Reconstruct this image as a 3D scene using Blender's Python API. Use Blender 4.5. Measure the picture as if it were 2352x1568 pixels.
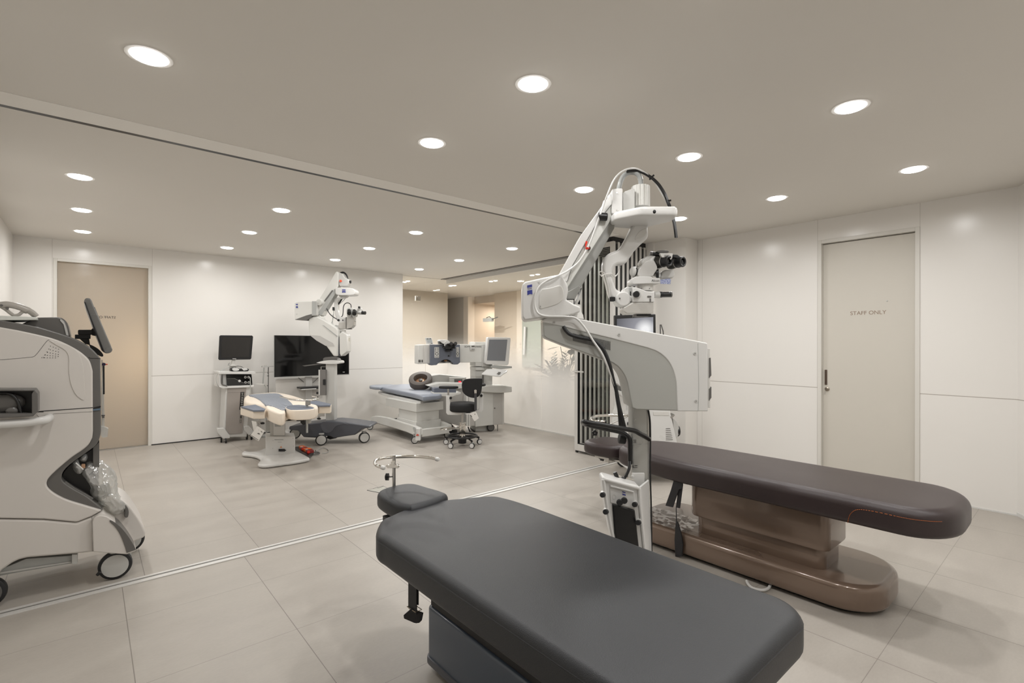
import bpy, bmesh, math, random
from mathutils import Vector, Matrix
random.seed(7)
R = math.radians
scene = bpy.context.scene
for o in list(bpy.data.objects): bpy.data.objects.remove(o)
COL = scene.collection

# ------------------------------------------------------------------ camera
CAM_H, CEIL = 1.413, 2.713
YAW = R(40.5568); ROLL = R(.08615); FPX = 1136.77; SHY = 4.871
cd = bpy.data.cameras.new('camera'); cam = bpy.data.objects.new('camera', cd); COL.objects.link(cam)
cd.sensor_width = 36; cd.lens = FPX / 2352 * 36; cd.shift_y = SHY / 2352; cd.clip_start = .05
cam.location = (0, 0, CAM_H)
cam.rotation_euler = (Matrix.Rotation(-YAW, 4, 'Z') @ Matrix.Rotation(R(90), 4, 'X') @ Matrix.Rotation(ROLL, 4, 'Z')).to_euler()
scene.camera = cam

# ------------------------------------------------------------------ world, exposure
w = bpy.data.worlds.new('world'); scene.world = w; w.use_nodes = True
w.node_tree.nodes['Background'].inputs[0].default_value = (1, .93, .85, 1)
w.node_tree.nodes['Background'].inputs[1].default_value = .02
vs = scene.view_settings
vs.view_transform = 'Standard'; vs.look = 'None'; vs.gamma = 1; vs.use_curve_mapping = False
vs.exposure = 0.0
LAMP_W = 8.6
LAMP_COL = (1, .99, .978)
DIFFUSER = 10.0
scene.cycles.max_bounces = 12
scene.cycles.transparent_max_bounces = 24

# ------------------------------------------------------------------ measuring rays of the viewpoint
_s, _c = math.sin(YAW), math.cos(YAW)
FWD = Vector((_s, _c, 0)); RGT = Vector((_c, -_s, 0))
def ray(x, y):
    a = x - 1176; b = 784 - y + SHY
    cr, sr = math.cos(ROLL), math.sin(ROLL)
    a, b = a * cr - b * sr, a * sr + b * cr
    return Vector(((FPX * _s + a * _c) / FPX, (FPX * _c - a * _s) / FPX, b / FPX))
EYE = Vector((0, 0, CAM_H))
def AT(x, y, t): return EYE + ray(x, y) * t
def ONZ(x, y, z=0): r = ray(x, y); return EYE + r * ((z - CAM_H) / r.z)
def ONX(x, y, X): r = ray(x, y); return EYE + r * (X / r.x)
def ONY(x, y, Y): r = ray(x, y); return EYE + r * (Y / r.y)

# ------------------------------------------------------------------ materials
def nodes(name):
    m = bpy.data.materials.new(name); m.use_nodes = True
    nt = m.node_tree
    return m, nt, nt.nodes['Principled BSDF']
def lin(c):
    return tuple(((v / 255) / 12.92 if v / 255 <= .04045 else ((v / 255 + .055) / 1.055) ** 2.4) for v in c) + (1,)
MATS = {}
def M(name, col, rough=.4, metal=0, bump=0, bscale=60, coat=0, vary=0, vscale=3, emit=None, trans=0, spec=None):
    if name in MATS: return MATS[name]
    m, nt, p = nodes(name)
    p.inputs['Base Color'].default_value = lin(col)
    p.inputs['Roughness'].default_value = rough
    p.inputs['Metallic'].default_value = metal
    if spec is not None: p.inputs['Specular IOR Level'].default_value = spec
    if coat: p.inputs['Coat Weight'].default_value = coat; p.inputs['Coat Roughness'].default_value = .08
    if trans: p.inputs['Transmission Weight'].default_value = trans
    tc = nt.nodes.new('ShaderNodeTexCoord')
    n0 = nt.nodes.new('ShaderNodeTexNoise'); n0.inputs['Scale'].default_value = vscale; n0.inputs['Detail'].default_value = 4
    nt.links.new(tc.outputs['Object'], n0.inputs['Vector'])
    mr = nt.nodes.new('ShaderNodeMapRange'); mr.inputs[1].default_value = .3; mr.inputs[2].default_value = .7
    mr.inputs[3].default_value = max(.02, rough - .03); mr.inputs[4].default_value = rough + .03
    nt.links.new(n0.outputs['Fac'], mr.inputs[0]); nt.links.new(mr.outputs[0], p.inputs['Roughness'])
    if vary:
        mx = nt.nodes.new('ShaderNodeMix'); mx.data_type = 'RGBA'
        mx.inputs[6].default_value = tuple(v * (1 - vary) for v in lin(col)[:3]) + (1,)
        mx.inputs[7].default_value = tuple(min(1, v * (1 + vary)) for v in lin(col)[:3]) + (1,)
        nt.links.new(n0.outputs['Fac'], mx.inputs[0]); nt.links.new(mx.outputs[2], p.inputs['Base Color'])
    if bump:
        n1 = nt.nodes.new('ShaderNodeTexNoise'); n1.inputs['Scale'].default_value = bscale; n1.inputs['Detail'].default_value = 3
        nt.links.new(tc.outputs['Object'], n1.inputs['Vector'])
        b = nt.nodes.new('ShaderNodeBump'); b.inputs['Strength'].default_value = bump; b.inputs['Distance'].default_value = .002
        nt.links.new(n1.outputs['Fac'], b.inputs['Height']); nt.links.new(b.outputs[0], p.inputs['Normal'])
    if emit:
        p.inputs['Emission Color'].default_value = lin(emit[0]); p.inputs['Emission Strength'].default_value = emit[1]
    MATS[name] = m
    return m

WHITE = M('white_enamel', (214, 213, 210), .3)
SOFTW = M('soft_white_plastic', (208, 206, 201), .42)
CONS = M('console_shell', (206, 201, 195), .34)
CREAM = M('cream_vinyl', (236, 224, 208), .45, bump=.1, bscale=200)
LGREY = M('light_grey_plastic', (192, 191, 187), .35)
MGREY = M('mid_grey_plastic', (172, 173, 170), .38)
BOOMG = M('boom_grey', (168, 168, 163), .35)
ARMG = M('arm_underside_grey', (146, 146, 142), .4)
DGREY = M('dark_grey_plastic', (98, 96, 93), .32)
CHAR = M('charcoal_shell', (78, 80, 86), .35)
BLACK = M('black_plastic', (22, 22, 23), .35)
SATIN = M('black_fabric', (20, 20, 21), .7, bump=.3, bscale=400)
RUBBER = M('black_rubber', (28, 28, 29), .55)
CHROME = M('chrome', (225, 222, 216), .12, 1)
STEEL = M('brushed_steel', (190, 188, 184), .3, 1)
ALU = M('white_aluminium', (216, 214, 210), .35, .25)
GLOSSB = M('glossy_black_screen', (8, 8, 9), .08)
SCREENG = M('grey_screen', (38, 36, 34), .12)
BLUE = M('blue_grey_panel', (102, 107, 118), .38)
BLUEV = M('blue_grey_vinyl', (142, 148, 160), .42, bump=.1, bscale=200)
NAVY = M('dark_navy_vinyl', (70, 76, 92), .5, bump=.2, bscale=250)
LOGOB = M('logo_blue', (58, 66, 140), .4)
RED = M('red_plastic', (220, 48, 28), .35)
ORANGE = M('orange_plastic', (238, 110, 30), .35)
DRED = M('dark_red_plastic', (130, 24, 26), .35)
INK = M('dark_ink', (60, 58, 56), .6)
BROWNINK = M('brown_ink', (140, 118, 100), .6)
PAPER = M('paper_tag', (225, 222, 216), .6)
BLACKV = M('black_leatherette', (32, 34, 38), .43, bump=.35, bscale=420, vary=.12, vscale=2)
BROWNV = M('brown_leatherette', (50, 39, 39), .38, bump=.2, bscale=420, vary=.08, vscale=2)
BRONZE = M('bronze_shell', (121, 102, 88), .24, .2, coat=.5)
THREAD = M('orange_thread', (186, 98, 36), .6)
DBLUE = M('slate_blue_shell', (70, 80, 93), .3, coat=.3)

def emis(name, col, st):
    m = bpy.data.materials.new(name); m.use_nodes = True; nt = m.node_tree; nt.nodes.clear()
    e = nt.nodes.new('ShaderNodeEmission'); e.inputs[0].default_value = (*col, 1); e.inputs[1].default_value = st
    o = nt.nodes.new('ShaderNodeOutputMaterial'); nt.links.new(e.outputs[0], o.inputs[0])
    return m
GLOW = emis('lamp_diffuser', LAMP_COL, DIFFUSER)

def math_node(nt, op, a, b=None, v=None):
    n = nt.nodes.new('ShaderNodeMath'); n.operation = op
    for i, q in enumerate((a, b)):
        if q is None: continue
        if isinstance(q, (int, float)): n.inputs[i].default_value = q
        else: nt.links.new(q, n.inputs[i])
    return n.outputs[0]
def lines(nt, coord, positions, width):
    out = None
    for p in positions:
        d = math_node(nt, 'ABSOLUTE', math_node(nt, 'SUBTRACT', coord, p))
        l = math_node(nt, 'LESS_THAN', d, width / 2)
        out = l if out is None else math_node(nt, 'MAXIMUM', out, l)
    return out
def wall_mat(name, axis, seams, col=(233, 230, 225), wid=.004, zs=(.958,)):
    m, nt, p = nodes(name)
    g = nt.nodes.new('ShaderNodeNewGeometry'); s = nt.nodes.new('ShaderNodeSeparateXYZ'); nt.links.new(g.outputs['Position'], s.inputs[0])
    l = lines(nt, s.outputs[2], zs, .007)
    if seams:
        l = math_node(nt, 'MAXIMUM', l, math_node(nt, 'MULTIPLY', lines(nt, s.outputs[axis], seams, wid), .55))
    mx = nt.nodes.new('ShaderNodeMix'); mx.data_type = 'RGBA'
    mx.inputs[6].default_value = lin(col); mx.inputs[7].default_value = lin((178, 172, 164))
    nt.links.new(l, mx.inputs[0]); nt.links.new(mx.outputs[2], p.inputs['Base Color'])
    p.inputs['Roughness'].default_value = .22; p.inputs['Specular IOR Level'].default_value = .35
    return m
def plain_mat(name, col, rough=.7, vary=.02, vs_=1.2):
    return M(name, col, rough, vary=vary, vscale=vs_)

# floor tiles
FLOOR, nt, p = nodes('stone_tile')
g = nt.nodes.new('ShaderNodeNewGeometry'); sx = nt.nodes.new('ShaderNodeSeparateXYZ'); nt.links.new(g.outputs['Position'], sx.inputs[0])
far = math_node(nt, 'GREATER_THAN', sx.outputs[1], 3.68)
px_ = math_node(nt, 'SUBTRACT', sx.outputs[0], math_node(nt, 'ADD', .15, math_node(nt, 'MULTIPLY', far, .112)))
py_ = math_node(nt, 'SUBTRACT', sx.outputs[1], math_node(nt, 'ADD', .62, math_node(nt, 'MULTIPLY', far, .24)))
def grid(c, step, wd):
    f = math_node(nt, 'FRACT', math_node(nt, 'ADD', math_node(nt, 'DIVIDE', c, step), 100))
    d = math_node(nt, 'MINIMUM', f, math_node(nt, 'SUBTRACT', 1, f))
    return math_node(nt, 'LESS_THAN', d, wd / 2 / step)
gl = math_node(nt, 'MAXIMUM', math_node(nt, 'MULTIPLY', grid(px_, .6357, .0038), .6), math_node(nt, 'MULTIPLY', grid(py_, .6435, .003), .45))
tc = nt.nodes.new('ShaderNodeMapping'); tc.inputs['Scale'].default_value = (1, 2.2, 1); nt.links.new(g.outputs['Position'], tc.inputs[0])
n1 = nt.nodes.new('ShaderNodeTexNoise'); n1.inputs['Scale'].default_value = 1.7; n1.inputs['Detail'].default_value = 6; n1.inputs['Roughness'].default_value = .6
nt.links.new(tc.outputs[0], n1.inputs['Vector'])
n2 = nt.nodes.new('ShaderNodeTexNoise'); n2.inputs['Scale'].default_value = 45; n2.inputs['Detail'].default_value = 4
nt.links.new(tc.outputs[0], n2.inputs['Vector'])
# every tile gets a slightly different tone
tv = nt.nodes.new('ShaderNodeCombineXYZ')
nt.links.new(math_node(nt, 'FLOOR', math_node(nt, 'DIVIDE', px_, .6357)), tv.inputs[0]); nt.links.new(math_node(nt, 'FLOOR', math_node(nt, 'DIVIDE', py_, .6435)), tv.inputs[1])
wn = nt.nodes.new('ShaderNodeTexWhiteNoise'); nt.links.new(tv.outputs[0], wn.inputs['Vector'])
fac = math_node(nt, 'ADD', math_node(nt, 'ADD', math_node(nt, 'MULTIPLY', n1.outputs['Fac'], .9), math_node(nt, 'MULTIPLY', n2.outputs['Fac'], .25)), math_node(nt, 'MULTIPLY', wn.outputs[0], .12))
mr = nt.nodes.new('ShaderNodeMapRange'); mr.inputs[1].default_value = .35; mr.inputs[2].default_value = .95; nt.links.new(fac, mr.inputs[0])
mxa = nt.nodes.new('ShaderNodeMix'); mxa.data_type = 'RGBA'
FLA, FLB = (160, 153, 145), (182, 176, 167)
mxa.inputs[6].default_value = lin(FLA); mxa.inputs[7].default_value = lin(FLB)
nt.links.new(mr.outputs[0], mxa.inputs[0])
mxb = nt.nodes.new('ShaderNodeMix'); mxb.data_type = 'RGBA'; mxb.inputs[7].default_value = lin((88, 80, 74))
nt.links.new(gl, mxb.inputs[0]); nt.links.new(mxa.outputs[2], mxb.inputs[6]); nt.links.new(mxb.outputs[2], p.inputs['Base Color'])
p.inputs['Roughness'].default_value = .42; p.inputs['Specular IOR Level'].default_value = .4
mr2 = nt.nodes.new('ShaderNodeMapRange'); mr2.inputs[1].default_value = .3; mr2.inputs[2].default_value = .7; mr2.inputs[3].default_value = .34; mr2.inputs[4].default_value = .5
nt.links.new(n1.outputs['Fac'], mr2.inputs[0]); nt.links.new(mr2.outputs[0], p.inputs['Roughness'])

# frosted film that is clear at the top and milky below about eye level
def film_mat(name, zlo, zhi, maxf=.97):
    m = bpy.data.materials.new(name); m.use_nodes = True; nt = m.node_tree; nt.nodes.clear()
    g = nt.nodes.new('ShaderNodeNewGeometry'); s = nt.nodes.new('ShaderNodeSeparateXYZ'); nt.links.new(g.outputs['Position'], s.inputs[0])
    mr = nt.nodes.new('ShaderNodeMapRange'); mr.interpolation_type = 'SMOOTHSTEP'
    mr.inputs[1].default_value = zlo; mr.inputs[2].default_value = zhi; mr.inputs[3].default_value = maxf; mr.inputs[4].default_value = 0
    nt.links.new(s.outputs[2], mr.inputs[0])
    tr = nt.nodes.new('ShaderNodeBsdfTransparent'); tr.inputs[0].default_value = (.965, .975, .965, 1)
    gl = nt.nodes.new('ShaderNodeBsdfGlossy'); gl.inputs['Roughness'].default_value = .01
    lw = nt.nodes.new('ShaderNodeLayerWeight'); fz = math_node(nt, 'ADD', .045, math_node(nt, 'MULTIPLY', math_node(nt, 'POWER', lw.outputs['Facing'], 5), .9))
    a = nt.nodes.new('ShaderNodeMixShader'); nt.links.new(fz, a.inputs[0]); nt.links.new(tr.outputs[0], a.inputs[1]); nt.links.new(gl.outputs[0], a.inputs[2])
    df = nt.nodes.new('ShaderNodeBsdfDiffuse'); df.inputs[0].default_value = lin((246, 244, 240))
    tl = nt.nodes.new('ShaderNodeBsdfTranslucent'); tl.inputs[0].default_value = lin((246, 244, 240))
    b = nt.nodes.new('ShaderNodeMixShader'); b.inputs[0].default_value = .2; nt.links.new(df.outputs[0], b.inputs[1]); nt.links.new(tl.outputs[0], b.inputs[2])
    c = nt.nodes.new('ShaderNodeMixShader'); nt.links.new(mr.outputs[0], c.inputs[0]); nt.links.new(a.outputs[0], c.inputs[1]); nt.links.new(b.outputs[0], c.inputs[2])
    o = nt.nodes.new('ShaderNodeOutputMaterial'); nt.links.new(c.outputs[0], o.inputs[0])
    return m
FILM = film_mat('gradient_frosted_glass', .70, 1.66)
CLEAR = film_mat('clear_glass', -2, -1)

# ------------------------------------------------------------------ mesh building
def resmooth(pts, n=6, closed=False):
    """Catmull-Rom through the points"""
    P = [Vector(p) for p in pts]; out = []
    N = len(P)
    rng = range(N if closed else N - 1)
    for i in rng:
        if closed: a, b, c, d = P[(i - 1) % N], P[i], P[(i + 1) % N], P[(i + 2) % N]
        else: a, b, c, d = P[max(i - 1, 0)], P[i], P[i + 1], P[min(i + 2, N - 1)]
        for k in range(n):
            t = k / n
            out.append(.5 * ((2 * b) + (c - a) * t + (2 * a - 5 * b + 4 * c - d) * t * t + (3 * b - a - 3 * c + d) * t ** 3))
    if not closed: out.append(P[-1])
    return out
def rrect(x0, y0, x1, y1, r, n=6):
    if not isinstance(r, (list, tuple)): r = [r] * 4
    out = []
    for (cx, cy, a0, rr) in ((x1 - r[0], y1 - r[0], 0, r[0]), (x0 + r[1], y1 - r[1], 90, r[1]), (x0 + r[2], y0 + r[2], 180, r[2]), (x1 - r[3], y0 + r[3], 270, r[3])):
        for k in range(n + 1):
            a = R(a0 + 90 * k / n); out.append((cx + rr * math.cos(a), cy + rr * math.sin(a)))
    return out
def round_poly(pts, r, n=4):
    out = []; N = len(pts)
    for i in range(N):
        a, b, c = Vector(pts[i - 1]), Vector(pts[i]), Vector(pts[(i + 1) % N])
        u, v = a - b, c - b; k = min(r, u.length * .45, v.length * .45)
        p, q = b + u.normalized() * k, b + v.normalized() * k
        for j in range(n + 1):
            t = j / n; w_ = p * (1 - t) ** 2 + b * 2 * t * (1 - t) + q * t * t; out.append((w_.x, w_.y))
    return out
def inset(poly, d):
    n = len(poly); out = []
    for i in range(n):
        p0, p1, p2 = Vector(poly[i - 1][:2]), Vector(poly[i][:2]), Vector(poly[(i + 1) % n][:2])
        e1 = (p1 - p0); e2 = (p2 - p1)
        if e1.length < 1e-9: e1 = e2
        if e2.length < 1e-9: e2 = e1
        e1.normalize(); e2.normalize()
        n1 = Vector((-e1.y, e1.x)); n2 = Vector((-e2.y, e2.x)); nn = n1 + n2
        if nn.length < 1e-6: nn = n1
        nn.normalize(); k = 1 / max(.5, nn.dot(n1))
        out.append(p1 + nn * d * k)
    return out
class MB:
    def __init__(s): s.bm = bmesh.new()
    def xf(s, v, mat): bmesh.ops.transform(s.bm, matrix=mat, verts=v); return v
    def box(s, a, b, rz=0, piv=None):
        x0, y0, z0 = a; x1, y1, z1 = b
        v = [s.bm.verts.new(q) for q in ((x0, y0, z0), (x1, y0, z0), (x1, y1, z0), (x0, y1, z0), (x0, y0, z1), (x1, y0, z1), (x1, y1, z1), (x0, y1, z1))]
        for f in ((3, 2, 1, 0), (4, 5, 6, 7), (0, 1, 5, 4), (1, 2, 6, 5), (2, 3, 7, 6), (3, 0, 4, 7)): s.bm.faces.new([v[i] for i in f])
        if rz:
            pv = Vector(piv) if piv else Vector(((x0 + x1) / 2, (y0 + y1) / 2, 0))
            s.xf(v, Matrix.Translation(pv) @ Matrix.Rotation(rz, 4, 'Z') @ Matrix.Translation(-pv))
        return s
    def obox(s, c, ax, ay, az):
        """box from centre and three half-axis vectors"""
        c, ax, ay, az = Vector(c), Vector(ax), Vector(ay), Vector(az)
        if ax.cross(ay).dot(az) < 0: ax = -ax
        q = [c + ax * i + ay * j + az * k for k in (-1, 1) for (i, j) in ((-1, -1), (1, -1), (1, 1), (-1, 1))]
        v = [s.bm.verts.new(x) for x in q]
        for f in ((3, 2, 1, 0), (4, 5, 6, 7), (0, 1, 5, 4), (1, 2, 6, 5), (2, 3, 7, 6), (3, 0, 4, 7)): s.bm.faces.new([v[i] for i in f])
        return s
    def loft(s, rings, cap=True, closed=True):
        V = [[s.bm.verts.new(p) for p in r] for r in rings]
        n = len(V[0])
        for a, b in zip(V, V[1:]):
            for i in range(n if closed else n - 1):
                j = (i + 1) % n
                try: s.bm.faces.new((a[i], a[j], b[j], b[i]))
                except ValueError: pass
        if cap:
            s.bm.faces.new(list(reversed(V[0]))); s.bm.faces.new(V[-1])
        return s
    def slab(s, poly, z0, z1, r=.01, seg=4, rb=None, dome=0):
        """plan outline (counter-clockwise) raised from z0 to z1 with rounded rims; dome lifts the middle"""
        rb = r if rb is None else rb
        area = sum(poly[i - 1][0] * poly[i][1] - poly[i][0] * poly[i - 1][1] for i in range(len(poly)))
        if area < 0: poly = list(reversed(poly))
        rings = []
        for k in range(seg + 1):
            a = R(90 * k / seg); q = inset(poly, rb * (1 - math.sin(a))); rings.append([(p[0], p[1], z0 + rb * (1 - math.cos(a))) for p in q])
        for k in range(seg + 1):
            a = R(90 * k / seg); q = inset(poly, r * (1 - math.cos(a))); rings.append([(p[0], p[1], z1 - r * (1 - math.sin(a))) for p in q])
        if dome:
            cx = sum(p[0] for p in poly) / len(poly); cy = sum(p[1] for p in poly) / len(poly); top = rings[-1]
            for k in (.85, .65, .4, .15):
                rings.append([(cx + (p[0] - cx) * k, cy + (p[1] - cy) * k, z1 + dome * (1 - k * k)) for p in top])
        return s.loft(rings)
    def ext(s, pts, off):
        """extrude a planar polygon (3d points) by a vector"""
        off = Vector(off); P = [Vector(p) for p in pts]
        nrm = Vector((0, 0, 0))
        for i in range(len(P)): nrm += P[i - 1].cross(P[i])
        if nrm.dot(off) < 0: P.reverse()
        return s.loft([P, [p + off for p in P]])
    def cyl(s, p0, p1, r0, r1=None, n=20, cap=True):
        r1 = r0 if r1 is None else r1
        p0, p1 = Vector(p0), Vector(p1); d = (p1 - p0).normalized()
        u = d.orthogonal().normalized(); v = d.cross(u)
        return s.loft([[p + (u * math.cos(2 * math.pi * i / n) + v * math.sin(2 * math.pi * i / n)) * r for i in range(n)] for p, r in ((p0, r0), (p1, r1))], cap)
    def lathe(s, p0, d, prof, n=28):
        """profile of (distance along d, radius)"""
        p0, d = Vector(p0), Vector(d).normalized(); u = d.orthogonal().normalized(); v = d.cross(u)
        return s.loft([[p0 + d * h + (u * math.cos(2 * math.pi * i / n) + v * math.sin(2 * math.pi * i / n)) * max(r, 1e-4) for i in range(n)] for h, r in prof])
    def tube(s, pts, r, n=10, sm=0, closed=False, flat=None):
        P = [Vector(p) for p in pts]
        if sm: P = resmooth(P, sm, closed)
        rings = []; N = len(P); up = None
        for i, p in enumerate(P):
            if closed: d = P[(i + 1) % N] - P[i - 1]
            else: d = P[min(i + 1, N - 1)] - P[max(i - 1, 0)]
            if d.length < 1e-9: d = Vector((0, 0, 1))
            d.normalize()
            if up is None: up = d.orthogonal().normalized() if flat is None else Vector(flat)
            u = (up - d * up.dot(d))
            u = d.orthogonal() if u.length < 1e-6 else u
            u.normalize(); up = u; v = d.cross(u)
            rr = r(i / (N - 1)) if callable(r) else r
            ru, rv = rr if isinstance(rr, tuple) else (rr, rr)
            rings.append([p + u * math.cos(2 * math.pi * k / n) * ru + v * math.sin(2 * math.pi * k / n) * rv for k in range(n)])
        if closed: rings.append(rings[0])
        return s.loft(rings, cap=not closed)
    def sphere(s, c, r, sc=(1, 1, 1), n=16):
        c = Vector(c)
        rings = []
        for k in range(1, n // 2):
            a = math.pi * k / (n // 2)
            rings.append([(c.x + r * sc[0] * math.sin(a) * math.cos(2 * math.pi * i / n), c.y + r * sc[1] * math.sin(a) * math.sin(2 * math.pi * i / n), c.z - r * sc[2] * math.cos(a)) for i in range(n)])
        return s.loft(rings)
    def quad(s, *p):
        s.bm.faces.new([s.bm.verts.new(q) for q in p]); return s
def setp(o, label=None, cat=None, group=None, kind=None):
    for k, v in (('label', label), ('category', cat), ('group', group), ('kind', kind)):
        if v: o[k] = v
    return o
ORIG = {}
def obj(name, mb, mat, parent=None, bev=0, seg=2, ang=32, smooth=True, label=None, cat=None, group=None, kind=None, clean=True):
    """link a mesh given in world coordinates; children are stored relative to their thing's base"""
    bm = mb.bm
    if clean: bmesh.ops.recalc_face_normals(bm, faces=bm.faces)
    org = Vector((0, 0, 0))
    if parent is not None: org = ORIG[parent.name]
    elif kind != 'structure':
        vs_ = [v.co for v in bm.verts]
        org = Vector((sum(v.x for v in vs_) / len(vs_), sum(v.y for v in vs_) / len(vs_), min(v.z for v in vs_)))
    bmesh.ops.translate(bm, verts=bm.verts, vec=-org)
    me = bpy.data.meshes.new(name); bm.to_mesh(me); bm.free()
    for mm in (mat if isinstance(mat, (list, tuple)) else [mat]): me.materials.append(mm)
    o = bpy.data.objects.new(name, me); COL.objects.link(o)
    if parent is not None: o.parent = parent
    else: o.location = org
    ORIG[o.name] = org
    if smooth:
        me.shade_smooth(); me.set_sharp_from_angle(angle=R(ang))
    if bev:
        b = o.modifiers.new('bevel', 'BEVEL'); b.width = bev; b.segments = seg; b.limit_method = 'ANGLE'; b.angle_limit = R(35); b.harden_normals = False
        if smooth: me.set_sharp_from_angle(angle=R(60))
    setp(o, label, cat, group, kind)
    return o
def thing(name, loc, label, cat, group=None, kind=None):
    o = bpy.data.objects.new(name, None); COL.objects.link(o); o.location = loc
    o.empty_display_size = .1
    ORIG[o.name] = Vector(loc)
    return setp(o, label, cat, group, kind)
def dup(root, loc, label=None, rz=0):
    r = root.copy(); COL.objects.link(r); r.location = loc
    if rz: r.rotation_euler.z = rz
    if label: r['label'] = label
    for ch in root.children:
        c = ch.copy(); COL.objects.link(c); c.parent = r
        for g_ in ch.children:
            d = g_.copy(); COL.objects.link(d); d.parent = c
    return r
def text(name, s, size, pos, xdir, ydir, mat, parent, ext=.0004, align='CENTER', space=1.0):
    """lettering standing in the plane of xdir, ydir at pos"""
    cu = bpy.data.curves.new('lettering', 'FONT'); cu.body = s; cu.size = size; cu.extrude = ext; cu.align_x = align; cu.align_y = 'CENTER'; cu.space_character = space
    t = bpy.data.objects.new('lettering', cu); COL.objects.link(t)
    bpy.context.view_layer.update()
    me = bpy.data.meshes.new_from_object(t.evaluated_get(bpy.context.evaluated_depsgraph_get()))
    bpy.data.objects.remove(t); bpy.data.curves.remove(cu)
    x, y = Vector(xdir).normalized(), Vector(ydir).normalized(); z = x.cross(y)
    mt = Matrix((x, y, z)).transposed().to_4x4(); mt.translation = Vector(pos) - ORIG[parent.name]
    me.transform(mt); me.materials.clear(); me.materials.append(mat); me.name = name
    o = bpy.data.objects.new(name, me); COL.objects.link(o); o.parent = parent; ORIG[o.name] = ORIG[parent.name]
    return o

class VF:
    """a vertical construction plane: by default square to the measuring axis at distance t"""
    def __init__(s, P=None, u=None, t=None):
        s.u = (Vector(u) if u is not None else RGT).normalized()
        s.P = (Vector((P[0], P[1], 0)) if P is not None else FWD * t)
        s.P.z = 0
        n = Vector((-s.u.y, s.u.x, 0))
        s.n = n if n.dot(FWD) > 0 else -n
    def w(s, px, py, d=0):
        r = ray(px, py); P = s.P + s.n * d
        k = P.dot(s.n) / r.dot(s.n); return EYE + r * k
    def sc(s, px, py, d=0): return (s.w(px, py, d).dot(FWD)) / FPX      # metres per pixel there
    def prism(s, mb, pts, d0, d1):
        P = [s.w(x, y, d0) for x, y in pts]; mb.ext(P, s.n * (d1 - d0)); return mb
    def rbox(s, mb, x0, y0, x1, y1, d0, d1, r=0, n=4):
        if r: pts = rrect(x0, y0, x1, y1, r, n)
        else: pts = [(x0, y0), (x1, y0), (x1, y1), (x0, y1)]
        return s.prism(mb, pts, d0, d1)
    def disc(s, mb, x, y, rp, d0, d1, rp1=None, n=24):
        k = s.sc(x, y, d0); c = s.w(x, y, d0)
        mb.cyl(c, c + s.n * (d1 - d0), rp * k, (rp if rp1 is None else rp1) * k, n); return mb
    def tube(s, mb, pts, rp, sm=6, n=10, closed=False):
        k = s.sc(pts[0][0], pts[0][1], pts[0][2] if len(pts[0]) > 2 else 0)
        P = [s.w(p[0], p[1], p[2] if len(p) > 2 else 0) for p in pts]
        mb.tube(P, rp * k, n, sm, closed); return mb
    def bar(s, mb, a, b, rp, rp1=None, n=20):
        k = s.sc(*a); mb.cyl(s.w(*a), s.w(*b), rp * k, (rp if rp1 is None else rp1) * k, n); return mb
def ell(cx, cy, rx, ry, n=28, a0=0, a1=360): return [(cx + rx * math.cos(R(a0 + (a1 - a0) * i / n)), cy + ry * math.sin(R(a0 + (a1 - a0) * i / n))) for i in range(n if a1 - a0 == 360 else n + 1)]
def cr2(pts, n=5): return [(p.x, p.y) for p in resmooth([(x, y, 0) for x, y in pts], n)]

# ------------------------------------------------------------------ the room
YB, XR, XL, XG = 8.43, 5.814, -.693, 5.58
YN = -2.2
def struct(name, mb, mat, bev=0, parent=None, **k): return obj(name, mb, mat, parent, bev, kind='structure' if parent is None else None, **k)
struct('floor', MB().box((-2.3, YN - .3, -.12), (14, 16, 0)), FLOOR)
CEILM = plain_mat('ceiling_paint', (224, 220, 213), .8)
struct('ceiling', MB().box((-2.3, YN - .3, CEIL), (XG + .02, 3.86, CEIL + .12)).box((-2.3, 3.89, CEIL), (XG + .02, 16, CEIL + .12)).box((XG + .02, YN - .3, CEIL), (14, 16, CEIL + .12)).box((-2.3, 3.86, CEIL + .05), (XG + .02, 3.89, CEIL + .12)), CEILM)
WB = wall_mat('wall_panels_back', 0, (-.345, .67))
WR = wall_mat('wall_panels_right', 1, (3.146, 1.862, 1.02))
WL = wall_mat('wall_panels_left', 1, (7.1, 5.9, 4.6))
D0, D1, DH = -.30, .625, 2.44
struct('wall_back', MB().box((XL - .15, YB, 0), (D0 - .035, YB + .15, CEIL)).box((D1 + .035, YB, 0), (4.50, YB + .15, CEIL)).box((D0 - .035, YB, DH + .035), (D1 + .035, YB + .15, CEIL)), WB)
struct('wall_left', MB().box((XL - .15, YN, 0), (XL, YB + .15, CEIL)), WL)
E0, E1, EH = 1.055, 1.825, 2.46
struct('wall_right', MB().box((XR, E1 + .035, 0), (XR + .15, 3.21, CEIL)).box((XR, .388, 0), (XR + .15, E0 - .035, CEIL)).box((XR, E0 - .035, EH + .035), (XR + .15, E1 + .035, CEIL)), WR)
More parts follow.
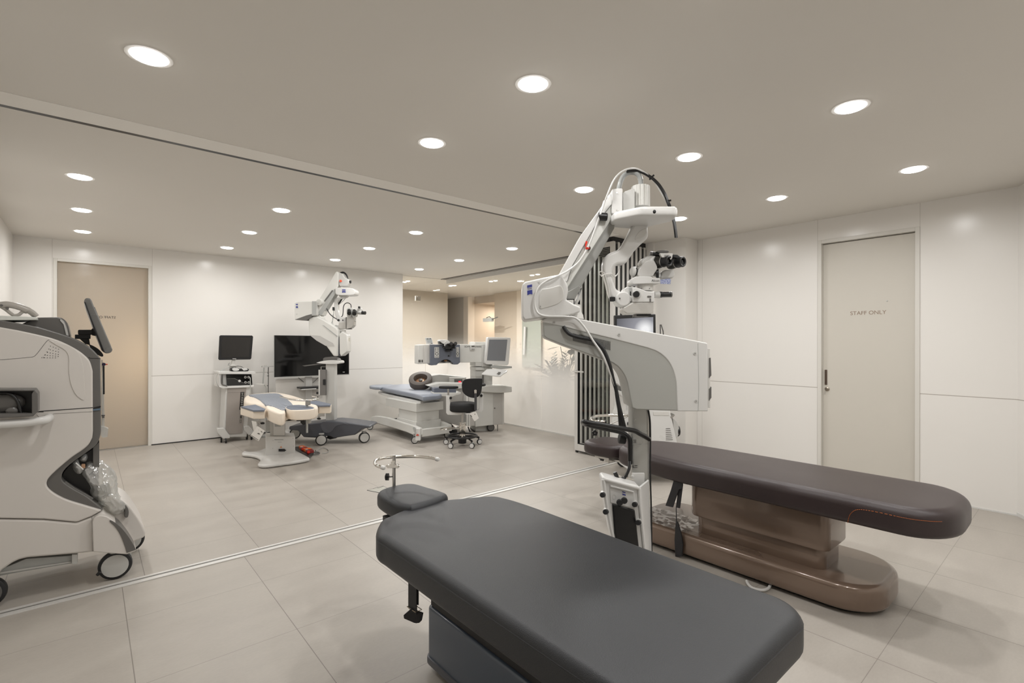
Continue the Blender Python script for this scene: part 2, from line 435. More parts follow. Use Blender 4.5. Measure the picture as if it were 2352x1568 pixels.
# the angled wall at the right edge of the view
a = Vector((XR, .388, 0)); dr = Vector((-.855, -.519, 0)).normalized(); b_ = a + dr * 2.6; nn = Vector((-dr.y, dr.x, 0))
struct('wall_angled', MB().ext([a, b_, b_ + Vector((0, 0, CEIL)), a + Vector((0, 0, CEIL))], nn * .12 if nn.x > 0 else -nn * .12), WL)
struct('wall_near', MB().box((XL - .15, YN - .15, 0), (b_.x + .2, YN, CEIL)).box((b_.x, YN, 0), (b_.x + .15, b_.y + .1, CEIL)), WB)
struct('trim_1', MB().ext([a + nn * 0 - nn * 0, b_, b_ + Vector((0, 0, .03)), a + Vector((0, 0, .03))], -nn * .006 if nn.x > 0 else nn * .006).box((XR - .006, .388, 0), (XR, E0 - .035, .012)).box((XR - .006, E1 + .035, 0), (XR, 3.21, .012)), WHITE)
struct('baseboard_back', MB().box((XL, YB - .006, .003), (D0 - .035, YB - .001, .015)).box((D1 + .035, YB - .006, .003), (4.5, YB - .001, .015)), BLACK)
# pillar beside the folded glass partition
WP = wall_mat('wall_panels_pillar', 1, ())
struct('wall_pillar', MB().box((5.536, 3.212, 0), (XR + .15, 3.64, CEIL)), WP)
struct('trim_2', MB().box((5.50, 3.64, 0), (XG + .1, 4.40, CEIL)), WP)
# ceiling edge over the partition line
struct('trim_3', MB().box((XL, 3.655, CEIL - .004), (4.8, 3.852, CEIL + .02)), plain_mat('ceiling_trim', (240, 237, 231), .7))
struct('trim_4', MB().box((XL, 3.850, CEIL - .0045), (4.8, 3.888, CEIL + .05)), BLACK)
# floor track of the partition
struct('trim_5', MB().box((XL, 3.700, .0), (4.80, 3.722, .006)).box((XL, 3.640, .0), (4.80, 3.678, .006)), ALU, bev=.001)
struct('trim_6', MB().box((XL, 3.678, 0), (4.80, 3.700, .002)), M('track_groove', (128, 126, 122), .4, .5))

# doors
def door(name, axis, fixed, a0, a1, h, mat, depth, inward):
    """axis 0: opening runs along x in a wall at y=fixed; axis 1: along y in a wall at x=fixed"""
    fr = MB(); lf = MB()
    def bx(mb, u0, u1, z0, z1, q0, q1):
        q0, q1 = sorted((fixed + inward * q0, fixed + inward * q1))
        mb.box((u0, q0, z0), (u1, q1, z1)) if axis == 0 else mb.box((q0, u0, z0), (q1, u1, z1))
    bx(fr, a0 - .035, a0, 0, h + .035, -.008, .12); bx(fr, a1, a1 + .035, 0, h + .035, -.008, .12); bx(fr, a0, a1, h, h + .035, -.008, .12)
    bx(lf, a0 + .001, a1 - .001, .012, h - .006, depth, depth + .04)
    d = struct(name, lf, mat)
    f = obj('door_frame', fr, M('door_frame_white', (218, 215, 208), .35), d, bev=.002)
    return d
FROSTDOOR = bpy.data.materials.new('tan_frosted_glass'); FROSTDOOR.use_nodes = True
nt = FROSTDOOR.node_tree; nt.nodes.clear()
df = nt.nodes.new('ShaderNodeBsdfDiffuse'); df.inputs[0].default_value = lin((212, 204, 192))
tl = nt.nodes.new('ShaderNodeBsdfTranslucent'); tl.inputs[0].default_value = lin((232, 222, 206))
gz = nt.nodes.new('ShaderNodeBsdfGlossy'); gz.inputs['Roughness'].default_value = .12
m1 = nt.nodes.new('ShaderNodeMixShader'); m1.inputs[0].default_value = .5; nt.links.new(df.outputs[0], m1.inputs[1]); nt.links.new(tl.outputs[0], m1.inputs[2])
m2 = nt.nodes.new('ShaderNodeMixShader'); fr_ = nt.nodes.new('ShaderNodeFresnel'); fr_.inputs[0].default_value = 1.35; nt.links.new(fr_.outputs[0], m2.inputs[0]); nt.links.new(m1.outputs[0], m2.inputs[1]); nt.links.new(gz.outputs[0], m2.inputs[2])
o_ = nt.nodes.new('ShaderNodeOutputMaterial'); nt.links.new(m2.outputs[0], o_.inputs[0])
d1 = door('door_1', 0, YB, D0, D1, DH, FROSTDOOR, .04, 1)
text('lettering', 'STAFF ONLY', .046, (.148, YB + .0385, 1.752), (-1, 0, 0), (0, 0, 1), INK, d1)
obj('sill_strip', MB().box((D0, YB - .004, 0), (D1, YB + .035, .014)), STEEL, d1)
d2 = door('door_2', 1, XR, E0, E1, EH, plain_mat('door_grey_paint', (206, 201, 191), .4, .01), .045, 1)
text('lettering', 'STAFF ONLY', .053, (XR + .0445, 1.432, 1.722), (0, -1, 0), (0, 0, 1), BROWNINK, d2)
pl = obj('pull_handle', MB().box((XR + .036, 1.785, .99), (XR + .0455, 1.806, 1.145)).box((XR + .030, 1.795, 1.0), (XR + .036, 1.801, 1.135)), M('bronze_pull', (112, 98, 88), .3, .8), d2, bev=.001)
hb = MB(); hb.lathe((XR + .045, 1.785, .945), (-1, 0, 0), ((0, .021), (.008, .021), (.011, .017), (.014, .012), (.02, .010)), 20)
lk = obj('lock', hb, M('lock_steel', (150, 142, 130), .28, .9), d2)
obj('key', MB().box((XR + .022, 1.797, .888), (XR + .0245, 1.801, .93)).cyl((XR + .0235, 1.79, .935), (XR + .0235, 1.7905, .935), .006), STEEL, lk)
obj('peephole', MB().lathe((XR + .045, 1.277, 1.83), (-1, 0, 0), ((0, .008), (.004, .007), (.005, .003))), LGREY, d2)

# glass walls with the gradient film, their head rails
def pane(name, a, b, z0, z1, mat, parent):
    a, b = Vector(a), Vector(b); n = (b - a).cross(Vector((0, 0, 1))).normalized() * .006
    mb = MB().quad(a + Vector((0, 0, z0)), b + Vector((0, 0, z0)), b + Vector((0, 0, z1)), a + Vector((0, 0, z1)))
    return obj(name, mb, mat, parent, smooth=False)
ZG = CEIL - .03
win = MB().box((XG - .03, 4.38, CEIL - .075), (XG + .03, YB + .12, CEIL)); w1 = struct('window_1', win, ALU)
seamsY = [4.38, 5.784, 6.827, 7.86, YB + .12]
for y0, y1 in zip(seamsY, seamsY[1:]):
    pane('glass_panel', (XG, y0 + .001, 0), (XG, y1 - .001, 0), .02, ZG, FILM, w1)
hk_ = obj('head_track', MB().box((XG - .155, 4.38, CEIL - .006), (XG - .115, YB + .1, CEIL)), STEEL, w1)
obj('track_slot', MB().box((XG - .175, 4.38, CEIL - .008), (XG - .155, YB + .1, CEIL)), M('track_dark', (52, 48, 45), .4, .5), hk_)
obj('track_slot', MB().box((XG - .115, 4.38, CEIL - .008), (XG - .088, YB + .1, CEIL)), MATS['track_dark'], hk_)
obj('bottom_channel', MB().box((XG - .012, 4.38, 0), (XG + .012, YB + .12, .02)), SOFTW, w1)
win = MB().box((4.5, YB + .1, CEIL - .006), (XG + .03, YB + .13, CEIL)); w2 = struct('window_2', win, CEILM)
pane('glass_panel', (4.5, YB + .115, 0), (5.06, YB + .115, 0), .015, CEIL - .006, FILM, w2)
pane('glass_panel', (5.066, YB + .115, 0), (XG, YB + .115, 0), .015, CEIL - .006, FILM, w2)

for ch_, lx in (('G', 1185), ('G', 1195.5), ('U', 1217)):
    text('lettering', ch_, .052, ONX(lx, 790, XG - .004), (0, -1, 0), (0, 0, 1), M('faint_letter', (196, 190, 180), .5), w1)
# the corridor seen through the glass
TAN = plain_mat('tan_corridor_wall', (202, 188, 170), .6)
TAN2 = plain_mat('grey_beige_corridor_wall', (186, 177, 164), .6)
PALE = plain_mat('pale_corridor_wall', (226, 214, 198), .6)
struct('wall_corridor', MB().box((5.0, 10.75, 0), (7.02, 10.9, CEIL)).box((4.4, YB + .15, 0), (4.5, 10.9, CEIL)), TAN2)
struct('wall_corridor_pier', MB().box((8.0, 11.42, 0), (8.2, 12.4, CEIL)), TAN2)
struct('wall_corridor_strip', MB().box((7.98, 11.2, 0), (8.2, 11.42, CEIL)), PALE)
struct('wall_corridor_alcove', MB().box((9.6, 9.8, 0), (9.75, 11.5, CEIL)).box((8.2, 11.2, 0), (9.6, 11.35, CEIL)).box((8.2, 9.9, 0), (9.6, 10.05, CEIL)).box((8.2, 10.05, 2.52), (9.6, 11.2, CEIL)), TAN)
struct('wall_corridor_middle', MB().box((8.0, 9.17, 0), (8.2, 10.05, CEIL)), TAN)
struct('wall_corridor_side', MB().box((8.0, 3.2, 0), (8.15, 9.17, CEIL)).box((5.98, 3.22, 0), (8.15, 3.32, CEIL)).box((4.4, 12.9, 0), (10, 13, CEIL)), PALE)
q_ = ONX(1119, 740, 9.6); q2_ = ONX(1144, 740, 9.6)
struct('door_3', MB().box((9.56, q2_.y, 0), (9.6, q_.y, q_.z)), TAN)
# ------------------------------------------------------------------ recessed ceiling lights
def make_lamp(name, loc, rad, label, watts, group):
    t = thing(name, loc, label, 'ceiling light', group)
    x, y, z = loc
    ring = MB(); n = 40
    prof = ((rad * 1.26, 0), (rad * 1.24, -.003), (rad * 1.02, -.003), (rad * 1.0, .0))
    ring.loft([[(x + r * math.cos(2 * math.pi * i / n), y + r * math.sin(2 * math.pi * i / n), z + h) for i in range(n)] for r, h in prof], cap=False)
    obj('trim_ring', ring, M('lamp_trim', (236, 233, 228), .5), t, clean=False)
    dm = MB().lathe((x, y, z + .001), (0, 0, -1), ((0, rad), (.007, rad * .985), (.012, rad * .86), (.015, rad * .5), (.016, rad * .1)), 40)
    obj('diffuser', dm, GLOW, t)
    ld = bpy.data.lights.new('lamp', 'AREA'); ld.shape = 'DISK'; ld.size = rad * 1.9; ld.energy = watts; ld.color = LAMP_COL; ld.spread = R(172)
    lo = bpy.data.objects.new('lamp', ld); COL.objects.link(lo); lo.parent = t; lo.location = (0, 0, -.018)
    return t
first = None
rows = {0: 'nearest', 1: 'second', 2: 'third'}
GN = 'recessed lights over the near half of the room'; GF = 'recessed lights over the far half of the room'
near_lab = {(0, 2): 'round recessed ceiling light, alone at the upper left of the near ceiling',
 (1, 1): 'round recessed ceiling light highest in the middle of the photo',
 (2, 0): 'large round recessed ceiling light above the grey staff only door',
 (1, 2): 'round recessed ceiling light beside the dark ceiling slot, left of the big microscope',
 (2, 1): 'round recessed ceiling light just right of the top of the big microscope',
 (3, 0): 'round recessed ceiling light nearest the right edge of the photo',
 (2, 2): 'round recessed ceiling light just left of the top of the big microscope',
 (3, 1): 'round recessed ceiling light close to the right wall, left of the grey door',
 (3, 2): 'round recessed ceiling light touched by the black cable of the big microscope'}
for i in range(4):
    for j in range(-2, 3):
        loc = (.208 + i * 1.4822, .8553 + j * .9606, CEIL)
        vis = (i, j) in near_lab
        if (i == 0 and j < 2) or loc[0] > 4.2 and j < 0: continue
        lab = near_lab.get((i, j), 'round recessed ceiling light above and behind the viewpoint')
        if first is None: first = make_lamp('recessed_ceiling_light', loc, .073, lab, LAMP_W, GN)
        else: dup(first, loc, lab)
far_lab = [['nearest of the far left column', 'nearest of the second column, left of the far microscope', 'nearest of the third column, right of the far microscope top', 'nearest of the column by the glass wall'],
           ['middle of the far left column', 'middle of the second column, above the television', 'middle of the third column, right of the far microscope', 'middle of the column by the glass wall'],
           ['last of the far left column, above the tan door', 'last of the second column, above the monitor cart', 'last of the third column, right above the far microscope', 'last of the column by the glass wall']]
for j in range(3):
    for i in range(4):
        o = dup(first, (-.052 + i * 1.4822, 5.1766 + j * 1.2288 - (.04 if j == 0 else 0), CEIL), 'recessed light, far half, ' + far_lab[j][i]); o['group'] = GF
# the grid of the far half: rows measured
# corridor downlights in pairs
cl = None
for k, (x, y) in enumerate(((5.05, 9.23), (5.07, 9.41), (6.19, 9.365), (6.21, 9.238), (6.37, 8.123), (6.375, 7.976), (6.39, 6.886), (6.39, 6.73))):
    lab = 'small corridor downlight, ' + ['left one of the pair just past the back wall end', 'right one of the pair just past the back wall end', 'left one of the pair beyond the glass corner', 'right one of the pair beyond the glass corner', 'left one of the middle corridor pair', 'right one of the middle corridor pair', 'left one of the pair nearest the big microscope', 'right one of the pair nearest the big microscope'][k]
    if cl is None: cl = make_lamp('corridor_downlight', (x, y, CEIL), .04, lab, 18.0, 'paired downlights in the corridor')
    else: dup(cl, (x, y, CEIL), lab)
# warm corridor light behind the tan glass door
wb = MB().box((-.9, YB + .9, 0), (1.3, YB + 1.0, CEIL)).box((-1.0, YB + .15, 0), (-.9, YB + 1.0, CEIL)).box((1.2, YB + .15, 0), (1.3, YB + 1.0, CEIL))
struct('wall_behind_door', wb, PALE)
t = thing('wall_lamp', (.62, YB + .62, .95), 'warm lamp shining behind the tan frosted glass door', 'lamp')
obj('globe', MB().sphere((.62, YB + .62, 1.02), .07), emis('warm_globe', (1, .88, .74), 4), t)
ld = bpy.data.lights.new('lamp', 'POINT'); ld.energy = 21; ld.color = (1, .90, .77); ld.shadow_soft_size = .1
lo = bpy.data.objects.new('lamp', ld); COL.objects.link(lo); lo.parent = t; lo.location = (0, 0, .25)

t = thing('added_alcove_lamp', (8.9, 10.6, 2.50), 'added warm lamp that brightens the tan alcove beyond the glass', 'ceiling light')  # extra lamp added to brighten the alcove, not a known fixture
obj('globe', MB().cyl((8.9, 10.6, 2.49), (8.9, 10.6, 2.52), .06), emis('warm_disc', (1, .85, .68), 5), t)
ld = bpy.data.lights.new('lamp', 'AREA'); ld.shape = 'DISK'; ld.size = .12; ld.energy = 20; ld.color = (1, .91, .82)
lo = bpy.data.objects.new('lamp', ld); COL.objects.link(lo); lo.parent = t; lo.location = (0, 0, -.02)
# ------------------------------------------------------------------ folded glass partition standing beside the pillar
MARB = CLEAR
def fold_panel(x, label):
    y0, y1, z0, z1 = 3.745, 4.372, .03, 2.655
    t = thing('folded_glass_panel', (x, (y0 + y1) / 2, 0), label, 'glass panel', 'glass partition panels folded beside the pillar')
    mb = MB(); d = .021; s_ = .052
    for a, b in (((x, y0, z0), (x + 2 * d, y0 + s_, z1)), ((x, y1 - s_, z0), (x + 2 * d, y1, z1)), ((x, y0 + s_, z0), (x + 2 * d, y1 - s_, z0 + .085)), ((x, y0 + s_, z1 - .06), (x + 2 * d, y1 - s_, z1))): mb.box(a, b)
    obj('frame', mb, ALU, t, bev=.002)
    g_ = MB(); w_ = .008
    xx0, xx1 = x + .004, x + 2 * d - .004
    for a, b in (((xx0, y0 + s_, z0 + .085), (xx1, y0 + s_ + w_, z1 - .06)), ((xx0, y1 - s_ - w_, z0 + .085), (xx1, y1 - s_, z1 - .06)), ((xx0, y0 + s_, z0 + .085), (xx1, y1 - s_, z0 + .093)), ((xx0, y0 + s_, z1 - .068), (xx1, y1 - s_, z1 - .06))): g_.box(a, b)
    g_.box((x + 2 * d + .001, y0 + .006, z0 + .02), (x + .088, y0 + .03, z1 - .02))
    obj('gasket', g_, BLACK, t)
    obj('glass', MB().quad((x + d, y0 + s_, z0 + .08), (x + d, y1 - s_, z0 + .08), (x + d, y1 - s_, z1 - .06), (x + d, y0 + s_, z1 - .06)), CLEAR, t, smooth=False)
    obj('hanger', MB().box((x + .008, y0 + .05, z1), (x + .034, y0 + .11, 2.70)).box((x + .008, y1 - .11, z1), (x + .034, y1 - .05, 2.70)), BLACK, t)
    obj('foot_guide', MB().box((x + .008, y0 + .01, .003), (x + .034, y0 + .04, z0)).box((x + .008, y1 - .04, .003), (x + .034, y1 - .01, z0)).box((x + .004, y0 + .03, .018), (x + .038, y1 - .03, z0)), BLACK, t)
    return t
ordw = ['first', 'second', 'third', 'fourth', 'fifth', 'sixth', 'seventh', 'eighth']
fp = fold_panel(4.815, 'glass panel in white aluminium frame, foremost of the folded stack, with the latch')
h_ = MB().box((4.795, 4.335, 1.035), (4.815, 4.36, 1.075)).box((4.785, 4.20, 1.045), (4.797, 4.36, 1.063))
for k in range(1, 8):
    dup(fp, (4.815 + .0895 * k, (3.745 + 4.372) / 2, 0), 'framed glass panel, %s from the front of the folded stack' % ordw[k])
obj('latch', h_, ALU, fp)
TOPB = MB().box((4.83, 3.76, 2.66), (5.50, 4.36, CEIL))
struct('trim_7', TOPB, BLACK)

# ------------------------------------------------------------------ black operating table in the foreground
T = thing('operating_table', (1.24, 1.25, 0), 'black leatherette operating table on a slate blue base in the foreground', 'operating table')
oy0, oy1, x0, x1 = .515, 1.96, .875, 1.598
out = [(x0 + .10, oy0)]
foot = rrect(x0, oy0, x1, oy1, [.1, .1, .13, .13], 8)
# head end: two shoulders with a shallow neck between them
head = []
hz_ = [ONZ(x, y, .650) for x, y in ((1130, 1136.5), (1060, 1142), (1010, 1147), (965, 1156), (925, 1168), (895, 1181), (872, 1193))]
pl_ = [(x1, 1.66), (x1 - .003, 1.76), (x1 - .015, 1.87)] + [(p.x, p.y) for p in hz_] + [(x0 + .006, 1.87), (x0, 1.78), (x0, 1.66)]
head = cr2(pl_, 5)
a_ = R(0)
br = [(x1 - .11 + .11 * math.cos(a), oy0 + .11 + .11 * math.sin(a)) for a in [R(-90 + 90 * k / 8) for k in range(9)]]
bl = [(x0 + .11 + .11 * math.cos(a), oy0 + .11 + .11 * math.sin(a)) for a in [R(180 + 90 * k / 8) for k in range(9)]]
outl = bl + br + head
mat_ = obj('mattress', MB().slab(outl, .535, .652, .034, 6, rb=.03, dome=.006), BLACKV, T, ang=50)
seam = inset(outl, .004)
obj('piping', MB().tube([(p.x, p.y, .625) for p in [Vector((q[0], q[1], 0)) for q in inset(outl, .0025)]], .0028, 6, closed=True), BLACKV, mat_)
# head cushion
hx, hy = 1.235, 2.10
hp = [(1.11, 2.02), (1.085, 2.10), (1.085, 2.25), (1.105, 2.33), (1.17, 2.37), (1.27, 2.375), (1.325, 2.33), (1.345, 2.22), (1.36, 2.13), (1.355, 2.07), (1.30, 2.035), (1.22, 2.015), (1.15, 2.01)]
hp = [(p.x, p.y) for p in resmooth([(a, b, 0) for a, b in hp], 4, True)]
hc = obj('head_cushion', MB().slab(hp, .585, .672, .028, 5, dome=.002), BLACKV, T, ang=50)
obj('cushion_bracket', MB().box((1.12, 1.80, .545), (1.16, 2.25, .58)).box((1.29, 1.80, .545), (1.33, 2.25, .58)).box((1.09, 2.20, .54), (1.34, 2.24, .575)), BLACK, T)
# slate base shell, tapering bellows above
bs = rrect(1.12, .62, 1.52, 1.885, .035, 5)
obj('base_shell', MB().slab(bs, .045, .275, .012, 3), DBLUE, T)
obj('base_trim', MB().slab(rrect(1.114, .614, 1.526, 1.891, .038, 5), .028, .06, .006, 2), CHAR, T)
gr = MB()
for k in range(5):
    z = .275 + k * .05; i_ = .018 if k % 2 else .008
    gr.slab(rrect(1.12 + i_, .62 + i_, 1.52 - i_, 1.885 - i_, .03, 4), z, z + .052, .008, 2)
obj('bellows', gr, M('matt_black_bellows', (24, 22, 21), .6), T)
obj('underframe', MB().box((1.02, .62, .515), (1.50, 1.84, .54)), BLACK, T)
def small_castor(name, x, y, r, parent, mat=RUBBER):
    mb = MB(); 
    mb.lathe((x - .011, y, r), (1, 0, 0), ((0, r * .7), (.003, r), (.019, r), (.022, r * .7)), 20)
    c = obj(name, mb, mat, parent)
    obj('hub', MB().lathe((x - .014, y, r), (1, 0, 0), ((0, r * .45), (.028, r * .45)), 16), STEEL, c)
    return c
for cx, cy in ((1.165, 1.83), (1.47, 1.83), (1.165, .68), (1.47, .68)): small_castor('castor', cx, cy, .026, T)
# side strap with rubber band
st = MB()
sp = [(.935, 1.665, .56), (.932, 1.668, .52), (.934, 1.668, .46), (.94, 1.67, .425)]
st.obox((.934, 1.668, .483), (.0022, 0, 0), (0, .031, 0), (0, 0, .084))
st.obox((.946, 1.676, .495), (.0022, 0, 0), (0, .030, 0), (0, 0, .068))
strap = obj('strap', st, M('black_webbing', (42, 41, 43), .7, bump=.4, bscale=500), T, bev=.001)
SP_ = VF(t=1.87); lp = MB()
SP_.prism(lp, [(945.5, 1397), (971, 1408.5), (966, 1419), (957, 1431), (951, 1430), (928, 1420), (927, 1413)], -.006, -.001)
SP_.prism(lp, [(955, 1402), (972, 1408.5), (969, 1424), (963, 1430), (955, 1431)], .004, .010)
obj('strap_loop', lp, MATS['black_webbing'], strap)
obj('rubber_band', MB().tube([(.928, 1.638, .410), (.928, 1.70, .406), (.956, 1.70, .406), (.956, 1.638, .410)], .0014, 6, closed=True), M('rubber_band_tan', (176, 160, 138), .5), strap)

# chrome wrist hoop on a post at the head
Hh = thing('wrist_rest_hoop', (1.20, 2.39, .53), 'chrome wrist rest hoop with white end caps at the head of the black table', 'wrist rest')
VH = VF(t=2.45)
PB_ = AT(905, 1121, 2.585)
obj('post', MB().cyl((PB_.x, PB_.y, .575), (PB_.x, PB_.y, .83), .0088), STEEL, Hh)
HZ = .868
def hz(x, y, z=HZ): return ONZ(x, y, z)
ctrl = [AT(878, 1073, 2.440), AT(866, 1069, 2.450), AT(861, 1063, 2.495), AT(866, 1056, 2.560), AT(885, 1051, 2.620), AT(915, 1049, 2.660), AT(950, 1048, 2.670), AT(980, 1050, 2.640), AT(1003, 1054, 2.600)]
obj('hoop', MB().tube(ctrl, .0088, 14, sm=5), CHROME, Hh)
cp = MB(); 
for e, f_ in ((ctrl[0], ctrl[1]), (ctrl[-1], ctrl[-2])):
    d_ = (e - f_).normalized(); cp.lathe(e - d_ * .004, d_, ((0, .0105), (.012, .0115), (.018, .009), (.0205, .004)), 16)
obj('end_cap', cp, WHITE, Hh)
cl_ = MB(); c0 = AT(903, 1070, 2.580)
cl_.obox(c0, RGT * .030, FWD * .010, (0, 0, .009)); cl_.obox(c0 + Vector((0, 0, .018)), RGT * .010, FWD * .010, (0, 0, .012)); cl_.cyl(c0 - RGT * .036, c0 + RGT * .034, .005)
obj('clamp', cl_, CHROME, Hh, bev=.002)
kb = MB(); kc = AT(893, 1095, 2.580); pc = AT(905, 1094, 2.580)
kb.cyl(pc, kc, .0028)
for k in range(5):
    a = 2 * math.pi * k / 5; kb.cyl(kc + FWD * (.008 * math.cos(a)) + Vector((0, 0, .011 * math.sin(a))) - RGT * .016, kc + FWD * (.008 * math.cos(a)) + Vector((0, 0, .011 * math.sin(a))), .0085, n=10)
kb.cyl(kc - RGT * .018, kc, .012)
obj('knob', kb, BLACK, Hh)
obj('post_lower', MB().box((PB_.x - .013, PB_.y - .013, .53), (PB_.x + .013, PB_.y + .013, .60)).box((PB_.x - .01, PB_.y - .10, .545), (PB_.x + .01, PB_.y, .565)), BLACK, Hh)

# ------------------------------------------------------------------ brown operating table
B = thing('operating_table', (3.28, 1.25, 0), 'dark brown leatherette operating table on a glossy bronze pedestal', 'operating table')
bx0, bx1, by0, by1 = 2.93, 3.60, .385, 2.20
nb = [(bx1, 1.72), (bx1 - .01, 1.96), (bx1 - .06, 2.18), (bx1 - .15, 2.32), (bx0 + .33, 2.38), (bx0 + .18, 2.36), (bx0 + .10, 2.26), (bx0 + .04, 2.02), (bx0, 1.72)]
nb = cr2(nb, 5)
rr_ = .26
br = [(bx1 - rr_ + rr_ * math.cos(a), by0 + rr_ * .8 + rr_ * .8 * math.sin(a)) for a in [R(-90 + 90 * k / 10) for k in range(11)]]
bl = [(bx0 + rr_ + rr_ * math.cos(a), by0 + rr_ * .8 + rr_ * .8 * math.sin(a)) for a in [R(180 + 90 * k / 10) for k in range(11)]]
bout = bl + br + nb
bm_ = obj('mattress', MB().slab(bout, .50, .638, .052, 7, rb=.03, dome=.004), BROWNV, B, ang=60)
# orange stitched corner panel at the foot
sp = [Vector((bx0 - .0015, .80, .505)), Vector((bx0 - .0015, .79, .55)), Vector((bx0 - .0015, .76, .583)), Vector((bx0 - .0012, .70, .592)), Vector((bx0 - .0, .60, .592))]
q_ = [p for p in bl if p[1] < .6]
for p in q_[:6]: sp.append(Vector((p[0] - .001, p[1] - .001, .592)))
sp = resmooth(sp, 6)
stt = MB()
for a, b in zip(sp[::1], sp[1::1]):
    m_ = a + (b - a) * .6
    if (b - a).length > 1e-4: stt.cyl(a, m_, .0011, n=5)
obj('stitching', stt, THREAD, bm_)
bh = [(3.13, 2.44), (3.16, 2.37), (3.25, 2.34), (3.38, 2.34), (3.46, 2.37), (3.49, 2.45), (3.49, 2.58), (3.45, 2.69), (3.36, 2.73), (3.23, 2.73), (3.14, 2.68), (3.11, 2.57)]
bh = [(p.x, p.y) for p in resmooth([(a, b, 0) for a, b in [(x_, y_ + .06) for x_, y_ in bh]], 4, True)]
bhc = obj('head_cushion', MB().slab(bh, .50, .605, .035, 5, dome=.003), BROWNV, B, ang=60)
obj('cushion_bracket', MB().box((3.2, 2.1, .47), (3.24, 2.68, .49)).box((3.36, 2.1, .47), (3.40, 2.68, .49)).box((3.16, 2.5, .46), (3.44, 2.54, .50)), STEEL, B, bev=.003)
kn = MB()
for (x, y, z) in (AT(1383, 1050, 4.12), AT(1398, 1042, 4.05)):
    for k in range(4):
        a = 2 * math.pi * k / 4; kn.cyl((x + .018 * math.cos(a), y - .012, z + .018 * math.sin(a)), (x + .018 * math.cos(a), y + .014, z + .018 * math.sin(a)), .012, n=10)
    kn.cyl((x, y, z), (3.22, 2.56, .475), .007)
obj('clamp_knob', kn, BLACK, B)
up_ = rrect(3.055, .925, 3.42, 1.75, [.06, .06, .05, .08], 7); lo_ = rrect(3.085, .955, 3.40, 1.72, [.06, .06, .05, .08], 7)
obj('column_upper', MB().slab(up_, .272, .505, .004, 2, rb=.012), BRONZE, B)
obj('column_lower', MB().slab(lo_, .15, .285, .004, 2, rb=.004), BRONZE, B)
bb_ = rrect(2.985, .685, 3.60, 2.22, [.2, .2, .22, .24], 9)
bsl = obj('base_plate', MB().slab(bb_, .022, .158, .035, 6, rb=.02), BRONZE, B, ang=50)
obj('base_foot', MB().slab(inset(bb_, .05), .0, .03, .003, 1), BLACK, B)
ft = MB()
for k in range(7): ft.box((3.012 + k * .0105, 1.25 + k * .01, .1575), (3.017 + k * .0105, 2.02, .161))
obj('tread_ridge', ft, BRONZE, bsl)
wc = MB()
wc.tube([(2.96, 1.32, .012), (2.93, 1.30, .012), (2.90, 1.26, .012), (2.915, 1.215, .012), (2.96, 1.20, .012), (3.02, 1.21, .012)], .008, 8, sm=5)
obj('white_cable', wc, WHITE, B)
# crumpled clear film over the base plate
fm = MB(); V = []
for i in range(15):
    row = []
    for j in range(17):
        x = 2.99 + .075 * i / 14 + (.0); y = 1.74 + .42 * j / 16
        x = 2.995 + .28 * i / 14
        row.append(fm.bm.verts.new((x, y, .165 + random.random() * .016)))
    V.append(row)
for i in range(14):
    for j in range(16): fm.bm.faces.new((V[i][j], V[i + 1][j], V[i + 1][j + 1], V[i][j + 1]))
def plastic_wrap(name, tint=(.93, .94, .93), diff=.2):
    m = bpy.data.materials.new(name); m.use_nodes = True; nt = m.node_tree; nt.nodes.clear()
    tr = nt.nodes.new('ShaderNodeBsdfTransparent'); tr.inputs[0].default_value = (*tint, 1)
    gl = nt.nodes.new('ShaderNodeBsdfGlossy'); gl.inputs['Roughness'].default_value = .12; gl.inputs[0].default_value = (.9, .9, .9, 1)
    df = nt.nodes.new('ShaderNodeBsdfDiffuse'); df.inputs[0].default_value = (.75, .75, .73, 1)
    a = nt.nodes.new('ShaderNodeMixShader'); a.inputs[0].default_value = .30; nt.links.new(tr.outputs[0], a.inputs[1]); nt.links.new(gl.outputs[0], a.inputs[2])
    b = nt.nodes.new('ShaderNodeMixShader'); b.inputs[0].default_value = diff; nt.links.new(a.outputs[0], b.inputs[1]); nt.links.new(df.outputs[0], b.inputs[2])
    o = nt.nodes.new('ShaderNodeOutputMaterial'); nt.links.new(b.outputs[0], o.inputs[0]); return m
WRAP = plastic_wrap('clear_plastic_wrap')
obj('plastic_film', fm, plastic_wrap('thin_film', (.97, .96, .95), .03), bsl, ang=10)
# dark straps hanging from the brown table
SV = VF((2.96, 1.0), (0, -1))
ss = MB(); SV.prism(ss, [(1551, 1088), (1569, 1092), (1567, 1122), (1559, 1124), (1545, 1165), (1528, 1161), (1541, 1124)], -.004, .004)
s1 = obj('strap', ss, MATS['black_webbing'], B, bev=.002)
ss = MB(); SV.prism(ss, [(1559, 1112), (1568, 1112), (1561, 1167), (1552, 1165)], .008, .016); SV.prism(ss, [(1552, 1164), (1554, 1164), (1555, 1200), (1552.5, 1200)], .008, .010); SV.prism(ss, [(1552, 1198), (1556, 1198), (1564, 1225), (1568, 1250), (1566, 1278), (1551, 1278), (1549, 1240)], .004, .014)
obj('strap_tail', ss, MATS['black_webbing'], s1, bev=.002)

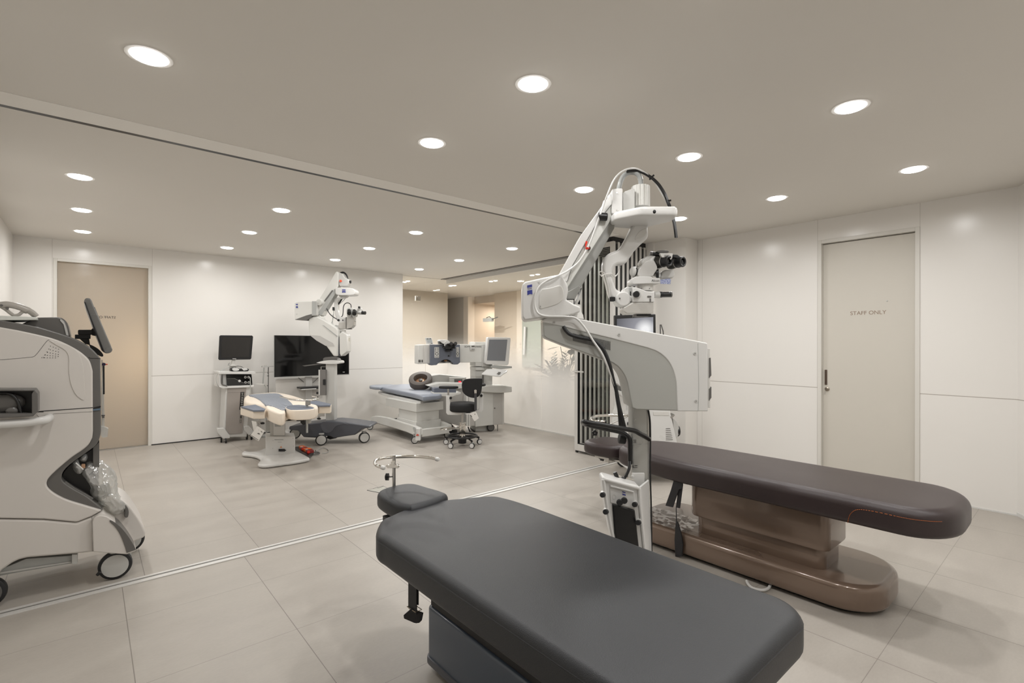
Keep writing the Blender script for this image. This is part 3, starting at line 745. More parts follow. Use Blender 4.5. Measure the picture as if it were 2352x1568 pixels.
# chrome hoop at the head of the brown table
Hb = thing('wrist_rest_hoop', (3.40, 2.75, .50), 'chrome wrist rest hoop with black end cap beside the brown head cushion', 'wrist rest')
V4 = VF(t=4.15)
c_ = [V4.w(1391, 968), V4.w(1375, 967.5), V4.w(1362, 965.5, .03), V4.w(1359, 960, .09), V4.w(1368, 955.5, .2), V4.w(1395, 953.5, .3), V4.w(1425, 953.5, .32), V4.w(1452, 954.5, .3), V4.w(1470, 957, .25)]
obj('hoop', MB().tube(c_, .0125, 14, sm=5), CHROME, Hb)
obj('end_cap', V4.bar(MB(), (1389, 968, 0), (1392.5, 968, 0), 4.4), BLACK, Hb)
obj('post', MB().cyl(V4.w(1372, 986, .05), V4.w(1372, 1022, .05), .009).cyl(V4.w(1372, 986, .05), V4.w(1440, 957, .3), .006), STEEL, Hb)
k_ = MB(); kc = V4.w(1366, 994, .03)
for k in range(5):
    a = 2 * math.pi * k / 5 + .3; k_.cyl(kc + RGT * .014 * math.cos(a) + Vector((0, 0, .014 * math.sin(a))) - FWD * .01, kc + RGT * .014 * math.cos(a) + Vector((0, 0, .014 * math.sin(a))) + FWD * .01, .011, n=10)
obj('knob', k_, BLACK, Hb)
# ------------------------------------------------------------------ big surgical microscope between the two tables
TM = 2.75
Q = VF(t=TM)
mc = Q.w(1471, 1400); 
S = thing('surgical_microscope', (mc.x, mc.y, 0), 'large white surgical microscope on a floor stand between the black and brown tables', 'surgical microscope')
# floor base
bm2 = MB(); c0 = Vector((mc.x, mc.y, 0))
bpoly = [(-.36, -.26), (-.30, -.31), (.0, -.20), (.26, -.16), (.40, -.14), (.45, -.07), (.40, .02), (.24, .14), (.02, .20), (-.30, .30), (-.36, .25), (-.27, .02)]
bpoly = [(c0.x + RGT.x * a + FWD.x * b, c0.y + RGT.y * a + FWD.y * b) for a, b in [(p.x, p.y) for p in resmooth([(a, b, 0) for a, b in bpoly], 3, True)]]
obj('stand_base', MB().slab(bpoly, .055, .135, .02, 3), CHAR, S)
for (a, b) in ((-.30, -.24), (-.30, .24), (.37, -.07), (.30, .03)):
    p = c0 + RGT * a + FWD * b; small_castor('castor', p.x, p.y, .055 / 2, S)
# column
col = MB(); pts = rrect(1451, 938, 1492, 1300, .1, 1)
w_, d_ = 20.5 * TM / FPX, .05
cpl = [(c0.x + RGT.x * a + FWD.x * b, c0.y + RGT.y * a + FWD.y * b) for a, b in rrect(-w_, -.004, w_, .095, .012, 4)]
obj('column', MB().slab(cpl, .13, 1.06, .001, 1), M('column_metal', (176, 176, 172), .28, .45), S)
obj('column_strip', Q.rbox(MB(), 1487.5, 944, 1492.5, 1004, -.008, .02), STEEL, S)
cc = MB(); cc.tube([Q.w(1489, 942, -.012), Q.w(1493, 965, -.012), Q.w(1494, 1010, -.012), Q.w(1493.5, 1060, -.012), Q.w(1494, 1110, -.012), Q.w(1496, 1180, -.02), Q.w(1497, 1300, -.01)], .0045, 8, sm=4)
obj('column_cable', cc, BLACK, S)
lb = MB()
for (a, b, c, d) in ((1455, 1019, 1456, 1026), (1461, 1010, 1462, 1018), (1458.5, 1008, 1461.5, 1017)): pass
Q.rbox(lb, 1455, 1009.5, 1461.5, 1009.9, -.0055, -.003); Q.rbox(lb, 1455, 1016.6, 1461.5, 1017, -.0055, -.003); Q.rbox(lb, 1455, 1009.5, 1455.4, 1017, -.0055, -.003); Q.rbox(lb, 1461.1, 1009.5, 1461.5, 1017, -.0055, -.003)
Q.rbox(lb, 1457.6, 1011.2, 1459.6, 1015.6, -.0055, -.003); Q.rbox(lb, 1453, 1073, 1464, 1074, -.0055, -.003); Q.rbox(lb, 1453, 1068.5, 1455, 1073, -.0055, -.003); Q.rbox(lb, 1457.4, 1068.5, 1464, 1070, -.0055, -.003)
obj('column_marking', lb, INK, S, smooth=False)
jm = MB(); Q.rbox(jm, 1451, 1019.6, 1492, 1020.2, -.0048, -.0035)
obj('column_joint', jm, MGREY, S, smooth=False)
fo = MB(); Q.rbox(fo, 1452, 1086, 1481, 1120, -.012, .0, 2); Q.disc(fo, 1453.5, 1094, 3, -.02, -.01)
obj('column_foot_cover', fo, WHITE, S, bev=.003)

# boom housing
full = [(1247, 735), (1262, 727), (1300, 727)] + [(1330, 733), (1400, 746), (1500, 764.5), (1600, 783.5), (1621, 788), (1625, 790), (1625.5, 943.5), (1556, 943.5), (1462, 940.5), (1452, 936.5)] + cr2([(1446, 905), (1441, 880), (1434, 862), (1422, 845), (1408, 834), (1394, 828.5)], 4) + [(1350, 813), (1300, 795), (1255, 777), (1248.5, 770)]
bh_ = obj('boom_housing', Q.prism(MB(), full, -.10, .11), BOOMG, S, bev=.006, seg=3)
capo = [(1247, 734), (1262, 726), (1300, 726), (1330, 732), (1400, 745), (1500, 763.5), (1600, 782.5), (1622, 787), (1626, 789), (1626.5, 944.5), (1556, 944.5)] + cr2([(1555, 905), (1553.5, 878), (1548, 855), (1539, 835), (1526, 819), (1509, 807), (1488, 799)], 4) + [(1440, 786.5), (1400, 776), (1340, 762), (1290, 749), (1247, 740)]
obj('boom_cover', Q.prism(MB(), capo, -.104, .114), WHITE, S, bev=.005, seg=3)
sl = MB()
for k in range(29):
    x = 1316.5 + k * 3.0; yt = 763.5 + (x - 1316) * .24; yb = 782.5 + (x - 1316) * .255
    if x < 1330: yt += 1.5
    Q.rbox(sl, x, yt, x + 1.15, yb, -.1022, -.09)
obj('vent_slot', sl, BLACK, bh_, smooth=False)
scs = MB(); 
for (x, y) in ((1272.5, 740), (1422, 768), (1596.5, 811.5), (1599, 921)):
    Q.disc(scs, x, y, 3.6, -.1075, -.10); 
obj('screw_cap', scs, LGREY, bh_)
sc2 = MB()
for (x, y) in ((1272.5, 740), (1422, 768), (1596.5, 811.5), (1599, 921)): Q.disc(sc2, x, y, 1.0, -.109, -.10, n=10)
obj('screw', sc2, DGREY, bh_)
jl = MB(); jl.tube([Q.w(1603, 788, -.1045), Q.w(1604.5, 850, -.1045), Q.w(1605, 900, -.1045), Q.w(1603.5, 944, -.1045)], .0012, 6, sm=3)
obj('cover_joint', jl, MGREY, bh_)
# rear connector panel with its dark recesses
rp = MB(); Q.rbox(rp, 1626, 800, 1631.5, 936, -.06, .09)
rpo = obj('rear_panel', rp, SOFTW, S, bev=.002)
rs = MB(); Q.prism(rs, [(1629, 822), (1632.5, 821), (1634, 862), (1629, 868)], -.064, -.02); Q.prism(rs, [(1629, 893), (1634, 888), (1634, 913), (1629, 920)], -.064, -.02)
obj('rear_recess', rs, DGREY, rpo)

# neck between boom and counterweight box
nk = MB(); cN = Q.w(1311, 731, .0); kN = TM / FPX
nk.lathe(cN, (0, 0, 1), ((-.004, 30 * kN), (.02, 28 * kN), (.035, 24 * kN), (.075, 23 * kN)), 28)
obj('neck', nk, SOFTW, S)
pk = MB(); pk.cyl(Q.w(1312, 722, -.075), Q.w(1303, 734, -.085), .005); pk.obox(Q.w(1304, 707, -.075), RGT * .006, FWD * .006, (0, 0, .009))
obj('release_pin', pk, STEEL, S)
# counterweight box
cwb = cr2([(1199.5, 728), (1199, 700), (1199.3, 660), (1201, 652), (1207, 646.5)], 4) + [(1240, 639)] + cr2([(1277, 631.2), (1290, 632), (1298, 642), (1303.5, 655), (1305, 668), (1301, 688)], 4) + [(1318, 698), (1333, 704), (1333, 716), (1318, 722), (1290, 727), (1240, 731), (1206, 735.5)]
cw = obj('counterweight_box', Q.prism(MB(), cwb, -.13, .12), WHITE, S, bev=.018, seg=4)
inn = cr2([(1246, 663), (1262, 661.5), (1282, 656), (1290, 658), (1295, 672), (1292, 688), (1278, 699), (1252, 707), (1240, 708), (1238, 690), (1240, 672), (1246, 663)], 4)[:-1]
obj('side_cover', Q.prism(MB(), inn, -.134, -.12), SOFTW, cw, bev=.004, seg=3)
sb = MB()
for (x, y) in ((1238.5, 647.5), (1240.5, 704)): Q.disc(sb, x, y, 2.2, -.134, -.125, 1.9, 14)
obj('screw', sb, LGREY, cw)
fl_ = MB(); Q.prism(fl_, [(1210.8, 655.2), (1222, 652.8), (1222.2, 658.6), (1211, 660.9)], -.1315, -.129)
Q.prism(fl_, [(1211.1, 667.3), (1222.6, 665.2), (1223, 676)] + [(1223 - 11.6 * k / 6, 676 - (1.9 * math.sin(math.pi * k / 6)) + 2.0 * k / 6) for k in range(1, 7)], -.1315, -.129)
obj('flag_logo', fl_, LOGOB, cw, smooth=False)
tdir = (Q.w(1222, 662.2, -.132) - Q.w(1211, 664.4, -.132)).normalized()
text('lettering', 'ZEISS', .0105, Q.w(1216.7, 663.1, -.1322), tdir, (0, 0, 1), LOGOB, cw)
# inclined balance arm
armo = [(1283, 634), (1334, 542), (1373, 488), (1404, 445), (1413, 452), (1413, 500), (1411, 524), (1366, 604), (1321, 684), (1299, 686)]
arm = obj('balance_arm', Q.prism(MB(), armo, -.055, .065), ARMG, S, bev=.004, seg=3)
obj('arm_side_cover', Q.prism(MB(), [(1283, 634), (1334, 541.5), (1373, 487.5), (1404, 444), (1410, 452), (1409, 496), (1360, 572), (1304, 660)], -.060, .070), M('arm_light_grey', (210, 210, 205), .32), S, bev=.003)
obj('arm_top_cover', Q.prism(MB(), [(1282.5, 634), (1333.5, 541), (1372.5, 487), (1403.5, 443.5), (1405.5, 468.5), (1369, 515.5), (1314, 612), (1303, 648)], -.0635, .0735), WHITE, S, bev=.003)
obj('cover_joint', MB().tube([Q.w(1303.5, 646, -.0645), Q.w(1314.3, 611.5, -.0645), Q.w(1369.3, 515, -.0645), Q.w(1405.6, 468, -.0645)], .0016, 6), DGREY, arm)
el = MB(); Q.bar(el, (1291, 672, -.085), (1291, 672, .085), 20, n=28)
bk = [(1299, 672), (1300, 688), (1318, 692), (1324, 680), (1333, 664), (1333, 658), (1329, 655), (1322, 660)]
obj('arm_elbow', Q.prism(MB(), bk, -.07, .06), ARMG, S, bev=.004)
Q.rbox(MB(), 0, 0, 1, 1, 0, .1).bm.free()
cm = MB(); Q.rbox(cm, 1299, 688.5, 1317.5, 702.5, -.085, -.03)
obj('latch_plate', cm, ALU, S, bev=.002)
obj('latch_frame', Q.rbox(MB(), 1297, 686.5, 1319.5, 704.2, -.08, -.04), BLACK, S)
obj('rear_fairing', Q.prism(MB(), cr2([(1321, 700), (1324, 690), (1331, 678), (1336, 664), (1336.5, 660)], 4) + [(1335, 672), (1333, 686), (1326, 698)], -.04, .05), SOFTW, S)
rk = MB(); kk = Q.w(1350, 569.5, -.06)
Q.disc(rk, 1352.5, 569.5, 4.3, -.075, -.055); obj('knob_ring', rk, BLACK, arm)
rk = MB(); Q.bar(rk, (1352, 569.5, -.074), (1347.5, 570, -.098), 3.0, 2.8, 16); Q.prism(rk, [(1345.4, 553), (1350, 554.5), (1346, 566), (1343.8, 567)], -.075, -.07)
obj('brake_lever', rk, RED, arm)
bk2 = MB(); Q.bar(bk2, (1374, 497, -.085), (1395, 498, -.085), 9.2, 9.2, 24); bk2o = obj('arm_knob', bk2, BLACK, S, bev=.006, seg=3)
obj('knob_stem', Q.bar(MB(), (1385, 497.5, -.08), (1385, 497.5, -.05), 4), DGREY, bk2o)
# bracket and motor at the head of the arm
hb_ = [(1405.5, 436), (1409, 433), (1429, 431.8), (1430, 434), (1430, 487), (1408, 491), (1405, 489)]
hbo = obj('head_bracket', Q.prism(MB(), hb_, -.075, .06), WHITE, S, bev=.004)
sb = MB()
for (x, y) in ((1416.7, 442.5), (1416.8, 481.5)): Q.disc(sb, x, y, 1.7, -.078, -.07, 1.4, 12)
obj('screw', sb, STEEL, hbo)
obj('head_box', Q.prism(MB(), [(1430, 443), (1436, 439), (1455, 432), (1458, 434), (1458, 480), (1431, 484)], -.055, .05), LGREY, S, bev=.003)
mr_ = MB(); cM = Q.w(1471.5, 470, .0); kM = TM / FPX; zt, zb = Q.w(1471.5, 428, 0).z, Q.w(1471.5, 476, 0).z
ringp = []
for i in range(96):
    a = 2 * math.pi * i / 96; r = (20.5 + (-.8 if (i // 3) % 2 else .35)) * kM; ringp.append((cM.x + r * math.cos(a), cM.y + r * math.sin(a)))
mr_.loft([[(x, y, zb) for x, y in ringp], [(x, y, zt - .004) for x, y in ringp], [(cM.x + (x - cM.x) * .94, cM.y + (y - cM.y) * .94, zt) for x, y in ringp]])
obj('ribbed_housing', mr_, M('pale_rib_grey', (204, 203, 198), .28), S, ang=25)
# platform seen from below
PZ0, PZ1 = 2.060, 2.108
cP = Q.w(1473.5, 498, -.11); kk = 2.64 / FPX
def loc2(poly, c): return [(c.x + RGT.x * a + FWD.x * b, c.y + RGT.y * a + FWD.y * b) for a, b in poly]
pp = round_poly([(-.155, -.035), (-.04, -.145), (.147, -.145), (.160, -.05), (.155, -.01), (.05, .13), (-.04, .15), (-.135, .12), (-.156, .08)], .03)
pf = obj('platform', MB().slab(loc2(pp, cP), PZ0, PZ1, .014, 4), WHITE, S, ang=50)
obj('bearing_plate', MB().cyl(Q.w(1471, 505, .02) * 1 - Vector((0, 0, 0)), Q.w(1471, 505, .02) + Vector((0, 0, .02)), .075, n=32), LGREY, pf)
pbm = MB(); p_ = Q.w(1504, 485, -.262); pbm.sphere(p_ + FWD * .012, .010, (1, 1, 1.1)); obj('platform_button', pbm, BLACK, pf)
# hoses over the head
gh = MB(); gh.tube([Q.w(1421, 436, -.02), Q.w(1425, 418, -.02), Q.w(1434, 402, 0), Q.w(1447, 396, .01), Q.w(1461, 397.5, .0), Q.w(1470, 408, 0), Q.w(1473, 430, 0)], .0135, 14, sm=6)
obj('grey_hose', gh, M('hose_grey', (150, 152, 150), .35), S)
bhz = MB()
for dx, dy, dd in ((0, 0, 0), (1.6, 1.5, .012), (-1.2, 1.8, -.01)):
    bhz.tube([Q.w(1440 + dx, 393 + dy, dd), Q.w(1456 + dx, 391 + dy, dd), Q.w(1474 + dx, 394 + dy, dd), Q.w(1494 + dx, 405 + dy, dd), Q.w(1511 + dx, 420 + dy, dd), Q.w(1525 + dx, 441 + dy, dd), Q.w(1535 + dx * 1.2, 465 + dy, dd), Q.w(1543 + dx * 1.5, 490, dd - .03), Q.w(1549 + dx, 515, dd - .05), Q.w(1553 + dx, 546, dd - .05)], .0058, 8, sm=5)
obj('cable_bundle', bhz, BLACK, S)
ct = MB()
for (x, y, a) in ((1476, 396, 0), (1497, 407, 1), (1536, 461, 2)):
    Q.bar(ct, (x - 5 if a < 2 else x - 4, y + (5 if a == 1 else 0), 0), (x + 5 if a < 2 else x + 5, y - (5 if a == 1 else 1), 0), 2.2, n=8)
obj('cable_tie', ct, BLACK, S)
wcb = MB(); wcb.tube([Q.w(1383, 484, -.075), Q.w(1388, 466, -.075), Q.w(1398, 440, -.09), Q.w(1409, 415, -.07), Q.w(1424, 397, -.04), Q.w(1444, 387.5, -.02), Q.w(1465, 388, -.02), Q.w(1490, 403, 0), Q.w(1508, 424, .02), Q.w(1522, 447, .02), Q.w(1532, 466, .02)], .0048, 8, sm=5)
obj('white_hose', wcb, WHITE, S)
wc2 = MB(); wc2.tube([Q.w(1388, 462, -.08), Q.w(1379, 492, -.1), Q.w(1371, 515, -.085), Q.w(1357, 553, -.085), Q.w(1344, 580, -.09), Q.w(1328, 603, -.09), Q.w(1305, 621, -.1), Q.w(1280, 634, -.15), Q.w(1254, 646, -.15), Q.w(1237, 661, -.15), Q.w(1229, 685, -.15), Q.w(1229, 704, -.15), Q.w(1237, 720, -.15), Q.w(1258, 726, -.13), Q.w(1300, 727, -.13), Q.w(1323, 731, -.13), Q.w(1343, 752, -.13), Q.w(1362, 782, -.13), Q.w(1383, 813, -.13), Q.w(1398, 848, -.12), Q.w(1410, 880, -.11), Q.w(1420, 920, -.09), Q.w(1428, 950, -.09), Q.w(1436, 985, -.06)], .0056, 9, sm=6)
obj('white_cable', wc2, WHITE, S)
bhh = MB(); bhh.tube([Q.w(1294, 749.5, -.11), Q.w(1300, 759, -.115), Q.w(1310, 768, -.12), Q.w(1330, 774.5, -.12), Q.w(1352, 778.5, -.12), Q.w(1366, 783, -.12), Q.w(1382, 797, -.12), Q.w(1392, 815, -.12), Q.w(1401, 840, -.12), Q.w(1408, 870, -.11), Q.w(1416, 900, -.10), Q.w(1422, 940, -.10), Q.w(1425, 978, -.08)], .0098, 12, sm=6)
bhh.tube([Q.w(1416, 900, -.10), Q.w(1421, 930, -.10), Q.w(1428, 960, -.09), Q.w(1433, 982, -.06)], lambda t: .010 + .004 * t, 12, sm=5)
obj('black_hose', bhh, RUBBER, S)
# black handle loops at the column
hl = MB(); hl.tube([Q.w(1491, 1008, -.02), Q.w(1483, 1003, -.06), Q.w(1470, 996, -.10), Q.w(1457, 989, -.13), Q.w(1430, 984, -.18), Q.w(1390, 976.5, -.22), Q.w(1352, 970, -.24), Q.w(1341, 968.5, -.22), Q.w(1340, 972, -.14), Q.w(1352, 976, -.08), Q.w(1390, 984.5, -.02), Q.w(1425, 992, .0), Q.w(1440, 1000, .0), Q.w(1446, 1010, .0), Q.w(1447, 1030, 0), Q.w(1447, 1065, .0)], .0125, 12, sm=5)
obj('push_handle', hl, BLACK, S)
hk = MB(); hk.tube([Q.w(1446.5, 1060, -.02), Q.w(1445, 1075, -.04), Q.w(1439, 1090, -.05), Q.w(1433, 1099, -.05)], .0085, 10, sm=4)
hk.tube([Q.w(1434, 1098, -.05), Q.w(1428, 1102, -.055), Q.w(1420, 1100, -.06), Q.w(1416, 1093, -.06), Q.w(1412, 1084, -.06)], .011, 10, sm=4)
obj('hook', hk, BLACK, S)
obj('hook_rod', Q.bar(MB(), (1422, 1093, -.05), (1456, 1103, -.02), 2.2), CHROME, S)
kb = MB(); kc = Q.w(1429, 1007, .10)
Q.bar(kb, (1421, 1006, .05), (1437, 1008, .05), 12, 12, 24)
obj('handle_knob', kb, RUBBER, S, bev=.006)

# ---- suspension arm and optics
sa = [(1456, 512), (1470, 508), (1488, 514)] + cr2([(1489.5, 535), (1488, 545), (1480, 554), (1470, 563), (1457, 577), (1447, 592), (1438, 603.5)], 4) + [(1430, 606)] + cr2([(1420, 606.5), (1412, 612), (1407.5, 624), (1408, 640), (1412, 654), (1418, 665), (1428, 670.5)], 4) + [(1438, 671), (1452, 672), (1453, 700)] + cr2([(1440, 703), (1424, 697), (1410, 690), (1402, 680), (1397, 662), (1393, 645), (1388, 630), (1385.5, 615), (1387, 600), (1392, 588), (1400, 581.5), (1414, 575.5), (1421, 571.5), (1430, 562), (1444, 537)], 4)
sap = obj('suspension_arm', Q.prism(MB(), sa, -.035, .045), WHITE, S, bev=.014, seg=4)
obj('arm_inset', Q.prism(MB(), cr2([(1484, 524), (1470, 530), (1460, 543), (1459, 550), (1466, 549), (1480, 542), (1486, 534)], 4), -.0365, -.03), SOFTW, sap, bev=.001)
jt = MB(); Q.bar(jt, (1432, 690, -.02), (1444, 686, .02), 19, 17.5, 32)
obj('joint', Q.disc(MB(), 1432, 686, 17.5, -.05, .05, n=32), WHITE, S, bev=.008, seg=3)
jd = MB(); jd.lathe(Q.w(1437, 687, .0), RGT, ((0, 18 * kM), (.012, 18.5 * kM), (.024, 17.5 * kM), (.028, 16 * kM)), 32)
obj('joint_disc', jd, WHITE, S)
obj('joint_cap', Q.rbox(MB(), 1400.5, 681.2, 1413.5, 691.6, -.062, -.03, 2.5), BLACK, S, bev=.002)
sm_ = MB(); Q.disc(sm_, 1423.5, 685, 1.9, -.053, -.045, n=12); obj('joint_screw', sm_, DGREY, S)
# thin white cables gathered on the arm
tcb = MB()
for k, (dx, dd) in enumerate(((0, -.05), (3, -.045), (5.5, -.052))):
    tcb.tube([Q.w(1384 + dx, 628, dd), Q.w(1387 + dx, 640, dd), Q.w(1391.5 + dx, 655, dd), Q.w(1394 + dx, 668, dd), Q.w(1398 + dx * .6, 682, dd), Q.w(1404, 690, dd)], .0022, 6, sm=4)
tcb.tube([Q.w(1386, 633, -.05), Q.w(1378, 631, -.05), Q.w(1376.5, 626, -.05), Q.w(1380, 623.5, -.05), Q.w(1388, 627, -.05), Q.w(1386, 633, -.05)], .0028, 6, sm=4)
tcb.tube([Q.w(1381, 635, -.05), Q.w(1390, 630, -.05), Q.w(1404, 628.5, -.045), Q.w(1412, 635, -.03), Q.w(1420, 626, -.0), Q.w(1424, 612, .03)], .0030, 6, sm=4)
obj('thin_cable', tcb, SOFTW, S)
# carrier bracket
cb_ = [(1434, 663), (1440, 658.5), (1454, 659), (1454, 713), (1443, 713.5), (1433, 710)]
obj('carrier', Q.prism(MB(), cb_, -.035, .05), WHITE, S, bev=.004)
obj('carrier_strip', Q.rbox(MB(), 1444.5, 659.5, 1453.5, 712.5, -.04, -.02), MGREY, S, bev=.002)
obj('carrier_slot', Q.rbox(MB(), 1447, 669, 1449.6, 694, -.0405, -.035), BLACK, S)
ob_ = [(1453.5, 659), (1462, 659.5), (1484, 668), (1497, 669.5), (1503.5, 668), (1503.5, 693.5), (1453.5, 693.5)]
obo = obj('optics_body', Q.prism(MB(), ob_, -.06, .06), WHITE, S, bev=.005, seg=3)
obj('optics_lower', Q.prism(MB(), [(1433, 706), (1453.5, 693.7), (1503, 693.7), (1502, 708), (1499, 720.5), (1440, 720.5), (1432.5, 715)], -.056, .056), M('optics_grey', (186, 183, 177), .35), S, bev=.006, seg=3)
obj('objective_ring', Q.rbox(MB(), 1462, 720.5, 1496, 726.5, -.045, .045, 2), BLACK, S)
kf = MB(); Q.disc(kf, 1463.5, 675.5, 9.3, -.069, -.05); kfo = obj('focus_dial_seat', kf, LGREY, S, bev=.002)
obj('focus_dial', Q.disc(MB(), 1462.3, 675.3, 7.3, -.085, -.065), BLACK, S, bev=.002)
wd = MB(); Q.rbox(wd, 1486.5, 679, 1496, 683.2, -.0625, -.05, 1.8); Q.rbox(wd, 1492, 685, 1495.3, 693, -.062, -.05)
obj('scale_window', wd, DGREY, obo)
obj('handgrip_collar', Q.bar(MB(), (1503, 677, -.01), (1515, 677.3, -.01), 7.4), LGREY, S)
hg = MB(); Q.bar(hg, (1514.5, 676.3, -.01), (1521, 676.4, -.01), 7.2, 6.8); Q.bar(hg, (1520.5, 676.4, -.01), (1540, 676, -.01), 6.3, 6.2); hgo = obj('handgrip', hg, BLACK, S, bev=.002)
obj('handgrip_end', Q.bar(MB(), (1540, 676, -.01), (1542.8, 676, -.01), 6.4), DGREY, hgo)
tn = MB(); cT = Q.w(1481.5, 668, .0)
tn.lathe(cT, (0, 0, 1), ((0, 17.5 * kM), (.02, 18 * kM), (.035, 18.2 * kM), (.037, 20 * kM), (.043, 20 * kM)), 36)
obj('tube_neck', tn, SOFTW, S)
ts = MB()
for x, y in ((1474.5, 662), (1492.5, 661.8)): Q.disc(ts, x, y, .9, -.047, -.035, n=10)
obj('neck_screw', ts, DGREY, S)
ap = [(1451.5, 640), (1456, 637), (1462, 634.5), (1495, 634.5), (1499, 637.5), (1516, 638.5), (1516, 650.5), (1496, 650.8), (1464, 651.8), (1456, 652.5), (1452, 650)]
apo = obj('adapter_plate', Q.prism(MB(), ap, -.058, .058), WHITE, S, bev=.003)
text('lettering', 'Alcon', .0185, Q.w(1505.7, 644.5, -.0586), RGT, (0, 0, 1), INK, apo)
bt = MB(); Q.prism(bt, [(1516.5, 642), (1538, 639.5), (1541, 642), (1540, 652), (1517, 651.5)], -.03, -.026)
TAG, nt, p = nodes('blue_patterned_tape'); n_ = nt.nodes.new('ShaderNodeTexNoise'); n_.inputs['Scale'].default_value = 260; tc_ = nt.nodes.new('ShaderNodeTexCoord'); nt.links.new(tc_.outputs['Object'], n_.inputs[0])
cr_ = nt.nodes.new('ShaderNodeValToRGB'); cr_.color_ramp.elements[0].position = .42; cr_.color_ramp.elements[0].color = lin((98, 108, 165)); cr_.color_ramp.elements[1].position = .58; cr_.color_ramp.elements[1].color = lin((190, 196, 215)); nt.links.new(n_.outputs[0], cr_.inputs[0]); nt.links.new(cr_.outputs[0], p.inputs['Base Color'])
obj('patterned_tape', bt, TAG, S)
cam_ = MB(); Q.prism(cam_, [(1518, 637.8), (1519, 624), (1528, 619), (1549, 620), (1550.5, 632), (1546, 638.5), (1522, 639.5)], -.01, .055)
obj('camera_box', cam_, LGREY, S, bev=.008, seg=3)
# knobs on the prism housing
pk_ = MB(); pk_.lathe(Q.w(1456, 623.5, -.02), -RGT * .9 - FWD * .35, ((-.008, 10.5 * kM), (0, 11.8 * kM), (.007, 11.6 * kM)), 28)
pko = obj('knob_rim', pk_, BLACK, S)
pk_ = MB(); pk_.lathe(Q.w(1455, 623.5, -.024), -RGT * .9 - FWD * .35, ((.0, 11.2 * kM), (.008, 10.8 * kM), (.012, 8 * kM), (.0135, 3 * kM)), 28)
obj('knob_face', pk_, LGREY, pko)
obj('knob_stem', MB().cyl(Q.w(1459, 624, -.01), Q.w(1474, 624, .0), 8 * kM), STEEL, pko)
pk_ = MB(); pk_.lathe(Q.w(1508, 628.5, -.02), RGT * .8 - FWD * .3, ((0, 10.2 * kM), (.012, 10 * kM)), 28)
pko = obj('knob_rim', pk_, BLACK, S)
obj('knob_stem', MB().cyl(Q.w(1498, 628, -.005), Q.w(1509, 629, -.018), 5 * kM, 8.5 * kM), STEEL, pko)
ph = [(1472, 613), (1477, 605), (1484, 599), (1500, 597), (1506, 604), (1510, 616), (1503, 628), (1497, 634.5), (1467, 634.5), (1466, 622)]
obj('prism_housing', Q.prism(MB(), cr2(ph + [ph[0]], 3)[:-1], -.048, .045), M('prism_grey', (192, 190, 186), .32), S, bev=.012, seg=4)
bt_ = [(1472, 601), (1476, 594), (1489, 587), (1501, 588.5), (1503, 596), (1502, 609), (1495, 615), (1482, 612.5), (1474, 608)]
obj('tilt_tube', Q.prism(MB(), cr2(bt_ + [bt_[0]], 3)[:-1], -.04, .04), LGREY, S, bev=.010, seg=4)
# binocular barrels: point out of the plane towards the right and the viewer
bd = (RGT * .56 - FWD * .80 - Vector((0, 0, .06))).normalized()
obj('tube_collar', MB().cyl(Q.w(1492, 604, .0), Q.w(1503, 605, -.02), 17.5 * kM, 16.5 * kM, 32), WHITE, S, bev=.003)
DM = M('dark_metal', (72, 70, 67), .22, .7)
for (x, y, dd, nm) in ((1512, 601.5, -.01, 'near'), (1543, 603, .02, 'far')):
    b0 = Q.w(x, y, dd)
    e0 = obj('barrel', MB().lathe(b0, bd, ((-.012, 15.5 * kM), (0, 16 * kM), (.016, 14.2 * kM), (.030, 12.8 * kM))), DM, S)
    e1 = obj('eyepiece', MB().lathe(b0 + bd * .028, bd, ((0, 12.6 * kM), (.012, 12.8 * kM), (.013, 11.8 * kM), (.030, 11.4 * kM), (.040, 12.2 * kM), (.046, 11.8 * kM), (.048, 10 * kM), (.046, 7.6 * kM), (.03, 6.5 * kM))), BLACK, S, ang=25)
    obj('eyepiece_ring', MB().lathe(b0 + bd * .030, bd, ((0, 12.9 * kM), (.003, 13.05 * kM), (.005, 12.9 * kM))), STEEL, e1)
    obj('lens', MB().lathe(b0 + bd * .064, bd, ((0, 7.2 * kM), (.002, 5 * kM), (.003, 1 * kM))), GLOSSB, e1)
brd = MB(); Q.bar(brd, (1495, 583.5, -.005), (1517, 584.5, -.01), 5.8, 5.4); obj('adjust_barrel', brd, BLACK, S, bev=.002)
obj('barrel_end', Q.bar(MB(), (1492.5, 583, -.005), (1498, 583.8, -.005), 6.2), DGREY, S, bev=.002)
obj('finger_wheel', Q.prism(MB(), cr2([(1507.5, 578), (1511, 575.6), (1522, 574.3), (1534, 575.3), (1536.5, 579), (1530, 580.3), (1515, 580.5), (1507.5, 578)], 3)[:-1], -.03, .03), DGREY, S, bev=.002)
wp = obj('name_plate', Q.prism(MB(), [(1515.5, 581), (1545.5, 582), (1544, 592), (1541, 596.5), (1538, 592), (1521, 591), (1518, 587)], -.066, -.045), SOFTW, S, bev=.0015)
text('lettering', 'ZEISS', .0135, Q.w(1531.7, 587.3, -.0668), RGT, (0, 0, 1), DGREY, wp)
obj('brow_guard', Q.prism(MB(), [(1545, 584), (1556, 584.5), (1561.5, 588), (1569, 599), (1571, 606), (1568, 612), (1563, 604), (1557, 594), (1545, 589.5)], -.035, .03), BLACK, S, bev=.003)

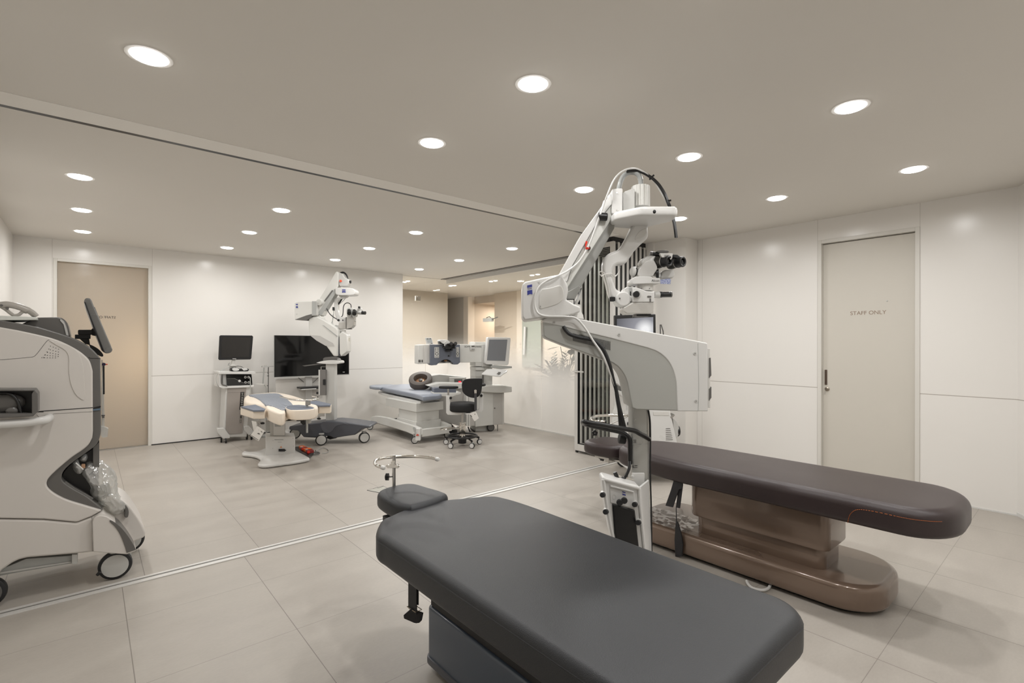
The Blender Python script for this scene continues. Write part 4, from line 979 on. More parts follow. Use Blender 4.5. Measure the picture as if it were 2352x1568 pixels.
# ------------------------------------------------------------------ foot control panel parked on the column
K = VF(t=TM - .12)
kp = K.w(1440, 1300)
P = thing('foot_control_panel', (kp.x, kp.y, .30), 'white foot control panel with black pedal pad hung on the microscope column', 'foot control')
fr = [(1383, 1100), (1385, 1096), (1390, 1095), (1466, 1115.5), (1470, 1120), (1472, 1160), (1486, 1300), (1418, 1284), (1401, 1215), (1388, 1140)]
pn = obj('housing', K.prism(MB(), fr, -.02, .08), WHITE, P, bev=.006, seg=3)
sf = MB(); sf.ext([K.w(1469.5, 1119, -.02), K.w(1490.5, 1102, .09), K.w(1498, 1300, .09), K.w(1486, 1302, -.02)], K.n * .02)
obj('side_wing', sf, WHITE, P, bev=.003)
obj('top_bar', K.bar(MB(), (1387, 1099.5, -.022), (1468, 1121, -.022), 4.6), WHITE, P, bev=.004, seg=3)
obj('frame_rail', MB().tube([K.w(1386, 1101, -.022), K.w(1391, 1142, -.022), K.w(1396, 1175, -.022), K.w(1404, 1215, -.022), K.w(1418, 1284, -.022)], .0095, 10), WHITE, P)
obj('frame_rail', MB().tube([K.w(1468, 1122, -.022), K.w(1470, 1160, -.022), K.w(1474, 1200, -.022), K.w(1484, 1295, -.022)], .0095, 10), WHITE, P)
ip = [(1400.5, 1113), (1457, 1128), (1459, 1168), (1402, 1154)]
ipo = obj('button_panel', K.prism(MB(), ip, -.024, -.01), M('panel_light_grey', (206, 205, 202), .4), P, bev=.002)
obj('panel_rim', K.prism(MB(), [(1403, 1114.5), (1456, 1128), (1456, 1131), (1403, 1118)], -.034, -.02), WHITE, P, bev=.001)
pd = [(1406.5, 1157), (1458.5, 1171.5), (1468, 1258), (1476, 1298), (1424, 1282), (1412, 1225)]
obj('pedal_pad', K.prism(MB(), pd, -.030, -.01), BLACK, P, bev=.006, seg=3)
fg = MB(); K.prism(fg, [(1429.3, 1128), (1436.6, 1130), (1436.8, 1132.2), (1429.5, 1130.2)], -.0255, -.0235); K.prism(fg, [(1429.6, 1133), (1436.9, 1135), (1437.2, 1138.6), (1433.4, 1136.8), (1430, 1136.8)], -.0255, -.0235)
obj('flag_logo', fg, LOGOB, ipo, smooth=False)
for (x, y) in ((1383, 1136.5), (1390, 1175.5), (1457, 1158.5), (1465, 1200)):
    b_s = obj('knob_boss', K.disc(MB(), x + 3.5, y - 1, 6.4, -.035, -.01), WHITE, P)
    obj('knob', K.bar(MB(), (x + 2.5, y - .6, -.035), (x, y, -.062), 6.0, 5.8), RUBBER, b_s, bev=.002)
for (x, y) in ((1434.5, 1150), (1424, 1154.5)):
    b_s = obj('joystick', K.bar(MB(), (x, y, -.02), (x, y, -.05), 3), BLACK, P)
    obj('joystick_cap', K.disc(MB(), x, y, 7.4, -.062, -.048), RUBBER, b_s, bev=.003)
rg = obj('indicator_ring', K.w and MB().tube([K.w(1410.5 + 4 * math.cos(a), 1141 + 5.4 * math.sin(a), -.0245) for a in [R(15 * k) for k in range(24)]], .0008, 6, closed=True), LGREY, ipo)
# ------------------------------------------------------------------ big castors
def castor(parent, cx, cy, r, hdg, disc=WHITE, tyre=RUBBER, fork=LGREY, wd=.022, forkh=None, off=.02):
    """single wheel castor; hdg is the direction its disc faces"""
    d = Vector((math.cos(hdg), math.sin(hdg), 0)); c = Vector((cx, cy, r))
    ty = obj('castor', MB().lathe(c - d * wd / 2, d, ((0, r * .86), (wd * .12, r * .97), (wd * .5, r), (wd * .88, r * .97), (wd, r * .86)), 32), tyre, parent)
    obj('wheel_disc', MB().lathe(c + d * (wd / 2 - .004), d, ((-.001, r * .80), (.007, r * .78), (.009, r * .4), (.0095, r * .05)), 28).lathe(c - d * (wd / 2 - .004), -d, ((-.001, r * .80), (.007, r * .78), (.009, r * .4), (.0095, r * .05)), 28), disc, ty)
    p = Vector((-d.y, d.x, 0)); h = forkh or r * 2.25
    f = MB(); f.obox(c - d * (wd * .9) + Vector((0, 0, (h - r) / 2)) + p * off * .3, d * .004, p * r * .38, (0, 0, (h - r) / 2)); f.cyl(c + Vector((0, 0, h - r - .012)) - d * wd * .2, c + Vector((0, 0, h - r)) - d * wd * .2, r * .42)
    obj('fork', f, fork, ty)
    return ty

# ------------------------------------------------------------------ large white and grey laser console at the left edge
LF = VF((0, 3.755), (1, 0))
lp0 = LF.w(120, 1330); 
LC = thing('laser_console', (-.25, 4.05, 0), 'large rounded white and grey laser console cut by the left edge of the photo', 'medical laser')
XM = -60
D = .62
# grey shell: cap, front edge and the swooping band
gs = [(XM, 712), (0, 734)] + cr2([(15, 737), (75, 748), (120, 760), (165, 775), (195, 790), (215, 805), (231, 823)], 5) + [(232, 934)] + cr2([(232, 940), (232, 985), (229, 1005), (222, 1020)], 4) + cr2([(215, 1027), (190, 1045), (165, 1063), (148, 1079), (141.5, 1093), (145, 1105), (165, 1120), (200, 1140), (228, 1162)], 5) + cr2([(237, 1172), (200, 1164), (165, 1153), (135, 1141), (113, 1124), (105, 1108)], 3) + [(60, 1100), (XM, 1100)]
g1 = obj('front_shell', LF.prism(MB(), gs, .02, D - .02), DGREY, LC, bev=.012, seg=3)
ws = [(XM, 738), (0, 751)] + cr2([(40, 758), (90, 769), (130, 780), (165, 796), (190, 812), (206, 829), (213, 852)], 5) + [(213.5, 990)] + cr2([(212, 1005), (204, 1020), (190, 1033), (165, 1050), (135, 1075), (114, 1095), (107, 1108), (110, 1120), (125, 1133), (152, 1147), (190, 1159), (234, 1172)], 5) + [(210, 1186), (176, 1199), (100, 1192), (XM, 1189)]
ws_o = obj('side_panel', LF.prism(MB(), ws, .0, D), CONS, LC, bev=.014, seg=4)
# lower skirt
lsk = [(XM, 1191), (100, 1193.5), (176, 1200.5), (210, 1187.5), (236, 1174), (262, 1200), (280, 1245), (270, 1266), (215, 1267), (190, 1270), (62, 1281)] + cr2([(45, 1285), (28, 1293), (12, 1304), (0, 1314), (-20, 1345)], 4) + [(XM, 1350)]
obj('lower_skirt', LF.prism(MB(), lsk, .004, D - .004), CONS, LC, bev=.012, seg=4)
# seams and small details
sm = MB()
LF.rbox(sm, XM, 944.6, 100, 946.3, -.0012, .004); LF.prism(sm, [(90, 943.6), (213, 935), (213, 936.6), (90, 945.4)], -.0012, .004)
obj('panel_gap', sm, BLACK, ws_o, smooth=False)
s2 = MB(); s2.tube([LF.w(x, y, -.0002) for x, y in cr2([(XM, 828), (0, 826), (60, 821), (76, 819), (85, 812), (106, 785), (113, 780)], 5)], .0012, 6)
s2.tube([LF.w(x, y, -.0002) for x, y in ((84, 952), (90, 958), (116, 961), (123, 950), (212, 945))], .0010, 6)
s2.tube([LF.w(x, y, .0045) for x, y in ((211, 1187), (213, 1230), (213, 1266))], .0010, 6)
obj('panel_seam', s2, DGREY, ws_o)
# scooped highlight panel
s3 = MB(); pts = cr2([(113, 782), (135, 787), (160, 795), (180, 810), (190, 835), (194, 870), (195, 905), (193, 918), (184, 915), (172, 903), (162, 880), (158, 850), (158, 822), (150, 805), (130, 793)], 4)
obj('scoop', LF.prism(MB(), pts, -.004, .002), CONS, ws_o, bev=.003, seg=3)
dt = MB()
for r_ in range(5):
    for c_ in range(7):
        x = 115 + c_ * 6.2 - r_ * 6.5 * (1 if c_ > 0 else .6); y = 794 + c_ * 2.3 + r_ * 6.6 - (c_ * r_) * .55
        if c_ + r_ * 0 > 3 + r_ * 1.2 or x < 88 or y > 824: continue
        LF.rbox(dt, x, y, x + 2.0, y + 1.3, -.0012, .002)
obj('speaker_hole', dt, INK, ws_o, smooth=False)
rd_ = MB(); LF.prism(rd_, [(214, 936), (231.5, 932), (231.5, 935), (214, 938.6)], .012, .05)
obj('gap_line', rd_, BLACK, g1, smooth=False)
obj('blue_strip', LF.prism(MB(), [(212.5, 939), (230.5, 937.5), (230.5, 941.5), (212.5, 943)], .0145, .03), M('slate_strip', (92, 112, 130), .3), g1)
obj('cap_seam', MB().tube([LF.w(204, 820, .019), LF.w(207, 822.5, .019), (LF.w(231, 823, .019))], .0014, 6), BLACK, g1)
# dark recess with a pillar
rc = [(228, 1022), (215, 1030)] + cr2([(190, 1047), (165, 1065), (150, 1080), (144, 1093), (147, 1103), (166, 1118), (200, 1138), (226, 1158)], 4)
obj('recess_back', LF.prism(MB(), rc, .10, D - .10), BLACK, LC)
obj('front_pillar', LF.prism(MB(), [(214, 1028), (228, 1015), (228, 1072), (214, 1078)], .06, D - .06), DGREY, LC)
lip = MB(); lip.tube([LF.w(x, y, .045) for x, y in cr2([(148, 1107), (166, 1121), (190, 1134), (212, 1146)], 4)], .009, 8); obj('recess_lip', lip, DGREY, LC)
# front bumper and fender
bmp = cr2([(225, 1168), (250, 1158), (272, 1150), (286, 1153), (300, 1165), (318, 1190), (331, 1213), (334.5, 1226), (330, 1234)], 4) + [(318, 1240), (300, 1246), (262, 1246), (236, 1230)]
obj('front_bumper', LF.prism(MB(), bmp, .12, D - .12), CONS, LC, bev=.02, seg=4)
fen = cr2([(212, 1200), (216, 1190), (226, 1184), (240, 1184.5), (252, 1190), (272, 1206), (290, 1226), (303, 1246), (313, 1262)], 4) + [(311, 1266), (291, 1273), (262, 1271), (214, 1267)]
obj('wheel_fender', LF.prism(MB(), fen, -.03, .14), CONS, LC, bev=.012, seg=4)
stp = cr2([(252, 1194), (258, 1196), (275, 1208), (292, 1228), (305, 1248), (312.5, 1262)], 4) + [(291, 1269.5)] + cr2([(287, 1255), (278, 1232), (266, 1212), (252, 1198)], 4)
obj('fender_stripe', LF.prism(MB(), stp, -.034, .10), DGREY, LC, bev=.002)
hnd = cr2([(281, 1153), (292, 1164), (296, 1176), (293, 1188), (286, 1186), (287, 1172), (281, 1160)], 3)
obj('bumper_grip', LF.prism(MB(), hnd, .09, .125), DGREY, LC, bev=.003)
# underside frame
uf = [(XM, 1345), (0, 1322), (60, 1311), (178, 1291), (178, 1275), (60, 1283), (20, 1300), (XM, 1320)]
obj('underframe', LF.prism(MB(), uf, .06, D - .06), MGREY, LC)
obj('underframe_lip', LF.prism(MB(), [(0, 1314), (164, 1289), (164, 1291.5), (0, 1318)], .05, .06), LGREY, LC)
obj('stop_block', LF.rbox(MB(), 165, 1273, 177.5, 1295, .03, .07), LGREY, LC, bev=.002)
c_ = LF.w(265, 1300, .05)
c3 = castor(LC, c_.x, c_.y, .083, R(-96), disc=LGREY, wd=.045, forkh=.17)
bk = MB(); LF.bar(bk, (231, 1313, .02), (222, 1321, .02), 4.5, 3.2, 12); obj('brake_pedal', bk, BLACK, LC, bev=.002)
obj('castor_stem', LF.rbox(MB(), 272, 1266, 302, 1290, .10, .13), LGREY, LC)
c_ = LF.w(310, 1290, .5); castor(LC, c_.x - .03, c_.y - .02, .083, R(-96), disc=LGREY, wd=.045)
c_ = LF.w(-32, 1355, .06); castor(LC, c_.x, c_.y, .083, R(-96), disc=DGREY, wd=.045)
# top: grey bump, tray, probe
obj('top_hood', LF.prism(MB(), [(40, 748), (84, 729), (132, 728)] + cr2([(142, 730), (150, 736), (155, 746), (158, 757), (161, 772)], 4) + [(155, 775), (100, 762)], .12, D - .12), DGREY, LC, bev=.008, seg=3)
obj('hood_edge', LF.prism(MB(), cr2([(139, 732), (146, 737), (151, 747), (155, 760), (157, 771)], 3) + [(152, 769), (146, 745), (138, 736)], .115, .13), LGREY, LC)
tr_ = obj('tray', LF.prism(MB(), [(XM, 723), (0, 724.5), (84, 728), (85, 734.5), (XM, 736)], .02, .40), M('tray_pale', (206, 208, 202), .4), LC, bev=.003)
obj('tray_bracket', LF.prism(MB(), [(XM, 736), (6, 734), (10, 744), (0, 752), (XM, 752)], .05, .3), MGREY, LC)
# monitor seen from its edge on a black arm
mn = cr2([(193, 694), (194, 688), (199, 684), (206, 685), (210, 689), (214, 699)], 3) + [(229, 733), (256, 796)] + cr2([(258.5, 803), (256, 808), (250, 811), (242, 811), (237, 807)], 3) + [(222, 772)]
mo = obj('monitor', LF.prism(MB(), mn, .10, .56), M('monitor_grey', (112, 111, 108), .28), LC, bev=.006, seg=3)
obj('monitor_back', LF.prism(MB(), [(192.5, 692), (197, 694), (241, 809), (236, 806), (220, 768)], .08, .54), BLACK, mo, bev=.003)
obj('monitor_screen', LF.prism(MB(), [(216, 704), (218, 706), (256, 797), (254, 793)], .14, .52), GLOSSB, mo)
nb_ = MB(); LF.rbox(nb_, 172, 768, 208, 778, .26, .34, 1); LF.rbox(nb_, 179, 757, 213, 768.5, .26, .34, 3); LF.prism(nb_, [(205, 762), (213, 753), (224, 757), (224, 772), (212, 770)], .27, .33)
LF.prism(nb_, [(183, 778), (205, 778), (207, 792), (196, 790)], .26, .34)
obj('monitor_arm', nb_, BLACK, LC, bev=.003)
obj('cable_hump', LF.prism(MB(), cr2([(204, 790), (216, 795), (228, 803), (237, 814), (234, 819), (220, 812), (208, 800)], 3), .2, .4), BLACK, LC)
# side pocket
pk = MB(); kxx = -.13
LF.rbox(pk, XM, 894, 80, 898, kxx, .0); LF.prism(pk, [(80, 894), (87, 904), (87, 946), (73, 951), (73, 904)], kxx, .0); LF.prism(pk, [(XM, 951), (73, 949), (86, 946), (76, 956), (XM, 962)], kxx, .0)
pko = obj('side_pocket', pk, DGREY, LC, bev=.003)
ib = MB(); LF.rbox(ib, XM, 898, 73, 950, -.02, .0); obj('pocket_back', ib, BLACK, pko)
ib = MB(); ib.tube([LF.w(XM, 905, -.09), LF.w(0, 902, -.09), LF.w(20, 903, -.09), LF.w(35, 913, -.09), LF.w(44, 930, -.09), LF.w(48, 948, -.09)], .006, 8, sm=5); obj('pocket_cable', ib, BLACK, pko)
gm = MB(); gm.sphere(LF.w(12, 925, -.06), .055, (1.4, .5, .9), 14); gm.sphere(LF.w(28, 943, -.08), .022, (1.2, .6, .9), 12); obj('pocket_contents', gm, DGREY, pko)
rl = MB(); rl.tube([LF.w(XM, 976, -.10), LF.w(0, 974, -.10), LF.w(60, 970, -.10), LF.w(98, 965, -.095), LF.w(109, 961.5, -.07), LF.w(112, 959, -.03), LF.w(112, 958, .01)], .0215, 14, sm=5)
obj('side_rail', rl, WHITE, LC)
# probe lying on the tray
PR = thing('hand_probe', tuple(LF.w(40, 727, .1)), 'grey curved handpiece resting on the tray of the laser console', 'handpiece')
up_ = MB(); up_.tube([LF.w(XM, 694, .08), LF.w(-20, 696, .08), LF.w(0, 700, .08), LF.w(15, 699, .08), LF.w(35, 702, .08), LF.w(55, 708.5, .08), LF.w(72, 717, .08), LF.w(83, 727, .08)], lambda t: (.019 if t < .8 else .014, .017), 12, sm=6)
obj('grip', up_, M('probe_grey', (170, 165, 158), .32), PR)
lw = MB(); lw.tube([LF.w(2, 704, .08), LF.w(14, 711, .08), LF.w(24, 719, .08), LF.w(33, 724, .08), LF.w(44, 722, .08), LF.w(52, 716, .08), LF.w(62, 717, .08)], .0085, 10, sm=6)
obj('guard', lw, MATS['probe_grey'], PR)
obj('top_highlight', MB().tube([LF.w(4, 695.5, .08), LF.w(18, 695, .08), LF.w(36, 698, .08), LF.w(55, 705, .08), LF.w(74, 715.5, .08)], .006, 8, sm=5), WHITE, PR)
tb = MB(); LF.disc(tb, 3, 701, 2.6, .055, .07); LF.disc(tb, 17, 708, 2.4, .058, .07); LF.disc(tb, 77, 728, 2.2, .055, .07); obj('trigger', tb, DGREY, PR)
# syringe tubing at the front edge
TB = thing('tubing_set', tuple(LF.w(236, 1000, .2)), 'thin clear tubing and bottle hanging on the front of the laser console', 'tubing')
cl3 = plastic_wrap('clear_tubing', (.9, .9, .88), .35)
t_ = MB(); 
for k, (x, r) in enumerate(((234.2, 1.2), (236.4, .8), (238.5, .7))): t_.tube([LF.w(x, 826 + 6 * k, .2), LF.w(x + .6, 870, .2), LF.w(x - .4, 915, .2), LF.w(x + .8, 960, .2), LF.w(x, 990, .2)], r * .0026, 6, sm=5)
obj('tubes', t_, cl3, TB)
t_ = MB(); LF.bar(t_, (238.2, 840, .2), (238.6, 905, .2), 1.6); obj('dark_rod', t_, BLACK, TB)
t_ = MB(); LF.disc(t_, 238.5, 836.5, 3.4, .185, .215); obj('cap', t_, M('cap_purple', (44, 34, 70), .3), TB)
t_ = MB(); LF.bar(t_, (241, 836.5, .2), (247, 836.5, .2), 1.2); obj('red_tip', t_, RED, TB)
t_ = MB(); LF.prism(t_, [(232, 978), (249, 984), (247, 1003), (236, 1005), (232, 1000)], .17, .22); obj('pouch', t_, cl3, TB)
t_ = MB(); LF.rbox(t_, 233, 953, 241, 955, .19, .21); LF.rbox(t_, 235, 957, 240, 958.6, .19, .21); obj('clip', t_, INK, TB)
# crumpled bagged drape on the bumper
from mathutils import noise
def crumple(name, outline, d0, d1, mat, parent, seed, amp=.016, nr=40):
    mb = MB(); pts = [LF.w(x, y, 0) for x, y in cr2(outline + [outline[0]], 8)[:-1]]
    c = sum(pts, Vector()) / len(pts); rings = []; off = Vector((seed * 3.1, seed * 1.7, 0))
    for k in range(nr + 1):
        t = k / nr; a = math.pi * t; s_ = max(.03, math.sin(a)) ** .7; dd = (d0 + d1) / 2 - math.cos(a) * (d1 - d0) / 2
        row = []
        for p in pts:
            q = c + (p - c) * s_ + Vector((0, dd, 0)); v = noise.noise_vector(q * 16 + off) * amp
            rg_ = 1 - abs(noise.noise(q * 34 + off)) * 2.2
            row.append(q + v + (q - c - Vector((0, (d0 + d1) / 2, 0))).normalized() * rg_ * amp * .55)
        rings.append(row)
    mb.loft(rings); return obj(name, mb, mat, parent, ang=28)
BG = thing('plastic_bag', tuple(LF.w(240, 1190, .2)), 'crumpled clear plastic bag lying in the front recess of the laser console', 'plastic bag')
BAGM = plastic_wrap('bag_film', (.92, .92, .89), .34)
crumple('bag_body', [(190, 1095), (196, 1070), (225, 1066), (252, 1080), (262, 1098), (268, 1135), (280, 1160), (291, 1172), (286, 1186), (262, 1190), (242, 1176), (218, 1152), (205, 1128)], .02, .26, BAGM, BG, 3)
crumple('bag_neck', [(166, 1068), (178, 1062), (182, 1073), (190, 1082), (186, 1096), (172, 1092), (165, 1080)], .05, .16, BAGM, BG, 5, .007, 20)
crumple('bag_tip', [(184, 1056), (192, 1051), (199, 1052), (199, 1062), (192, 1067), (183, 1064)], .07, .13, BAGM, BG, 9, .005, 14)
obj('white_stick', LF.bar(MB(), (174, 1062.5, .03), (191, 1078, .03), 1.5), WHITE, BG)
obj('tan_tab', LF.rbox(MB(), 187, 1066, 196, 1075, .05, .07, 1.5), M('tan_tab', (176, 138, 108), .5), BG)
obj('grey_block', LF.prism(MB(), [(217, 1124), (250, 1113), (255, 1128), (250, 1141), (222, 1150)], .10, .18), M('block_grey', (150, 152, 146), .4), BG, bev=.006)
# ------------------------------------------------------------------ monitor cart against the back wall
C1 = VF((0, 8.02), (1, 0))
def cw_(x, y, d=0): return C1.w(x, y, d)
CT = thing('monitor_cart', tuple(Vector((cw_(542, 1000).x, 8.1, 0))), 'white equipment cart with a black flat screen monitor against the back wall', 'equipment cart')
cbm = MB(); C1.prism(cbm, [(519, 886), (575, 886), (567, 1003), (513, 1003)], -.02, .30)
body = obj('cart_body', cbm, WHITE, CT, bev=.006)
obj('front_panel', C1.prism(MB(), [(523, 891.5), (566, 890.5), (556.5, 994.5), (526.5, 996.5), (518, 985)], -.035, -.02), M('cart_grey', (158, 151, 145), .35), body, bev=.002)
obj('panel_seam', C1.prism(MB(), [(524, 901.5), (565, 900.5), (565, 901), (524, 902)], -.0355, -.034), DGREY, body, smooth=False)
obj('name_strip', C1.prism(MB(), [(552.5, 900), (561.3, 899.8), (557.8, 941), (550, 941)], -.037, -.035), BLACK, body)
obj('name_strip_lower', C1.prism(MB(), [(550, 941), (557.8, 941), (555, 973.5), (548.5, 973.5)], -.037, -.035), M('strip_grey', (150, 144, 138), .35), body)
FS = M('strip_letter', (205, 203, 198), .4)
gs_ = MB()
for (x0, y0, x1, y1) in ((554.2, 902, 559.2, 908), (554, 911, 558.6, 915), (553.6, 917, 558.2, 921), (553.2, 923, 557.8, 930), (553, 933, 557.4, 938)):
    C1.rbox(gs_, x0, y0, x1, y0 + .9, -.0375, -.037); C1.rbox(gs_, x0, y1 - .9, x1, y1, -.0375, -.037); C1.rbox(gs_, (x0 + x1) / 2 - .4, y0, (x0 + x1) / 2 + .4, y1, -.0375, -.037)
obj('letter_mark', gs_, FS, body, smooth=False)
gs_ = MB(); C1.rbox(gs_, 551.2, 963.5, 554.8, 964.4, -.0375, -.037); C1.rbox(gs_, 551, 969.8, 554.2, 970.6, -.0375, -.037); C1.rbox(gs_, 551, 964, 551.7, 970.4, -.0375, -.037); C1.rbox(gs_, 553.9, 964, 554.6, 970.4, -.0375, -.037); C1.rbox(gs_, 551.4, 954, 555.4, 960.5, -.0375, -.037)
obj('letter_mark', gs_, INK, body, smooth=False)
# device head
hd = MB(); C1.rbox(hd, 502, 853, 587, 859, -.07, .32, 1.5); C1.prism(hd, [(504, 887), (583, 884), (583, 889), (512, 892), (504, 889)], -.06, .30); C1.prism(hd, [(503, 858), (512, 858), (509, 866), (509, 880), (516, 887), (503, 888)], -.05, .30); C1.rbox(hd, 512, 859, 521, 885, -.02, .3)
obj('device_housing', hd, WHITE, CT, bev=.004)
fp_ = obj('black_front_panel', C1.prism(MB(), cr2([(520, 862), (521, 859.5), (524, 859)], 3) + cr2([(574, 858), (577, 859), (578, 862)], 3) + [(580, 883), (575, 884.5), (524, 886.5), (521.5, 884)], -.05, .26), GLOSSB, CT, bev=.002)
obj('panel_step', C1.prism(MB(), [(521, 869.5), (540, 869.3), (551, 874.8), (552, 878.5), (579, 879), (580, 883.5), (522, 885.5)], -.056, -.05), M('panel_black', (34, 33, 32), .35), fp_)
obj('silver_line', MB().tube([C1.w(x, y, -.057) for x, y in ((521, 869.3), (539, 869), (547, 873), (553, 876.5), (558, 878.5), (572, 878.8))], .0016, 6), STEEL, fp_)
dl = MB(); C1.disc(dl, 550.3, 874.6, 2.7, -.064, -.05); obj('dial', dl, WHITE, fp_)
for x, y in ((563.5, 866), (571, 866), (564, 877.8), (571.5, 877.8)): obj('port_ring', MB().tube([C1.w(x + 2.1 * math.cos(a), y + 2.1 * math.sin(a), -.054) for a in [R(30 * k) for k in range(12)]], .0045, 6, closed=True), LGREY, fp_)
ch = MB(); ch.tube([C1.w(571.5, 866, -.055), C1.w(574.5, 868, -.09), C1.w(575, 878, -.085), C1.w(575, 888, -.08), C1.w(575.5, 900, -.07), C1.w(575.5, 912, -.06)], .006, 8, sm=5); obj('hose', ch, MGREY, CT)
hc = MB(); hc.tube([C1.w(512, 858, -.06), C1.w(509.5, 862, -.06), C1.w(509, 878, -.06), C1.w(512, 883, -.06), C1.w(522, 886, -.06)], .009, 10, sm=4); obj('side_handle', hc, DGREY, CT)
ca = MB(); ca.tube([C1.w(531, 842, .05), C1.w(520, 846, 0), C1.w(508, 851, -.02), C1.w(499, 860, -.02), C1.w(496.5, 870, -.02), C1.w(498, 880, -.02), C1.w(502, 888, 0)], .0035, 6, sm=5); obj('cable', ca, MGREY, CT)
# monitor
mo = obj('monitor', C1.prism(MB(), [(504.5, 772), (507, 769.6), (579, 770.3), (581.5, 773), (577.3, 823), (574.5, 825.3), (504, 826.6), (502, 824)], .02, .055), BLACK, CT, bev=.003)
obj('monitor_screen', C1.prism(MB(), [(510, 774), (575.5, 774.8), (571.5, 819.5), (508.5, 821)], .017, .02), SCREENG, mo, smooth=False)
obj('monitor_logo', C1.rbox(MB(), 534, 823, 542.5, 824.5, .0185, .02), LGREY, mo, smooth=False)
nk = MB(); C1.prism(nk, [(533, 826), (541, 826), (539, 836), (541, 840), (530, 840), (532, 835)], .04, .08); C1.rbox(nk, 527, 838.5, 545, 840.5, .0, .14); C1.rbox(nk, 530, 840, 542, 853, .02, .12); obj('monitor_stand', nk, SOFTW, CT, bev=.004)
bc_ = MB(); bc_.tube([C1.w(530, 838, .02), C1.w(526, 838, .0), C1.w(525, 835, 0), C1.w(529, 833, .0)], .003, 6, sm=4); bc_.tube([C1.w(542, 840, .0), C1.w(548, 840, -.02), C1.w(556, 842, -.03), C1.w(560, 846, -.04)], .003, 6, sm=4); obj('monitor_cable', bc_, DGREY, CT)
# castors and feet
for (a, b, dd, nm) in (((499, 982), (528, 1004), -.10, 0), ((562, 977), (583, 999), -.06, 1)):
    ft = MB(); x0, y0 = a
    if nm == 0: C1.prism(ft, [(500, 984), (514, 983), (528.5, 1000), (528, 1006), (513, 1007.5), (501, 995)], -.06, .03)
    else: C1.prism(ft, [(560.5, 979), (572, 978), (583, 991), (582, 997), (571, 999), (561, 988)], -.05, .04)
    obj('foot_cover', ft, WHITE, CT, bev=.005)
bars = MB(); C1.prism(bars, [(527, 999.5), (562, 996), (562, 1000.5), (527, 1004.5)], -.01, .28); obj('base_bar', bars, WHITE, CT, bev=.003)
for x, y, d in ((518.5, 1011, -.07), (508, 1003, .02), (567, 999, .02), (577.5, 1006, -.04)):
    p = C1.w(x, y, d); small_castor('castor', p.x, p.y, .034, CT, BLACK)
# computer mouse and foot switch on top
MS = thing('foot_switch_remote', tuple(C1.w(545, 853, .02)), 'small black and white double remote lying on top of the monitor cart', 'remote')
bd_ = MB(); C1.prism(bd_, cr2([(530, 847), (534, 844), (547, 844.5), (552, 847), (570, 846.5), (571, 850.5), (566, 852.8), (533, 852.8), (530, 847)], 3)[:-1], -.05, .04); obj('body', bd_, BLACK, MS, bev=.004)
wt = MB(); C1.prism(wt, cr2([(532.5, 846.5), (538, 844.3), (547, 845.5), (549.5, 849), (545, 851.3), (536, 851), (532.5, 846.5)], 3)[:-1], -.054, .0); C1.prism(wt, [(554, 845.2), (567, 845.4), (569.5, 849.2), (560, 851)], -.054, .0); obj('pads', wt, WHITE, MS, bev=.002)
rm_ = MB(); rm_.tube([C1.w(541, 844, .0), C1.w(545, 841, .0), C1.w(552, 841, .0), C1.w(557, 844, .0)], .003, 6, sm=4); obj('cord', rm_, DGREY, MS)
# instrument arm and drip pole beside the cart
IV = thing('instrument_arm', tuple(Vector((C1.w(606, 990, .1).x, 8.15, 0))), 'thin jointed instrument arm reaching from the cart toward the television', 'instrument arm')
a_ = MB(); C1.bar(a_, (606.5, 844, .1), (604, 882, .1), 1.3); obj('vertical_rod', a_, MGREY, IV)
a_ = MB(); C1.prism(a_, [(578, 880.3), (608, 881.5), (608, 883.3), (578, 882.3)], .08, .12); obj('horizontal_arm', a_, WHITE, IV)
a_ = MB(); C1.rbox(a_, 601, 840.5, 620, 843, .09, .12, .8); C1.disc(a_, 604.5, 841, 2, .07, .09); C1.rbox(a_, 608, 838.8, 613, 840.6, .09, .11); obj('head_joint', a_, LGREY, IV)
a_ = MB(); C1.bar(a_, (616.5, 843, .11), (616, 855, .11), 1.0); C1.bar(a_, (616.5, 855, .11), (616, 912, .11), .9); C1.disc(a_, 616.5, 863, 1.5, .09, .13); C1.disc(a_, 616, 885.5, 1.2, .09, .13); a_.tube([C1.w(618, 841.5, .1), C1.w(624, 841, .1), C1.w(630, 841.3, .12)], .0025, 6); a_.tube([C1.w(614.5, 855, .1), C1.w(616, 859, .1), C1.w(617, 862, .1)], .004, 6)
obj('hanging_tube', a_, DGREY, IV)
a_ = MB(); a_.cyl(C1.w(612, 890, .1) * 1, Vector((C1.w(612, 890, .1).x, C1.w(612, 890, .1).y, .02)), .008); a_.cyl(Vector((C1.w(612, 890, .1).x, C1.w(612, 890, .1).y, 0)), Vector((C1.w(612, 890, .1).x, C1.w(612, 890, .1).y, .02)), .09); a_.cyl(C1.w(612, 890, .1), C1.w(606, 882, .1), .006)
obj('floor_post', a_, MGREY, IV)

